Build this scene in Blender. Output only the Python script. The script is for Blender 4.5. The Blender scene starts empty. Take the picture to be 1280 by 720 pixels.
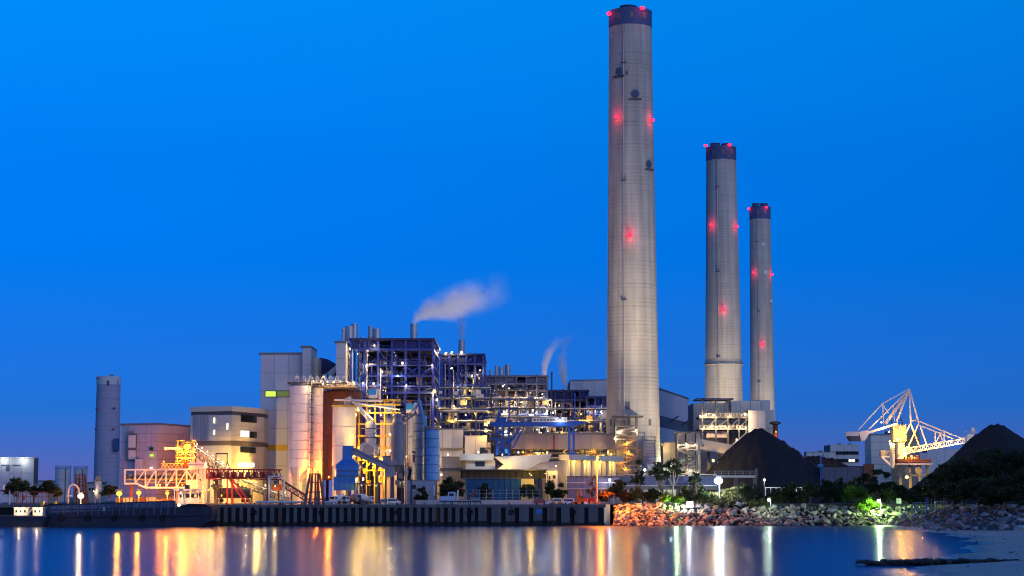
import bpy, bmesh, math, random
from mathutils import Vector, Matrix, Quaternion
R = math.radians
sc = bpy.context.scene
C = sc.collection

# ------------------------------------------------------------------ camera
F = 2400.0                      # focal length in photo pixels (1280 wide)
HZ = 621.0                      # horizon row
H = 10.0                        # camera height above water
TH = math.atan((HZ - 360) / F)  # pitch
cd = bpy.data.cameras.new('camera'); cam = bpy.data.objects.new('camera', cd); C.objects.link(cam)
cd.sensor_width = 36; cd.lens = F / 1280 * 36; cd.clip_start = 1; cd.clip_end = 20000
cam.location = (0, 0, H); cam.rotation_euler = (math.pi / 2 + TH, 0, 0)
sc.camera = cam

# ------------------------------------------------------------------ light, sky, exposure
EXPO = 2.7
K = 1 / 2 ** EXPO
SUN_EL, SUN_ROT = 5.0, 150.0     # dusk: the afterglow is behind the camera, to the right
w = bpy.data.worlds.new('World'); sc.world = w; w.use_nodes = True
nt = w.node_tree; bg = nt.nodes['Background']
sky = nt.nodes.new('ShaderNodeTexSky'); sky.sky_type = 'NISHITA'; sky.sun_disc = False
sky.sun_elevation = R(SUN_EL); sky.sun_rotation = R(SUN_ROT)
sky.ozone_density = 10.0; sky.air_density = 1.0; sky.dust_density = 0.0; sky.altitude = 0
# blue-hour sky: clearer azure overhead, deeper violet-blue towards the horizon, the same all round
tc = nt.nodes.new('ShaderNodeTexCoord'); sx = nt.nodes.new('ShaderNodeSeparateXYZ'); nt.links.new(tc.outputs['Generated'], sx.inputs[0])
mr = nt.nodes.new('ShaderNodeMapRange'); mr.inputs['From Min'].default_value = 0; mr.inputs['From Max'].default_value = .27; nt.links.new(sx.outputs['Z'], mr.inputs['Value'])
cr = nt.nodes.new('ShaderNodeValToRGB'); nt.links.new(mr.outputs[0], cr.inputs[0])
e = cr.color_ramp.elements; e[0].position = 0; e[0].color = (.5, .225, .52, 1); e[1].position = 1; e[1].color = (.5, .80, .52, 1)
for p_, c_ in ((.32, (.5, .315, .41, 1)), (.64, (.5, .47, .425, 1))): q_ = e.new(p_); q_.color = c_
v1 = nt.nodes.new('ShaderNodeVectorMath'); v1.operation = 'MULTIPLY'; nt.links.new(sky.outputs[0], v1.inputs[0]); nt.links.new(cr.outputs[0], v1.inputs[1])
v2 = nt.nodes.new('ShaderNodeVectorMath'); v2.operation = 'SCALE'; v2.inputs['Scale'].default_value = 2.0; nt.links.new(v1.outputs[0], v2.inputs[0])
cr2 = nt.nodes.new('ShaderNodeValToRGB'); nt.links.new(mr.outputs[0], cr2.inputs[0]); e = cr2.color_ramp.elements
e[0].color = (.085, .0, .05, 1); e[1].color = (0, 0, 0, 1); e[1].position = .45
v3 = nt.nodes.new('ShaderNodeVectorMath'); v3.operation = 'ADD'; nt.links.new(v2.outputs[0], v3.inputs[0]); nt.links.new(cr2.outputs[0], v3.inputs[1])
nt.links.new(v3.outputs[0], bg.inputs[0]); bg.inputs[1].default_value = 0.05
sd = bpy.data.lights.new('sun', 'SUN'); so = bpy.data.objects.new('sun', sd); C.objects.link(so)
sd.energy = 0.58 * K; sd.angle = R(50); sd.color = (1.0, .92, .90)
so.location = (200, -300, 300)
SE = 14
so.rotation_euler = (R(90 - SE), 0, R(32))
vs = sc.view_settings
vs.view_transform = 'Standard'; vs.look = 'None'; vs.exposure = EXPO; vs.gamma = 1; vs.use_curve_mapping = False
sc.render.engine = 'CYCLES'
cy = sc.cycles
cy.use_denoising = True; cy.filter_width = 1.15
try: cy.denoiser = 'OPENIMAGEDENOISE'
except Exception: pass
cy.max_bounces = 5; cy.diffuse_bounces = 2; cy.glossy_bounces = 3; cy.transmission_bounces = 2; cy.volume_bounces = 4
cy.sample_clamp_indirect = 2.0; cy.use_light_tree = True
cy.volume_step_rate = 1.0; cy.volume_max_steps = 64
cy.caustics_reflective = False; cy.caustics_refractive = False

# ------------------------------------------------------------------ picture <-> place
def P(px, py, d):
    u = (px - 640) / F; v = (360 - py) / F
    t = d / (math.cos(TH) - v * math.sin(TH))
    return Vector((u * t, d, H + (math.sin(TH) + v * math.cos(TH)) * t))
def X(px, d, py=HZ): return P(px, py, d).x
def Z(py, d): return P(640, py, d).z
G = 7.3                         # level of the plant ground
V = Vector

# ------------------------------------------------------------------ materials
MATS = {}
def mat(name, rgb, rough=.75, var=.18, scale=.15, metal=0.0, bump=0.0, streak=0.0, rnd=.08, dark=None, spec=.3, ring=0.0, ringp=3.0):
    m = bpy.data.materials.new(name); m.use_nodes = True
    t = m.node_tree; N = t.nodes; L = t.links; b = N['Principled BSDF']
    b.inputs['Roughness'].default_value = rough; b.inputs['Metallic'].default_value = metal
    b.inputs['Specular IOR Level'].default_value = spec
    geo = N.new('ShaderNodeNewGeometry')
    nz = N.new('ShaderNodeTexNoise'); nz.inputs['Scale'].default_value = scale; nz.inputs['Detail'].default_value = 5
    nz.inputs['Roughness'].default_value = .65
    L.new(geo.outputs['Position'], nz.inputs['Vector'])
    def math_(op, a, bb):
        n = N.new('ShaderNodeMath'); n.operation = op
        for i, s in enumerate((a, bb)):
            if isinstance(s, (int, float)): n.inputs[i].default_value = s
            else: L.new(s, n.inputs[i])
        return n.outputs[0]
    f = math_('MULTIPLY_ADD', nz.outputs['Fac'], 2 * var); f.node.inputs[2].default_value = 1 - var
    if streak:
        mp = N.new('ShaderNodeMapping'); mp.inputs['Scale'].default_value = (.45, .45, .018)
        L.new(geo.outputs['Position'], mp.inputs['Vector'])
        n2 = N.new('ShaderNodeTexNoise'); n2.inputs['Scale'].default_value = 1.0; n2.inputs['Detail'].default_value = 4
        L.new(mp.outputs[0], n2.inputs['Vector'])
        s = math_('MULTIPLY_ADD', n2.outputs['Fac'], 2 * streak); s.node.inputs[2].default_value = 1 - streak
        f = math_('MULTIPLY', f, s)
    if ring:      # lift joints of slip-formed concrete: thin lines every ringp metres
        sp = N.new('ShaderNodeSeparateXYZ'); L.new(geo.outputs['Position'], sp.inputs[0])
        fr = math_('FRACT', math_('DIVIDE', sp.outputs['Z'], ringp), 0)
        ln = math_('LESS_THAN', fr, .22)
        n3 = N.new('ShaderNodeTexNoise'); n3.inputs['Scale'].default_value = .12; n3.inputs['Detail'].default_value = 2
        mp3 = N.new('ShaderNodeMapping'); mp3.inputs['Scale'].default_value = (.35, .35, 2.2)
        L.new(geo.outputs['Position'], mp3.inputs['Vector']); L.new(mp3.outputs[0], n3.inputs['Vector'])
        brk = math_('MULTIPLY', math_('SUBTRACT', n3.outputs['Fac'], .38), 2.6); brk.node.use_clamp = True
        amt = math_('MULTIPLY', ln, math_('MULTIPLY', brk, ring))
        f = math_('MULTIPLY', f, math_('SUBTRACT', 1.0, amt))
        bigr = math_('LESS_THAN', math_('FRACT', math_('DIVIDE', sp.outputs['Z'], ringp * 6.3), 0), .05)
        f = math_('MULTIPLY', f, math_('SUBTRACT', 1.0, math_('MULTIPLY', bigr, ring * .35)))
    if rnd:
        oi = N.new('ShaderNodeObjectInfo')
        r = math_('MULTIPLY_ADD', oi.outputs['Random'], 2 * rnd); r.node.inputs[2].default_value = 1 - rnd
        f = math_('MULTIPLY', f, r)
    mx = N.new('ShaderNodeMix'); mx.data_type = 'RGBA'; mx.blend_type = 'MULTIPLY'; mx.inputs[0].default_value = 1
    mx.inputs[6].default_value = (*rgb, 1); L.new(f, mx.inputs[7])
    L.new(mx.outputs[2], b.inputs['Base Color'])
    if bump:
        bp = N.new('ShaderNodeBump'); bp.inputs['Strength'].default_value = bump; bp.inputs['Distance'].default_value = .3
        n4 = N.new('ShaderNodeTexNoise'); n4.inputs['Scale'].default_value = 1.2; n4.inputs['Detail'].default_value = 5
        L.new(geo.outputs['Position'], n4.inputs['Vector']); L.new(n4.outputs['Fac'], bp.inputs['Height'])
        L.new(bp.outputs[0], b.inputs['Normal'])
    MATS[name] = m; return m
def emat(name, rgb, s):
    m = bpy.data.materials.new(name); m.use_nodes = True; t = m.node_tree
    t.nodes.remove(t.nodes['Principled BSDF'])
    e = t.nodes.new('ShaderNodeEmission'); e.inputs[0].default_value = (*rgb, 1); e.inputs[1].default_value = s * K
    t.links.new(e.outputs[0], t.nodes['Material Output'].inputs[0]); MATS[name] = m; return m
def leafmat(name, a, b_, scale=.5):
    m = bpy.data.materials.new(name); m.use_nodes = True; t = m.node_tree; N = t.nodes; L = t.links
    b = N['Principled BSDF']; b.inputs['Roughness'].default_value = .6; b.inputs['Specular IOR Level'].default_value = .25
    geo = N.new('ShaderNodeNewGeometry'); nz = N.new('ShaderNodeTexNoise'); nz.inputs['Scale'].default_value = scale
    L.new(geo.outputs['Position'], nz.inputs['Vector'])
    cr = N.new('ShaderNodeValToRGB'); cr.color_ramp.elements[0].position = .35; cr.color_ramp.elements[1].position = .68
    cr.color_ramp.elements[0].color = (*a, 1); cr.color_ramp.elements[1].color = (*b_, 1)
    L.new(nz.outputs['Fac'], cr.inputs[0]); L.new(cr.outputs[0], b.inputs['Base Color'])
    tr = N.new('ShaderNodeBsdfTranslucent'); L.new(cr.outputs[0], tr.inputs[0])
    ms = N.new('ShaderNodeMixShader'); ms.inputs[0].default_value = .25
    L.new(b.outputs[0], ms.inputs[1]); L.new(tr.outputs[0], ms.inputs[2]); L.new(ms.outputs[0], N['Material Output'].inputs[0])
    MATS[name] = m; return m

concrete = mat('chimney_concrete', (.42, .415, .375), .9, .26, .09, streak=.5, ring=.32, ringp=1.55, rnd=0)
chim_cap = mat('chimney_cap_blue', (.06, .10, .23), .8, .12, .1, streak=.12)
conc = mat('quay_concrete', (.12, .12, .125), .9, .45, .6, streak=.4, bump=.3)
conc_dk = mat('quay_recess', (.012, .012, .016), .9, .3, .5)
conc_lt = mat('pale_concrete', (.48, .46, .42), .85, .2, .3, streak=.12)
cream = mat('cream_cladding', (.70, .65, .55), .7, .08, .06, streak=.09, rnd=.05)
white_clad = mat('white_cladding', (.62, .61, .60), .7, .08, .06, streak=.09, rnd=.05)
grey_clad = mat('grey_cladding', (.60, .62, .67), .65, .08, .05, streak=.08, rnd=.04)
lav_clad = mat('lavender_cladding', (.56, .53, .57), .65, .10, .06, streak=.1, rnd=.05)
joint = mat('dark_joint', (.17, .17, .18), .9, .2, .3)
band_dk = mat('dark_band', (.11, .12, .16), .7, .2, .2)
band_bl = mat('blue_band', (.10, .17, .42), .6, .2, .2)
roofg = mat('roof_grey', (.22, .22, .24), .8, .2, .2)
navy = mat('navy_steel', (.03, .055, .30), .5, .25, .3, rnd=.2)
navyd = mat('navy_dark_cladding', (.022, .032, .13), .6, .25, .2, rnd=.15)
violet = mat('faded_violet_steel', (.21, .20, .28), .55, .25, .3, rnd=.2)
steel_dk = mat('dark_steel', (.07, .08, .11), .55, .25, .4, rnd=.2)
steel_lt = mat('galvanised_steel', (.42, .43, .45), .45, .2, .4, metal=.35, rnd=.15)
white_st = mat('white_steel', (.72, .70, .68), .5, .12, .4, rnd=.05)
pipe_m = mat('silver_pipe', (.52, .53, .55), .4, .15, .5, metal=.4, rnd=.1)
equip = mat('equipment_grey', (.25, .25, .27), .6, .3, .4, rnd=.25)
tan_eq = mat('tan_equipment', (.42, .34, .22), .6, .3, .4, rnd=.2)
siloW = mat('white_silo', (.70, .69, .70), .5, .10, .15, streak=.14, rnd=.05)
rust = mat('rust_brown', (.20, .075, .045), .8, .25, .15, streak=.2)
blue_p = mat('bright_blue_paint', (.045, .20, .55), .5, .18, .3, streak=.12, rnd=.06)
blue_c = mat('cyan_blue_paint', (.05, .33, .66), .5, .15, .3, rnd=.06)
crane_b = mat('crane_blue', (.025, .10, .42), .45, .15, .3, rnd=.08)
red_p = mat('red_paint', (.42, .03, .025), .5, .2, .4, rnd=.08)
maroon = mat('maroon_steel', (.20, .035, .035), .6, .3, .4, rnd=.15)
orange_p = mat('orange_paint', (.60, .15, .02), .5, .2, .4)
yellow_p = mat('yellow_paint_and_light', (.65, .42, .04), .5, .2, .4, rnd=.08)
rubber = mat('black_rubber', (.015, .015, .016), .8, .3, 1)
glass = mat('dark_glass', (.02, .025, .035), .12, .1, 1, spec=.6)
hull = mat('barge_hull', (.025, .03, .055), .7, .35, .25, streak=.35)
coal = mat('coal', (.020, .020, .024), .95, .5, .25, bump=.6)
mauve_g = mat('gallery_mauve', (.30, .27, .30), .6, .12, .1, streak=.12, rnd=.05)
timber = mat('weathered_timber', (.13, .11, .10), .9, .35, .5, streak=.3)
rock_m = mat('granite_rock', (.25, .235, .235), .9, .35, .8, bump=.5, rnd=.5)
rock_d = mat('wet_dark_rock', (.03, .03, .034), .7, .35, .8, bump=.5, rnd=.3)
asphalt = mat('yard_concrete', (.13, .125, .12), .9, .35, .06)
bark = mat('bark', (.16, .13, .10), .9, .3, .8)
barkp = mat('pale_bark', (.22, .20, .17), .9, .3, .8)
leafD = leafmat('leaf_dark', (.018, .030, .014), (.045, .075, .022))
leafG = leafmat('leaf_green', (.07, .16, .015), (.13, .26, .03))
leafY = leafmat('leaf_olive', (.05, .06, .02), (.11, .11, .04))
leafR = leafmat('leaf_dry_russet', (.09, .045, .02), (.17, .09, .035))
WARM, SOD, YEL, COOL, GRN = (1, .64, .27), (1, .31, .016), (1, .57, .08), (.92, .97, 1.0), (.80, 1, .62)
LP, BR = .56, .68           # overall lamp power and bulb size
eW = emat('bulb_warm', (1, .80, .45), 5); eS = emat('bulb_sodium', (1, .45, .06), 2.6); eC = emat('bulb_cool', (.95, 1, 1), 12)
eY = emat('bulb_yellow', (1, .76, .22), 4); eR = emat('bulb_red', (1, .01, .04), 6); BO = 0; eG = emat('bulb_green_white', (.9, 1, .75), 9)
BULB = {(1, .5, .08): eY, (1, .19, .01): eS, (1, .43, .05): eY, (1, .2, .012): eS, WARM: eW, SOD: eS, YEL: eY, COOL: eC, GRN: eG}
lit_y = emat('lit_window_yellow', (.75, 1.0, .12), 1.0)
lit_g = emat('lit_window_dim_green', (.22, .30, .10), .55)
lit_w = emat('lit_window_white', (1, .93, .75), 1.6)

# ------------------------------------------------------------------ building helpers
ORG = {}
def link(o, parent=None):
    C.objects.link(o)
    if parent is not None:
        o.parent = parent
        if parent.parent is not None: o.matrix_parent_inverse = parent.matrix_basis.inverted()
    return o
def thing(name, label, cat, loc=(0, 0, 0), rotz=0, group=None, local=False):
    o = bpy.data.objects.new(name, None); C.objects.link(o)
    o.empty_display_size = 1; o.location = loc; o.rotation_euler = (0, 0, rotz)
    o['label'] = label; o['category'] = cat
    if group: o['group'] = group
    ORG[o] = V((0, 0, 0)) if local else V(loc)
    return o
def org(T):
    while T.parent is not None: T = T.parent
    return ORG.get(T, V((0, 0, 0)))
def cube_mesh(m):
    k = 'cube_' + m.name
    me = bpy.data.meshes.get(k)
    if me: return me
    me = bpy.data.meshes.new(k); bm = bmesh.new(); bmesh.ops.create_cube(bm, size=1); bm.to_mesh(me); bm.free()
    me.materials.append(m); return me
def cyl_mesh(m, n=12):
    k = 'cyl%d_' % n + m.name
    me = bpy.data.meshes.get(k)
    if me: return me
    me = bpy.data.meshes.new(k); bm = bmesh.new()
    bmesh.ops.create_cone(bm, cap_ends=True, segments=n, radius1=1, radius2=1, depth=1)
    for f in bm.faces: f.smooth = len(f.verts) == 4
    bm.to_mesh(me); bm.free(); me.materials.append(m); return me
def sph_mesh(m):
    k = 'ball_' + m.name
    me = bpy.data.meshes.get(k)
    if me: return me
    me = bpy.data.meshes.new(k); bm = bmesh.new(); bmesh.ops.create_icosphere(bm, subdivisions=2, radius=1)
    for f in bm.faces: f.smooth = True
    bm.to_mesh(me); bm.free(); me.materials.append(m); return me
def box(T, name, m, x0, x1, y0, y1, z0, z1, rz=0):
    o = bpy.data.objects.new(name, cube_mesh(m)); g = org(T)
    o.location = V(((x0 + x1) / 2, (y0 + y1) / 2, (z0 + z1) / 2)) - g
    o.scale = (abs(x1 - x0), abs(y1 - y0), abs(z1 - z0)); o.rotation_euler = (0, 0, rz)
    return link(o, T)
def pbox(T, name, m, px0, px1, py0, py1, d0, d1):
    pm = (py0 + py1) / 2
    return box(T, name, m, X(px0, d0, pm), X(px1, d0, pm), d0, d1, Z(py1, d0), Z(py0, d0))
def bar(T, name, m, p, q, w, h=None):
    p = V(p); q = V(q); d = q - p
    o = bpy.data.objects.new(name, cube_mesh(m))
    o.rotation_mode = 'QUATERNION'; o.rotation_quaternion = d.to_track_quat('Z', 'Y')
    o.location = (p + q) / 2 - org(T); o.scale = (w, h or w, d.length)
    return link(o, T)
def rod(T, name, m, p, q, r, n=12):
    p = V(p); q = V(q); d = q - p
    o = bpy.data.objects.new(name, cyl_mesh(m, n))
    o.rotation_mode = 'QUATERNION'; o.rotation_quaternion = d.to_track_quat('Z', 'Y')
    o.location = (p + q) / 2 - org(T); o.scale = (r, r, d.length)
    return link(o, T)
def ball(T, name, m, p, r):
    o = bpy.data.objects.new(name, sph_mesh(m)); o.location = V(p) - org(T)
    o.scale = (r, r, r) if isinstance(r, (int, float)) else r
    return link(o, T)
def meshobj(T, name, m, verts, faces, smooth=False, world=True):
    me = bpy.data.meshes.new(name)
    g = org(T) if (T is not None and world) else V((0, 0, 0))
    me.from_pydata([(v[0] - g.x, v[1] - g.y, v[2] - g.z) for v in verts], [], faces); me.update()
    for mm in (m if isinstance(m, (list, tuple)) else [m]): me.materials.append(mm)
    if smooth: me.polygons.foreach_set('use_smooth', [True] * len(me.polygons))
    o = bpy.data.objects.new(name, me)
    return link(o, T)
def lathe_geo(c, prof, n, a0=0):
    vs_, fs = [], []
    for r, z in prof:
        for i in range(n):
            a = a0 + 2 * math.pi * i / n
            vs_.append((c[0] + r * math.cos(a), c[1] + r * math.sin(a), c[2] + z))
    for j in range(len(prof) - 1):
        for i in range(n):
            k = (i + 1) % n
            fs.append((j * n + i, j * n + k, (j + 1) * n + k, (j + 1) * n + i))
    fs.append(tuple(reversed(range(n)))); fs.append(tuple(range((len(prof) - 1) * n, len(prof) * n)))
    return vs_, fs
def lathe(T, name, m, c, prof, n=32, smooth=True):
    v, f = lathe_geo(c, prof, n)
    o = meshobj(T, name, m, v, f)
    if smooth:
        for p in o.data.polygons:
            if len(p.vertices) == 4: p.use_smooth = True
        try: o.data.set_sharp_from_angle(angle=R(35))
        except Exception: pass
    return o
def pipe(T, name, m, pts, r, n=8):
    pts = [V(p) for p in pts]; vs_, fs = [], []
    up = V((.3, .9, .2)).normalized()
    for i, p in enumerate(pts):
        if i == 0: t = pts[1] - p; k = 1
        elif i == len(pts) - 1: t = p - pts[i - 1]; k = 1
        else:
            a = (p - pts[i - 1]).normalized(); b = (pts[i + 1] - p).normalized(); t = a + b
            k = 1 / max(.5, math.sqrt(max(0.05, (1 + a.dot(b)) / 2)))
            if t.length < 1e-4: t = a
        t = t.normalized(); s = t.cross(up)
        if s.length < .05: s = t.cross(V((1, 0, 0)))
        s.normalize(); q = s.cross(t)
        for j in range(n):
            an = 2 * math.pi * j / n
            vs_.append(p + (s * math.cos(an) + q * math.sin(an)) * r * (k if 0 < i < len(pts) - 1 else 1))
    for i in range(len(pts) - 1):
        for j in range(n):
            j2 = (j + 1) % n
            fs.append((i * n + j, i * n + j2, (i + 1) * n + j2, (i + 1) * n + j))
    fs.append(tuple(reversed(range(n)))); fs.append(tuple(range((len(pts) - 1) * n, len(pts) * n)))
    return meshobj(T, name, m, vs_, fs, smooth=True)
def prism_xz(T, name, m, poly, y0, y1):
    n = len(poly); a = [(x, y0, z) for x, z in poly]; b = [(x, y1, z) for x, z in poly]
    f = [tuple(range(n)), tuple(reversed(range(n, 2 * n)))] + [(i, i + n, (i + 1) % n + n, (i + 1) % n) for i in range(n)]
    o = meshobj(T, name, m, a + b, f); fixn(o); return o
def prism_xy(T, name, m, poly, z0, z1):
    n = len(poly); a = [(x, y, z0) for x, y in poly]; b = [(x, y, z1) for x, y in poly]
    f = [tuple(reversed(range(n))), tuple(range(n, 2 * n))] + [(i, (i + 1) % n, (i + 1) % n + n, i + n) for i in range(n)]
    o = meshobj(T, name, m, a + b, f); fixn(o); return o
def fixn(o):
    bm = bmesh.new(); bm.from_mesh(o.data); bmesh.ops.recalc_face_normals(bm, faces=bm.faces); bm.to_mesh(o.data); bm.free()
def panels(T, m, p0, u, zh, nu, nv, gap=.14, th=.16, name='panel', skip=None):
    """grid of cladding panels on the vertical face that starts at p0, runs along u and rises zh"""
    p0 = V(p0); u = V(u); L_ = u.length; ud = u / L_; nrm = V((ud.y, -ud.x, 0)); out = []
    for i in range(nu):
        for j in range(nv):
            if skip and skip(i, j): continue
            c = p0 + u * ((i + .5) / nu) + V((0, 0, zh * (j + .5) / nv)) + nrm * (th / 2 - .02)
            o = bpy.data.objects.new(name, cube_mesh(m)); o.location = c - org(T)
            o.scale = (L_ / nu - gap, th, zh / nv - gap); o.rotation_euler = (0, 0, math.atan2(ud.y, ud.x))
            out.append(link(o, T))
    return out
def ring_silo(T, c, r, z0, z1, nr, m, n=32, name='shell_ring', cap=True):
    h = (z1 - z0) / nr
    v, f = lathe_geo((0, 0, 0), [(r - .25, 0), (r, .14), (r, h - .14), (r - .25, h)], n)
    me = bpy.data.meshes.new(name); me.from_pydata(v, [], f); me.materials.append(m)
    for p in me.polygons: p.use_smooth = len(p.vertices) == 4
    try: me.set_sharp_from_angle(angle=R(30))
    except Exception: pass
    for i in range(nr):
        o = bpy.data.objects.new(name, me); o.location = V((c[0], c[1], z0 + i * h)) - org(T); link(o, T)
    if cap: lathe(T, 'roof', m, (c[0], c[1], z1), [(r - .05, 0.01), (r * .5, r * .13), (.2, r * .2)], n)
def railing(T, pts, z, h=1.2, m=None, name='railing'):
    vs_, fs = [], []
    def bx(a, b, w_):
        a = V(a); b = V(b); d = (b - a); q = d.to_track_quat('Z', 'Y').to_matrix(); L_ = d.length; k = len(vs_)
        for zz in (0, L_):
            for sx, sy in ((-1, -1), (1, -1), (1, 1), (-1, 1)): vs_.append(a + q @ V((sx * w_, sy * w_, zz)))
        fs.extend([(k, k + 3, k + 2, k + 1), (k + 4, k + 5, k + 6, k + 7)] + [(k + i, k + (i + 1) % 4, k + 4 + (i + 1) % 4, k + 4 + i) for i in range(4)])
    for a, b in zip(pts[:-1], pts[1:]):
        a = V((a[0], a[1], z)); b = V((b[0], b[1], z)); n = max(1, int((b - a).length / 2.5))
        for hh in (h, h * .5): bx(a + V((0, 0, hh)), b + V((0, 0, hh)), .05)
        for i in range(n + 1):
            p = a.lerp(b, i / n); bx(p, p + V((0, 0, h)), .05)
    return meshobj(T, name, m or steel_lt, vs_, fs)
NL = [0]
def light(parent, pos, col, power, r=.4):
    l = bpy.data.lights.new('lamp_light', 'POINT'); l.energy = power * K; l.color = col; l.shadow_soft_size = r
    o = bpy.data.objects.new('lamp_light', l); o.location = V(pos) - org(parent); link(o, parent); NL[0] += 1
def fixture(T, pos, col=WARM, power=1500, r=.45, glow=True, off=(0, -1, -.35)):
    """a lamp part: housing, glowing bulb and its light"""
    r *= BR; power *= LP
    p = V(pos); hs = bpy.data.objects.new('lamp', cube_mesh(steel_dk))
    hs.location = p + V((0, .1, r + .14)) - org(T); hs.scale = (r * 1.7, r * 1.7, .22); link(hs, T)
    b = bpy.data.objects.new('bulb', sph_mesh(BULB.get(col, eW))); b.location = p - org(T); b.scale = (r, r * .6, r * .8) if r > .6 else (r, r, r)
    b.parent = hs if T.parent is None else T
    if T.parent is None: b.matrix_parent_inverse = hs.matrix_basis.inverted()
    else: b.matrix_parent_inverse = T.matrix_basis.inverted()
    C.objects.link(b)
    if power:
        o_ = V(off).normalized() * (r * 1.06 + r * .5 + .05)
        l = bpy.data.lights.new('lamp_light', 'POINT'); l.energy = power * K; l.color = col; l.shadow_soft_size = r * .5
        lo = bpy.data.objects.new('lamp_light', l); lo.location = p + o_ - org(T); lo.parent = b.parent
        lo.matrix_parent_inverse = b.matrix_parent_inverse.copy(); C.objects.link(lo); NL[0] += 1
def fill_flood(T, pos, aim, col, power, ang=60, r=.5):
    """an added floodlight, aimed to brighten a surface"""
    p = V(pos); dr = (V(aim) - p).normalized()
    hs = bar(T, 'floodlight', steel_dk, p - dr * .7, p - dr * .05, r * 1.8, r * 1.8); rod(hs, 'lens', BULB.get(col, eW), p - dr * .04, p + dr * .04, r * .8, 14)
    l = bpy.data.lights.new('lamp_light', 'SPOT'); l.energy = power * K; l.color = col; l.spot_size = R(ang); l.spot_blend = 1.0; l.shadow_soft_size = r
    o = bpy.data.objects.new('lamp_light', l); o.rotation_mode = 'QUATERNION'; o.rotation_quaternion = dr.to_track_quat('-Z', 'Y'); o.location = p + dr * .3 - org(T); link(o, hs); NL[0] += 1
def pfix(T, px, py, d, **k): fixture(T, P(px, py, d), **k)
def struct(o, label=None):
    o['kind'] = 'structure'
    if label: o['label'] = label
    return o

# ================================================================== THE SETTING
# water
wm = bpy.data.materials.new('sea_water'); wm.use_nodes = True
t_ = wm.node_tree; N_ = t_.nodes; L_ = t_.links; b_ = N_['Principled BSDF']
b_.inputs['Base Color'].default_value = (.004, .022, .07, 1); b_.inputs['Roughness'].default_value = .225
b_.inputs['IOR'].default_value = 1.2
g_ = N_.new('ShaderNodeNewGeometry'); mp_ = N_.new('ShaderNodeMapping'); mp_.inputs['Scale'].default_value = (.05, .16, 1)
L_.new(g_.outputs['Position'], mp_.inputs['Vector'])
nz_ = N_.new('ShaderNodeTexNoise'); nz_.inputs['Scale'].default_value = 1.3; nz_.inputs['Detail'].default_value = 6; nz_.inputs['Roughness'].default_value = .62
L_.new(mp_.outputs[0], nz_.inputs['Vector'])
bp_ = N_.new('ShaderNodeBump'); bp_.inputs['Strength'].default_value = .22; bp_.inputs['Distance'].default_value = .35
L_.new(nz_.outputs['Fac'], bp_.inputs['Height'])
N_.remove(b_); gl_ = N_.new('ShaderNodeBsdfAnisotropic'); gl_.distribution = 'GGX'; gl_.inputs['Color'].default_value = (.33, .36, .44, 1); gl_.inputs['Roughness'].default_value = .17
df_ = N_.new('ShaderNodeBsdfDiffuse'); df_.inputs[0].default_value = (.004, .016, .045, 1); ad_ = N_.new('ShaderNodeAddShader')
L_.new(bp_.outputs[0], gl_.inputs['Normal']); L_.new(gl_.outputs[0], ad_.inputs[0]); L_.new(df_.outputs[0], ad_.inputs[1]); L_.new(ad_.outputs[0], N_['Material Output'].inputs[0])
struct(meshobj(None, 'water', wm, [(-3500, -200, 0), (3500, -200, 0), (3500, 6000, 0), (-3500, 6000, 0)], [(0, 1, 2, 3)]))
# plant ground
fr = [(-3500, 675.6), (32.6, 675.6), (34.6, 682), (36, 691), (128, 691), (150, 690), (156, 640), (151, 575), (161, 540), (190, 520), (3500, 480)]
struct(meshobj(None, 'ground', asphalt, [(x, y, G) for x, y in fr] + [(3500, 7000, G), (-3500, 7000, G)], [tuple(range(len(fr) + 2))]))
nb = len(fr); sk = [(x, y + .3, G - .02) for x, y in fr[3:]] + [(x - (0 if i < 3 else 3), y - 5, -2.5) for i, (x, y) in enumerate(fr[3:])]
m_ = len(fr[3:]); struct(meshobj(None, 'shore_bank', mat('bank_earth', (.06, .055, .05), .95, .4, .4, bump=.4), sk, [(i + m_, i + 1 + m_, i + 1, i) for i in range(m_ - 1)]))
# beach
SH = [(20, 120), (33, 180), (50, 246), (63, 290), (82, 353), (98, 413), (111, 476), (119, 545), (122, 600), (126, 680)]
def shore(y):
    for (xa, ya), (xb, yb) in zip(SH[:-1], SH[1:]):
        if ya <= y <= yb: return xa + (xb - xa) * (y - ya) / (yb - ya)
    return SH[0][0] if y < SH[0][1] else SH[-1][0]
rb = random.Random(4)
vs_, fs_ = [], []; ny, nx = 120, 40
for j in range(ny):
    y = 120 + 560 * j / (ny - 1)
    for i in range(nx):
        s = -14 + 110 * (i / (nx - 1)) ** 1.6
        x = shore(y) + s + 1.6 * math.sin(y * .11) + .8 * math.sin(y * .31)
        z = s * .055 if s < 20 else 1.1 + (s - 20) * .08
        vs_.append((x, y, z - .02 + rb.uniform(-.03, .03)))
for j in range(ny - 1):
    for i in range(nx - 1): fs_.append((j * nx + i, j * nx + i + 1, (j + 1) * nx + i + 1, (j + 1) * nx + i))
sand = mat('beach_sand', (.47, .41, .36), .95, .34, .35, bump=.7, rnd=0)
beach = struct(meshobj(None, 'beach', sand, vs_, fs_, smooth=True))
wet = beach.data.attributes.new('wetness', 'FLOAT', 'POINT')
for j in range(ny):
    for i in range(nx):
        s_ = -14 + 110 * (i / (nx - 1)) ** 1.6; wet.data[j * nx + i].value = max(0, min(1, 1 - (s_ - 1) / (4.5 + 1.5 * math.sin(j * .35))))
t_ = sand.node_tree; b_ = t_.nodes['Principled BSDF']; av = t_.nodes.new('ShaderNodeAttribute'); av.attribute_name = 'wetness'
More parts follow.
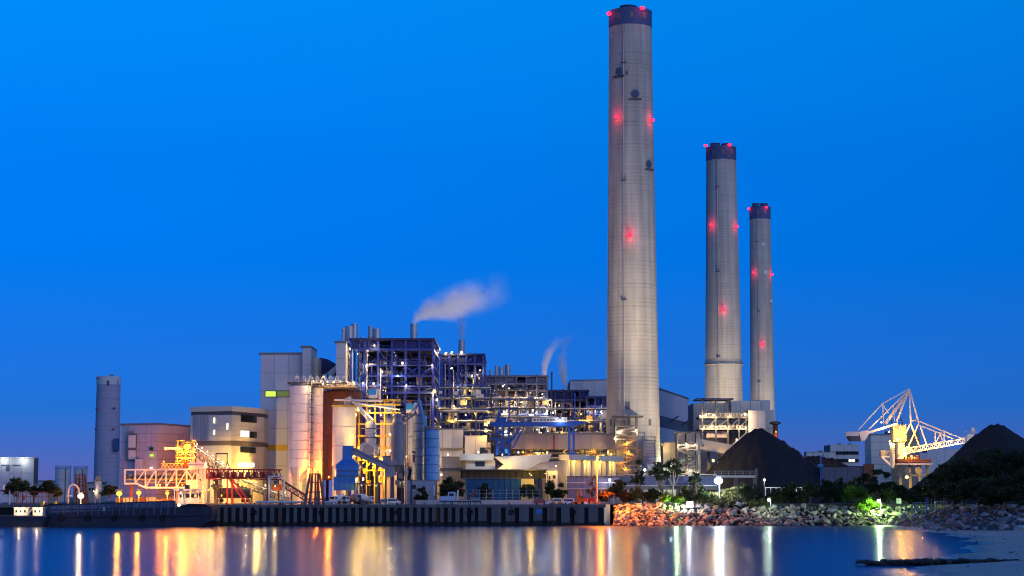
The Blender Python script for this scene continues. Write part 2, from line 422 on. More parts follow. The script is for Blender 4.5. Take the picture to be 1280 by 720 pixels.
src = b_.inputs['Base Color'].links[0].from_socket; mw = t_.nodes.new('ShaderNodeMix'); mw.data_type = 'RGBA'; mw.blend_type = 'MULTIPLY'; t_.links.new(av.outputs['Fac'], mw.inputs[0]); t_.links.new(src, mw.inputs[6]); mw.inputs[7].default_value = (.42, .42, .45, 1); t_.links.new(mw.outputs[2], b_.inputs['Base Color'])
mrr = t_.nodes.new('ShaderNodeMapRange'); t_.links.new(av.outputs['Fac'], mrr.inputs['Value']); mrr.inputs['To Min'].default_value = .95; mrr.inputs['To Max'].default_value = .3; t_.links.new(mrr.outputs[0], b_.inputs['Roughness'])

# ------------------------------------------------------------------ quay
QD = 675.0
weed = mat('tide_weed', (.02, .022, .018), .8, .4, 1.0)
T = thing('quay_wall', 'long concrete quay wall with dark recesses between pale piles along the water', 'quay', (X(500, QD), QD, 0))
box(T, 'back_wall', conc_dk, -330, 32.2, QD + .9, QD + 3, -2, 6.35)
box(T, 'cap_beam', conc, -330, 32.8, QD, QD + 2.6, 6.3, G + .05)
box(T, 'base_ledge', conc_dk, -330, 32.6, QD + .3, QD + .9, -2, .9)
for i in range(35):
    px = 263 + i * 9.65
    if px > 597: break
    x = X(px, QD); w_ = .62 + rb.uniform(-.1, .12); pq = box(T, 'pile', conc, x - w_, x + w_, QD + .12 + rb.uniform(0, .1), QD + .9, .4, 6.28); box(T, 'weed_band', weed, x - w_ - .03, x + w_ + .03, QD + .08, QD + .9, .2, 1.3 + rb.uniform(-.3, .5))
px = 603
while px < 752:
    x = X(px, QD); w_ = 1.65 + rb.uniform(-.15, .15); box(T, 'pile', conc, x - w_, x + w_, QD + .12, QD + .9, .4, 6.28); box(T, 'weed_band', weed, x - w_ - .03, x + w_ + .03, QD + .08, QD + .9, .2, 1.3 + rb.uniform(-.3, .5)); px += 17.3
prism_xy(T, 'return_wall', conc_lt, [(32.2, QD + .1), (34.6, QD + 6.5), (34, QD + 7), (31.4, QD + 2)], -1, G + .02)
pbox(T, 'notice_board', blue_p, 670, 678, 637, 642, QD - .08, QD + .05)
for px_ in (318, 402, 497, 588, 640, 717):
    c = P(px_, 640, QD - .35); pipe(T, 'tyre_fender', rubber, [(c.x + .7 * math.cos(R(a)), c.y, c.z + .7 * math.sin(R(a))) for a in range(0, 361, 30)], .26, 8); rod(T, 'fender_chain', steel_dk, (c.x, c.y + .2, c.z + .7), (c.x, c.y + .2, 6.6), .06, 6)
for px_ in (350, 548, 690):
    x = X(px_, QD - .2)
    for dx in (-.25, .25): rod(T, 'ladder_rail', rust, (x + dx, QD - .12, .3), (x + dx, QD - .12, G + .9), .07, 6)
    for k in range(14): rod(T, 'ladder_rung', rust, (x - .25, QD - .12, .8 + k * .5), (x + .25, QD - .12, .8 + k * .5), .04, 6)
for i in range(14):
    x = -100 + i * 9.9; lathe(T, 'bollard', steel_dk, (x, QD + 1.2, G + .04), [(.28, 0), (.24, .35), (.36, .5), (.3, .62)], 10)
for i in range(26):
    x = -101 + i * 5.1
    if rb.random() < .5: box(T, 'kerb_stone', conc_lt, x, x + 3.9, QD + .25, QD + .62, G + .05, G + .32)

# ------------------------------------------------------------------ rock revetments
ROCKS = {}
def rock_mesh(m, k):
    key = (m.name, k)
    if key in ROCKS: return ROCKS[key]
    r_ = random.Random(100 + k); bm = bmesh.new()
    for i in range(13):
        v = V((r_.gauss(0, 1), r_.gauss(0, 1), r_.gauss(0, 1))).normalized() * r_.uniform(.75, 1.05)
        bm.verts.new((v.x * 1.1, v.y, v.z * .72))
    res = bmesh.ops.convex_hull(bm, input=bm.verts[:])
    bmesh.ops.delete(bm, geom=[e for e in res['geom_interior'] if isinstance(e, bmesh.types.BMVert)], context='VERTS')
    me = bpy.data.meshes.new('boulder'); bm.to_mesh(me); bm.free(); me.materials.append(m); ROCKS[key] = me; return me
def lerp_poly(pl, s):
    n = len(pl) - 1; i = min(n - 1, int(s * n)); f = s * n - i; return V(pl[i]).lerp(V(pl[i + 1]), f)
def revetment(label, toe, top, nalong, nup, size, seed, m=rock_m):
    r_ = random.Random(seed); c = lerp_poly(toe, .5)
    T = thing('rock_revetment', label, 'rock bank', (c.x, c.y, 0), group='rock banks along the shore')
    vs_, fs_ = [], []; n = 24
    for i in range(n + 1):
        a = lerp_poly(toe, i / n); b = lerp_poly(top, i / n)
        vs_ += [a + V((0, 0, -1.6)), b + V((0, 0, -1.0)), b + V((0, 0, -4)), a + V((0, 0, -4))]
    for i in range(n):
        k = i * 4; fs_.append((k, k + 4, k + 5, k + 1))
    meshobj(T, 'core', rock_d, vs_, fs_)
    cells = [(i, j) for i in range(nalong) for j in range(nup)]
    for i, j in cells:
        s = min(1, max(0, (i + .5 + r_.uniform(-.5, .5) + (.5 if j % 2 else 0)) / nalong)); u = (j + .3 + r_.uniform(-.35, .35)) / nup
        p = lerp_poly(toe, s).lerp(lerp_poly(top, s), u)
        o = bpy.data.objects.new('boulder', rock_mesh(m, r_.randrange(9)))
        k = size * (.45 + 1.15 * r_.random() ** 1.5)
        o.location = p + V((0, 0, r_.uniform(-.5, .25))) - org(T)
        o.scale = (k * r_.uniform(.8, 1.4), k, k * r_.uniform(.6, 1.1)); o.rotation_euler = (r_.uniform(-.6, .6), r_.uniform(-.6, .6), r_.uniform(0, 6.3))
        link(o, T)
    # small stones wedged between the boulders
    vv, ff = [], []
    for q in range(420):
        s = r_.random(); u = r_.random(); p = lerp_poly(toe, s).lerp(lerp_poly(top, s), u) + V((r_.uniform(-.6, .6), r_.uniform(-.6, .6), r_.uniform(-.2, .4)))
        k = r_.uniform(.2, .5); b0 = len(vv)
        for dx, dy, dz in ((1, 0, 0), (-.8, .3, 0), (0, 1, .1), (.1, -1, 0), (0, 0, .9), (0, 0, -.8)): vv.append(p + V((dx, dy, dz)) * k * r_.uniform(.8, 1.2))
        for f in ((0, 2, 4), (2, 1, 4), (1, 3, 4), (3, 0, 4), (2, 0, 5), (1, 2, 5), (3, 1, 5), (0, 3, 5)): ff.append(tuple(b0 + e for e in f))
    st = meshobj(T, 'small_stones', m, vv, ff); st['kind'] = 'stuff'
    return T
revetment('rock bank beside the quay end, its boulders glowing orange and white', [(35.6, 675.5, 0), (50, 675, 0), (74, 675, 0)], [(36.5, 690.5, 7.3), (52, 691, 7.4), (75, 692, 7.2)], 30, 9, 1.05, 1)
revetment('grey rock bank in the middle of the shore below the floodlit bushes', [(74, 675, 0), (100, 674, 0), (131, 672, 0)], [(75, 692, 7.2), (101, 691, 7.0), (140, 693, 6.9)], 33, 9, 1.1, 2)
revetment('dark bluish rock bank rising to the right behind the beach', [(130, 674, 0), (129, 620, .2), (122, 548, .5), (136, 505, 1.6), (165, 478, 3)], [(140, 694, 6.9), (157, 640, 7.4), (152, 577, 7.6), (162, 541, 8.2), (192, 518, 9)], 30, 10, 1.15, 3)

# groyne
r_ = random.Random(8)
gp = P(1172, 707, 285)
T = thing('rock_groyne', 'low dark rock groyne lying across the beach into the water', 'groyne', (gp.x, 285, 0))
for i in range(80):
    f = i / 79; x = 50.5 + f * 26; y = 285.4 - 1.5 * f + r_.uniform(-1.6, 1.0)
    o = bpy.data.objects.new('boulder', rock_mesh(rock_d, r_.randrange(9))); k = r_.uniform(.3, .95) if 2 < i else .35
    o.location = V((x, y, .3 + r_.uniform(-.1, .45))) - org(T); o.scale = (k * 1.4, k * 1.1, k * .75); o.rotation_euler = (0, 0, r_.uniform(0, 6)); link(o, T)
prism_xz(T, 'ledge', rock_d, [(51.5, -.3), (53, .4), (56, .75), (60, .8), (66, .85), (72, .8), (78, .4), (78, -.3)], 284.4, 286.6)
T = thing('marker_pole', 'thin dark marker pole standing in the water behind the groyne', 'pole', (X(1164, 292), 292, 0))
rod(T, 'shaft', steel_dk, (X(1164, 292), 292, -.5), (X(1164, 292), 292, 1.9), .06); ball(T, 'finial', steel_dk, (X(1164, 292), 292, 1.95), .11)
for i, (px, d) in enumerate(((1219, 420), (1253, 440), (1208, 452), (1262, 330))):
    o = bpy.data.objects.new('beach_stone', rock_mesh(rock_d, i)); x = X(px, d); s = x - shore(d); o.location = (x, d, max(.1, s * .055)); o.scale = (.5, .4, .35); C.objects.link(o)
    o['label'] = ['small dark stone on the sand nearest the water edge', 'small dark stone on the sand towards the right edge', 'small dark stone at the tide line below the rock bank', 'lone dark stone on the sand above the groyne'][i]; o['category'] = 'stone'; o['group'] = 'stones on the beach'

# ------------------------------------------------------------------ coal piles
def pile(label, prof, d, depth, seed, ridge=0):
    """prof: (px, py) skyline at depth d; the heap falls away to the front and the back"""
    pts = [P(x, y, d) for x, y in prof]; r_ = random.Random(seed)
    c = pts[len(pts) // 2]
    T = thing('coal_pile', label, 'coal pile', (c.x, d, G), group='coal stockpiles')
    n, mrows = 110, 50; vs_, fs_ = [], []
    xs = [pts[0].x + (pts[-1].x - pts[0].x) * i / n for i in range(n + 1)]
    def zt(x):
        for a, b in zip(pts[:-1], pts[1:]):
            if a.x <= x <= b.x: return a.z + (b.z - a.z) * (x - a.x) / (b.x - a.x)
        return G
    from mathutils import noise
    for j in range(mrows + 1):
        v = -1 + 2 * j / mrows
        for x in xs:
            h = zt(x) - G; hm = max(p.z for p in pts) - G
            f = max(0, h - abs(v) * hm * 1.0) if abs(v) > .03 else h * .99
            y = d + v * depth
            z = G + f + noise.noise(V((x * .09, y * .09, seed))) * 1.0 * min(1, f / 5) + noise.noise(V((x * .35, y * .12, seed))) * .8 * min(1, f / 4) + noise.noise(V((x * .8, y * .8, seed))) * .5 * min(1, f / 3)
            vs_.append((x, y, z - .3))
    for j in range(mrows):
        for i in range(n): fs_.append((j * (n + 1) + i, j * (n + 1) + i + 1, (j + 1) * (n + 1) + i + 1, (j + 1) * (n + 1) + i))
    meshobj(T, 'heap', coal, vs_, fs_, smooth=True)
pile('big conical black coal pile in front of the middle chimney', [(846, 628), (870, 600), (907, 563), (933, 540), (944, 534), (952, 534), (966, 541), (992, 560), (1018, 578), (1042, 588), (1098, 628)], 800, 48, 1)
pile('low black coal heap just right of the big conical pile', [(975, 630), (1000, 572), (1018, 568), (1040, 571), (1066, 584), (1120, 630)], 900, 36, 2)
pile('tall black coal pile at the right edge behind the dark trees', [(1112, 630), (1150, 600), (1190, 568), (1215, 545), (1236, 530), (1247, 528), (1262, 536), (1285, 550), (1340, 575), (1420, 630)], 760, 50, 3)

# ================================================================== CHIMNEYS
def chimney(label, pxc, pyc, d, ztop, r_top, r_base, cap_h, flues, reds, ports=(), windows=(), ring=None, slots=0):
    cx = P(pxc, pyc, d).x
    T = thing('chimney', label, 'chimney', (cx, d, G), group='tall concrete chimneys')
    hh = ztop - G
    def rad(z): f = (z - G) / hh; return r_base + (r_top - r_base) * (f ** .8)
    n = 40; prof = []
    zc = ztop - cap_h
    for i in range(n + 1):
        z = G + (zc - G) * i / n; prof.append((rad(z), z - G))
    lathe(T, 'shaft', concrete, (cx, d, G), prof, 56)
    capo = lathe(T, 'cap_band', chim_cap, (cx, d, zc + .02), [(rad(zc) + .12, 0), (rad(zc) + .12, cap_h - .8), (r_top + .35, cap_h - .6), (r_top + .35, cap_h), (r_top - 1, cap_h + .02), (r_top - 1.2, cap_h - 1)], 48)
    for k in range(slots):
        a = -math.pi / 2 + (k - (slots - 1) / 2) * .62
        x = cx + (rad(zc) + .1) * math.cos(a); y = d + (rad(zc) + .1) * math.sin(a)
        box(T, 'vent_opening', joint, x - .8, x + .8, y - .25, y + .25, zc + cap_h * .35, zc + cap_h * .72, rz=a + math.pi / 2)
    for fx, fr_, fh in flues:
        lathe(T, 'flue', chim_cap, (cx + fx, d, ztop - 2), [(fr_, 0), (fr_, fh + 1.6), (fr_ + .25, fh + 1.6), (fr_ + .25, fh + 2), (fr_ - .4, fh + 2.02), (fr_ - .5, fh)], 24)
    def surf(px, py, out=0.0):
        y = d
        for _ in range(3):
            p = P(px, py, y); r = rad(min(p.z, ztop)) + out; dx = max(-r, min(r, p.x - cx)); y = d - math.sqrt(max(0, r * r - dx * dx))
        p = P(px, py, y); a = V((max(-r, min(r, p.x - cx)), y - d, 0)); a = a.normalized()
        return V((cx, d, p.z)) + a * r, a
    for px, py in reds:
        p, a = surf(px, py, .9)
        s = bar(T, 'obstruction_lamp', steel_dk, p - a * 1.1, p - a * .2, .5, .5)
        b = bpy.data.objects.new('bulb', sph_mesh(eR)); b.location = p - org(T); b.scale = (1.15, 1.0, .8); link(b, s)
        l = bpy.data.lights.new('lamp_light', 'POINT'); l.energy = 600 * K; l.color = (1, .03, .06); l.shadow_soft_size = .3
        lo = bpy.data.objects.new('lamp_light', l); lo.location = p + a * 1.7 - org(T); link(lo, s)
    for px, py, rr, m in ports:
        p, a = surf(px, py); o = rod(T, 'port', m, p - a * .8, p + a * .25, rr, 20)
        rod(o, 'port_cover', chim_cap if m is not white_st else white_st, p + a * .25, p + a * .4, rr * .6, 20)
        if m is not white_st:
            b2 = a.cross(V((0, 0, 1)))
            bar(T, 'port_platform', steel_dk, p - b2 * rr * 1.5 + a * .5 - V((0, 0, rr * 1.35)), p + b2 * rr * 1.5 + a * .5 - V((0, 0, rr * 1.35)), .22, .9)
    for px, py, w_, h_ in windows:
        p, a = surf(px, py); box(T, 'window', band_dk, p.x - w_ / 2, p.x + w_ / 2, p.y - .15, p.y + .5, p.z - h_ / 2, p.z + h_ / 2, rz=math.atan2(a.y, a.x) + math.pi / 2)
    if ring:
        z = Z(ring, d); lathe(T, 'ring_platform', steel_lt, (cx, d, z), [(rad(z) - .1, 0), (rad(z) + 1.0, .2), (rad(z) + 1.0, .5), (rad(z) - .1, .7)], 48)
        pts = [(cx + (rad(z) + .9) * math.cos(R(10 * k)), d + (rad(z) + .9) * math.sin(R(10 * k))) for k in range(37)]
        railing(T, pts, z + .5, 1.3)
    zz = [G + (zc - G) * k / 12 for k in range(13)]; an = R(-112)
    pipe(T, 'ladder', steel_lt, [(cx + (rad(z) + .35) * math.cos(an), d + (rad(z) + .35) * math.sin(an), z) for z in zz], .28, 6)
    for k in range(2, 12, 3):
        z = zz[k]; p = V((cx + (rad(z) + .6) * math.cos(an), d + (rad(z) + .6) * math.sin(an), z)); box(T, 'ladder_landing', steel_dk, p.x - 1.1, p.x + 1.1, p.y - .5, p.y + .6, z - .1, z + .1, rz=an + math.pi / 2)
    return T, surf
C1, surf1 = chimney('nearest and tallest concrete chimney with blue top band', 791.5, 575, 800, 215, 9.0, 11.7, 7, [(-.8, 3.4, 2.6)],
    [(761.5, 17), (803, 10), (771, 146), (815, 150), (787, 294)], [(774, 89, 1.7, band_dk), (794, 117, 1.7, band_dk), (811, 205, 1.7, band_dk)],
    [(785, 507, 1.7, 3), (764, 528, 1.2, 2.6), (812, 528, 1.2, 2.6), (783.5, 91, .9, 1.6)], None, 3)
C2, surf2 = chimney('middle concrete chimney with a ringed platform low on its shaft', 905, 500, 1122, 215.5, 8.7, 12.3, 8, [(-3.4, 2.9, 2.6), (3.4, 2.9, 2.4)],
    [(882, 182), (912, 181), (889, 281), (921, 283), (904, 387)], (), [(898, 196, 1.4, 3), (911, 196, 1.4, 3)], 457, 3)
C3, surf3 = chimney('farthest and slimmest concrete chimney with white round ports', 953.5, 520, 1364, 216.5, 7.4, 9.6, 9, [(-3, 2.7, 2.8), (3, 2.7, 2.8)],
    [(936, 261), (958, 259), (942, 341), (965, 343), (953, 430)], [(954, 305, 1.3, white_st), (957, 340, 1.3, white_st), (964, 376, 1.3, white_st)], (), None, 2)

# unseen floodlights added around the chimney feet to brighten the lower shafts
for Tc, d_, r_b, pw in ((C1, 800, 11, 165000), (C2, 1122, 11, 150000), (C3, 1364, 10, 110000)):
    cx_ = Tc.location.x
    for k_, (dx, dy, ah, f_) in enumerate(((-34, -46, 60, .9), (30, -50, 75, .9), (4, -62, 125, 1.5))):
        fill_flood(Tc, (cx_ + dx, d_ + dy, G + 16), (cx_, d_, ah), (1, .74, .45), pw * f_, 75 if k_ < 2 else 50)

# ================================================================== BUILDINGS
def block(T, name, m, px0, px1, py0, d0, d1, py1=None, nu=0, nv=0, su=0, gap=.12, pm=None, side=True):
    """box whose front shows px0..px1 / py0.. at depth d0, clad in panels on the front and on the side the camera sees"""
    mid = (py0 + 600) / 2
    x0, x1 = X(px0, d0, mid), X(px1, d0, mid); z1 = Z(py0, d0); z0 = G if py1 is None else Z(py1, d0)
    b = box(T, name, joint if nu else m, x0, x1, d0, d1, z0, z1)
    pm = pm or m
    if nu:
        panels(T, pm, (x0, d0, z0), (x1 - x0, 0, 0), z1 - z0, nu, nv, gap)
        if side and su:
            if (x0 + x1) / 2 < 0: panels(T, pm, (x1, d0, z0), (0, d1 - d0, 0), z1 - z0, su, nv, gap)
            else: panels(T, pm, (x0, d1, z0), (0, d0 - d1, 0), z1 - z0, su, nv, gap)
    return b
def roofcap(T, px0, px1, py, d0, d1, h=.8, o=.5, m=roofg):
    x0, x1 = X(px0, d0, py), X(px1, d0, py); z = Z(py, d0)
    return box(T, 'roof', m, x0 - o, x1 + o, d0 - o, d1 + o, z + .01, z + h)

# big grey boiler house at the left
T = thing('boiler_house', 'tall windowless grey boiler house with green-lit window strip', 'building', (X(350, 830), 830, G))
block(T, 'wall', grey_clad, 325, 377, 443, 830, 880, None, 3, 8, 0)
roofcap(T, 325, 377, 443, 830, 880)
block(T, 'stair_tower', grey_clad, 377, 388, 434.5, 826, 850, None, 1, 9, 2)
roofcap(T, 377, 388, 434.5, 826, 850)
block(T, 'annex', cream, 389, 397, 447, 838, 870, None, 1, 8, 3)
pbox(T, 'window', band_dk, 331, 362, 488, 496.5, 829.6, 829.9)
pbox(T, 'window_pane', lit_y, 332, 344.6, 489, 495.6, 829.4, 829.65); pbox(T, 'window_pane', lit_g, 346, 361, 489, 495.6, 829.4, 829.65)
pbox(T, 'louvre_strip', yellow_p, 330, 359, 556, 563, 829.5, 829.8)
for k in range(5): pbox(T, 'roof_vent', roofg, 330 + k * 9, 333 + k * 9, 440.8, 443, 845, 850)
for k in range(2): pbox(T, 'window', glass, 389.5, 391, 445.5 + 13 * k, 448.5 + 13 * k, 825.6, 825.9) if False else None
# conveyor head-house joining it to the steel frame
T = thing('conveyor_gallery', 'dark sloping conveyor gallery between the grey boiler house and a white tower', 'conveyor', (X(405, 850), 850, G))
prism_xz(T, 'gallery', navyd, [(X(398, 850), Z(447, 850)), (X(408, 850), Z(449, 850)), (X(420, 850), Z(456, 850)), (X(420, 850), Z(466, 850)), (X(398, 850), Z(466, 850))], 850, 860)
prism_xz(T, 'chute', grey_clad, [(X(407, 845), Z(466, 845)), (X(420, 845), Z(455, 845)), (X(420, 845), Z(462, 845)), (X(411, 845), Z(473, 845))], 845, 849)
for px in (399, 409, 418): bar(T, 'leg', steel_dk, (X(px, 855), 855, G), (X(px, 855), 855, Z(466, 855)), 1.2)
# white stair tower
T = thing('stair_tower', 'narrow white stair tower at the left of the navy steel frames', 'tower', (X(425, 790), 790, G))
block(T, 'wall', white_clad, 419.5, 431, 428.5, 790, 820, None, 1, 10, 2, pm=white_clad); roofcap(T, 419.5, 431, 428.5, 790, 820)
for k in range(3): box(T, 'window', glass, X(431, 790) + .13, X(431, 790) + .2, 800, 803, Z(445 + 14 * k, 800), Z(442 + 14 * k, 800))
pfix(T, 437.5, 436.5, 795, col=WARM, power=1800, r=.5)

# octagonal cream building
T = thing('control_building', 'cream building with angled corner and two dark bands, lit warm', 'building', (X(280, 790), 790, G))
dd = 790
pa = V((X(236.5, dd + 8), dd + 8, 0)); pb = V((X(288, dd), dd, 0)); pc = V((X(328.5, dd + 26), dd + 26, 0))
z1 = Z(507.5, dd)
def oct_part(name, m, z0_, z1_, grow=0.0, par=None):
    a, b, c = pa.copy(), pb.copy(), pc.copy()
    cen = V(((a.x + c.x) / 2, dd + 40, 0))
    pts = [p + (p - cen).normalized() * grow for p in (a, b, c)]
    back = [V((c.x, dd + 80, 0)), V((a.x, dd + 80, 0))]
    return prism_xy(par or T, name, m, [(p.x, p.y) for p in pts + back], z0_, z1_)
oct_part('wall', cream, G, z1 - 3.6); oct_part('parapet', cream, z1 - 2.1, z1, .6); oct_part('band', band_dk, z1 - 3.6, z1 - 2.1, -.3)
zb = Z(554, dd); oct_part('band', mat('brown_band', (.16, .13, .12), .7), zb - .8, zb + 1.0, .25)
ztop = z1 - 3.7
for lo_, hi_, nv in ((G, zb - .9, 4), (zb + 1.1, ztop, 5)):
    panels(T, cream, (pa.x, pa.y, lo_), pb - pa, hi_ - lo_, 3, nv, .16); panels(T, cream, (pb.x, pb.y, lo_), pc - pb, hi_ - lo_, 2, nv, .16)
ab = (pb - pa); bc = (pc - pb); n1 = V((ab.y, -ab.x, 0)).normalized(); n2 = V((bc.y, -bc.x, 0)).normalized()
def onface(p0, u, n_, f0, f1, py0, py1, name, m, th=.3):
    a = p0 + u * f0; b = p0 + u * f1; c = (a + b) / 2 + n_ * .22; dm = c.y
    o = bpy.data.objects.new(name, cube_mesh(m)); o.location = V((c.x, c.y, (Z(py0, dm) + Z(py1, dm)) / 2)) - org(T)
    o.scale = ((b - a).length, th, Z(py0, dm) - Z(py1, dm)); o.rotation_euler = (0, 0, math.atan2(u.y, u.x)); return link(o, T)
for k in range(9): onface(pa, ab, n1, .09 + k * .042, .105 + k * .042, 518.5, 551, 'fin', steel_lt, .5)
onface(pa, ab, n1, .07, .48, 518.5, 551, 'louvre_panel', lav_clad, .12)
for f, py0, py1 in ((.57, 522, 529), (.57, 537.5, 543.5), (.89, 529, 537)): onface(pa, ab, n1, f, f + .035, py0, py1, 'slot_window', lit_w)
o = onface(pb, bc, n2, .27, .75, 519, 528, 'window', glass)
o = onface(pb, bc, n2, .27, .52, 538.5, 546, 'window', lit_w); onface(pb, bc, n2, .54, .76, 540, 547.5, 'window', glass)
onface(pb, bc, n2, .27, .74, 559, 566, 'window', glass)
onface(pb, bc, n2, .20, .70, 578.5, 583.5, 'sign_lamp', lit_w)
fixture(T, pb + bc * .45 + n2 * 6 + V((0, 0, Z(590, 795))), col=YEL, power=30000, r=.5)
fixture(T, pb + ab * -.2 + n1 * 9 + V((0, 0, Z(597, 795))), col=YEL, power=12000, r=.5)

# clad building left of it
T = thing('turbine_hall', 'grey-blue panel building with white recessed bays, right side glowing orange', 'building', (X(190, 830), 830, G))
pa = V((X(149.5, 830), 830, 0)); pb = V((X(196, 822), 822, 0)); pc = V((X(236, 850), 850, 0)); z1 = Z(531.5, 830)
prism_xy(T, 'wall', joint, [(p.x, p.y) for p in (pa, pb, pc)] + [(pc.x, 900), (pa.x, 900)], G, z1)
panels(T, lav_clad, (pa.x, pa.y, G), pb - pa, z1 - G, 6, 9, .12); panels(T, cream, (pb.x, pb.y, G), pc - pb, z1 - G, 5, 9, .12)
prism_xy(T, 'roof', roofg, [(pa.x - .4, pa.y - .4), (pb.x, pb.y - .5), (pc.x + .4, pc.y - .4), (pc.x + .4, 900), (pa.x - .4, 900)], z1 + .01, z1 + .7)
pbox(T, 'recess', band_dk, 159, 170, 542.5, 575, 825.0, 827); pbox(T, 'bay_panel', white_clad, 160.5, 169.6, 544, 559.5, 824.8, 825.3); pbox(T, 'bay_panel', white_clad, 160.5, 169.6, 563, 574, 824.8, 825.3)
pbox(T, 'stair_box', lav_clad, 168.5, 178, 574, 600, 819, 824); pbox(T, 'vent', roofg, 160, 166, 538, 541, 823.5, 825)
pbox(T, 'window', glass, 187, 191, 559, 563, 821.5, 822.6); pbox(T, 'window', lit_y, 187, 191, 567.5, 570.5, 821.5, 822.6); pbox(T, 'window', lit_w, 187, 190, 584, 586, 821.5, 822.6)
for k in range(3): pbox(T, 'window', glass, 205.5 + 10 * k, 209 + 10 * k, 566.5, 570.5, 820, 821.5) if k < 0 else None

# far left chimney-like tower
T = thing('silo_tower', 'broad violet-grey concrete tower with white top band in the far left', 'tower', (X(133.5, 1300), 1300, G))
cx = X(134, 1300, 560); z1 = Z(471, 1300)
lathe(T, 'shaft', mat('far_tower_concrete', (.44, .39, .49), .9, .14, .05, streak=.14, ring=.35, ringp=3.0, rnd=0), (cx, 1300, G), [(8.7, 0), (7.9, z1 - 5.5 - G)], 40)
lathe(T, 'top_band', white_clad, (cx, 1300, z1 - 5.5), [(8.1, 0), (8.1, 5.4), (7.6, 5.5), (7.4, 4.5)], 40)
for k in (-1, 0, 1): pbox(T, 'opening', band_dk, 135 + k * 11 - 1.4, 135 + k * 11 + 1.4, 475.5, 481.5, 1291.6 + abs(k) * 4, 1296)
pbox(T, 'roof_unit', equip, 137.5, 141, 468, 471.2, 1298, 1301); pbox(T, 'roof_unit', white_st, 135, 136.6, 468.6, 471.2, 1298, 1301)
pbox(T, 'side_platform', chim_cap, 142, 147, 548, 563, 1290.5, 1296)
for px, py in ((143, 510), (142, 536), (120.6, 510.5), (119.5, 536.5), (121.5, 472.5)): ball(T, 'obstruction_lamp', mat('dim_red_lens', (.5, .05, .12), .4) if 'dim_red_lens' not in MATS else MATS['dim_red_lens'], P(px, py, 1291.5), .8)

# far-left white hall
T = thing('white_hall', 'white windowless hall at the left edge with two bright roof lamps', 'building', (X(15, 900), 900, G))
block(T, 'wall', white_clad, -20, 42.5, 573, 900, 908, None, 4, 3, 0, .14); roofcap(T, -20, 42.5, 573, 900, 908, .6, .3, white_clad)
for a, b in ((2, 11.5), (16, 25.5)):
    pbox(T, 'shutter', lav_clad, a, b, 582, 603, 899.5, 899.8); pbox(T, 'lintel', band_dk, a - .4, b + .4, 580.8, 582.2, 899.3, 899.7)
pbox(T, 'shutter_vent', band_dk, 7.5, 11.5, 583, 588, 899.2, 899.6)
for px in (4, 28): pfix(T, px, 573.5, 897.5, col=COOL, power=800, r=.95, off=(0, -.5, -1))
# white tanks
for i, (a, b, t) in enumerate(((69, 88.5, 586), (92, 109, 586.5))):
    c = P((a + b) / 2, 600, 930); rr = (X(b, 930) - X(a, 930)) / 2
    T = thing('storage_tank', ['white cylindrical storage tank at far left, the left one of two', 'white cylindrical storage tank at far left, partly behind the rusty tower'][i], 'tank', (c.x, 930, G), group='far white tanks')
    ring_silo(T, (c.x, 930), rr, G, Z(t, 930), 3, siloW, 28); railing(T, [(c.x + rr * math.cos(R(20 * k)), 930 + rr * math.sin(R(20 * k))) for k in range(19)], Z(t, 930), 1.4)
    rod(T, 'ladder', steel_dk, (c.x + rr * .5, 930 - rr * .9, G), (c.x + rr * .5, 930 - rr * .9, Z(t, 930)), .2)
# low sheds behind
for i, (a, b, t, d, m) in enumerate(((42, 69, 602, 960, lav_clad), (108, 122, 604, 940, cream), (44, 60, 607, 900, white_clad))):
    T = thing('low_shed', ['low grey flat shed beyond the trees left of the white tanks', 'low cream shed between the white tanks and the far tower', 'small white shed behind the left trees'][i], 'shed', (X((a + b) / 2, d), d, G))
    block(T, 'wall', m, a, b, t, d, d + 20); roofcap(T, a, b, t, d, d + 20, .6, .5)
    for k in range(3): pbox(T, 'window', glass, a + 3 + k * (b - a) / 3.6, a + 5.5 + k * (b - a) / 3.6, t + 6, t + 9, d - .1, d + .1)

# big hall behind the chimney
T = thing('turbine_hall', 'huge pale hall behind the tallest chimney with dark and blue wall strips', 'building', (X(790, 1075), 1075, G))
pa = V((X(713, 1075), 1075, 0)); pb = V((X(792, 1065), 1065, 0)); pc = V((X(861.5, 1272), 1272, 0)); z1 = Z(475.5, 1070)
prism_xy(T, 'wall', joint, [(p.x, p.y) for p in (pa, pb, pc)] + [(pa.x, 1280)], G, z1)
panels(T, lav_clad, (pa.x, pa.y, G), pb - pa, z1 - G, 5, 5, .15)
hz = [G, Z(553, 1000), Z(531, 1000), Z(530, 1000)]
bc = pc - pb; n2 = V((bc.y, -bc.x, 0)).normalized()
def zrow(frac): return G + (z1 - G) * frac
for a, b, m, nn, th in ((.0, .44, white_clad, 6, .5), (.445, .485, band_bl, 1, .9), (.49, .66, lav_clad, 6, .6), (.665, .755, band_dk, 1, .3), (.76, .99, lav_clad, 6, .6)):
    panels(T, m, (pb.x, pb.y, zrow(a)), bc, zrow(b) - zrow(a), nn, 1, .12, th, name='wall_panel' if nn > 1 else 'wall_band')
for f in (.62, .86):
    p = pb + bc * f + n2 * .3; bar(T, 'strut', steel_dk, p + V((-2.5, -1, zrow(.70))), p + V((5, -3, zrow(.78))), .9)
prism_xy(T, 'roof', roofg, [(pa.x, pa.y - .3), (pb.x + .2, pb.y - .4), (pc.x + .5, pc.y), (pa.x, 1281)], z1 + .01, z1 + .6)

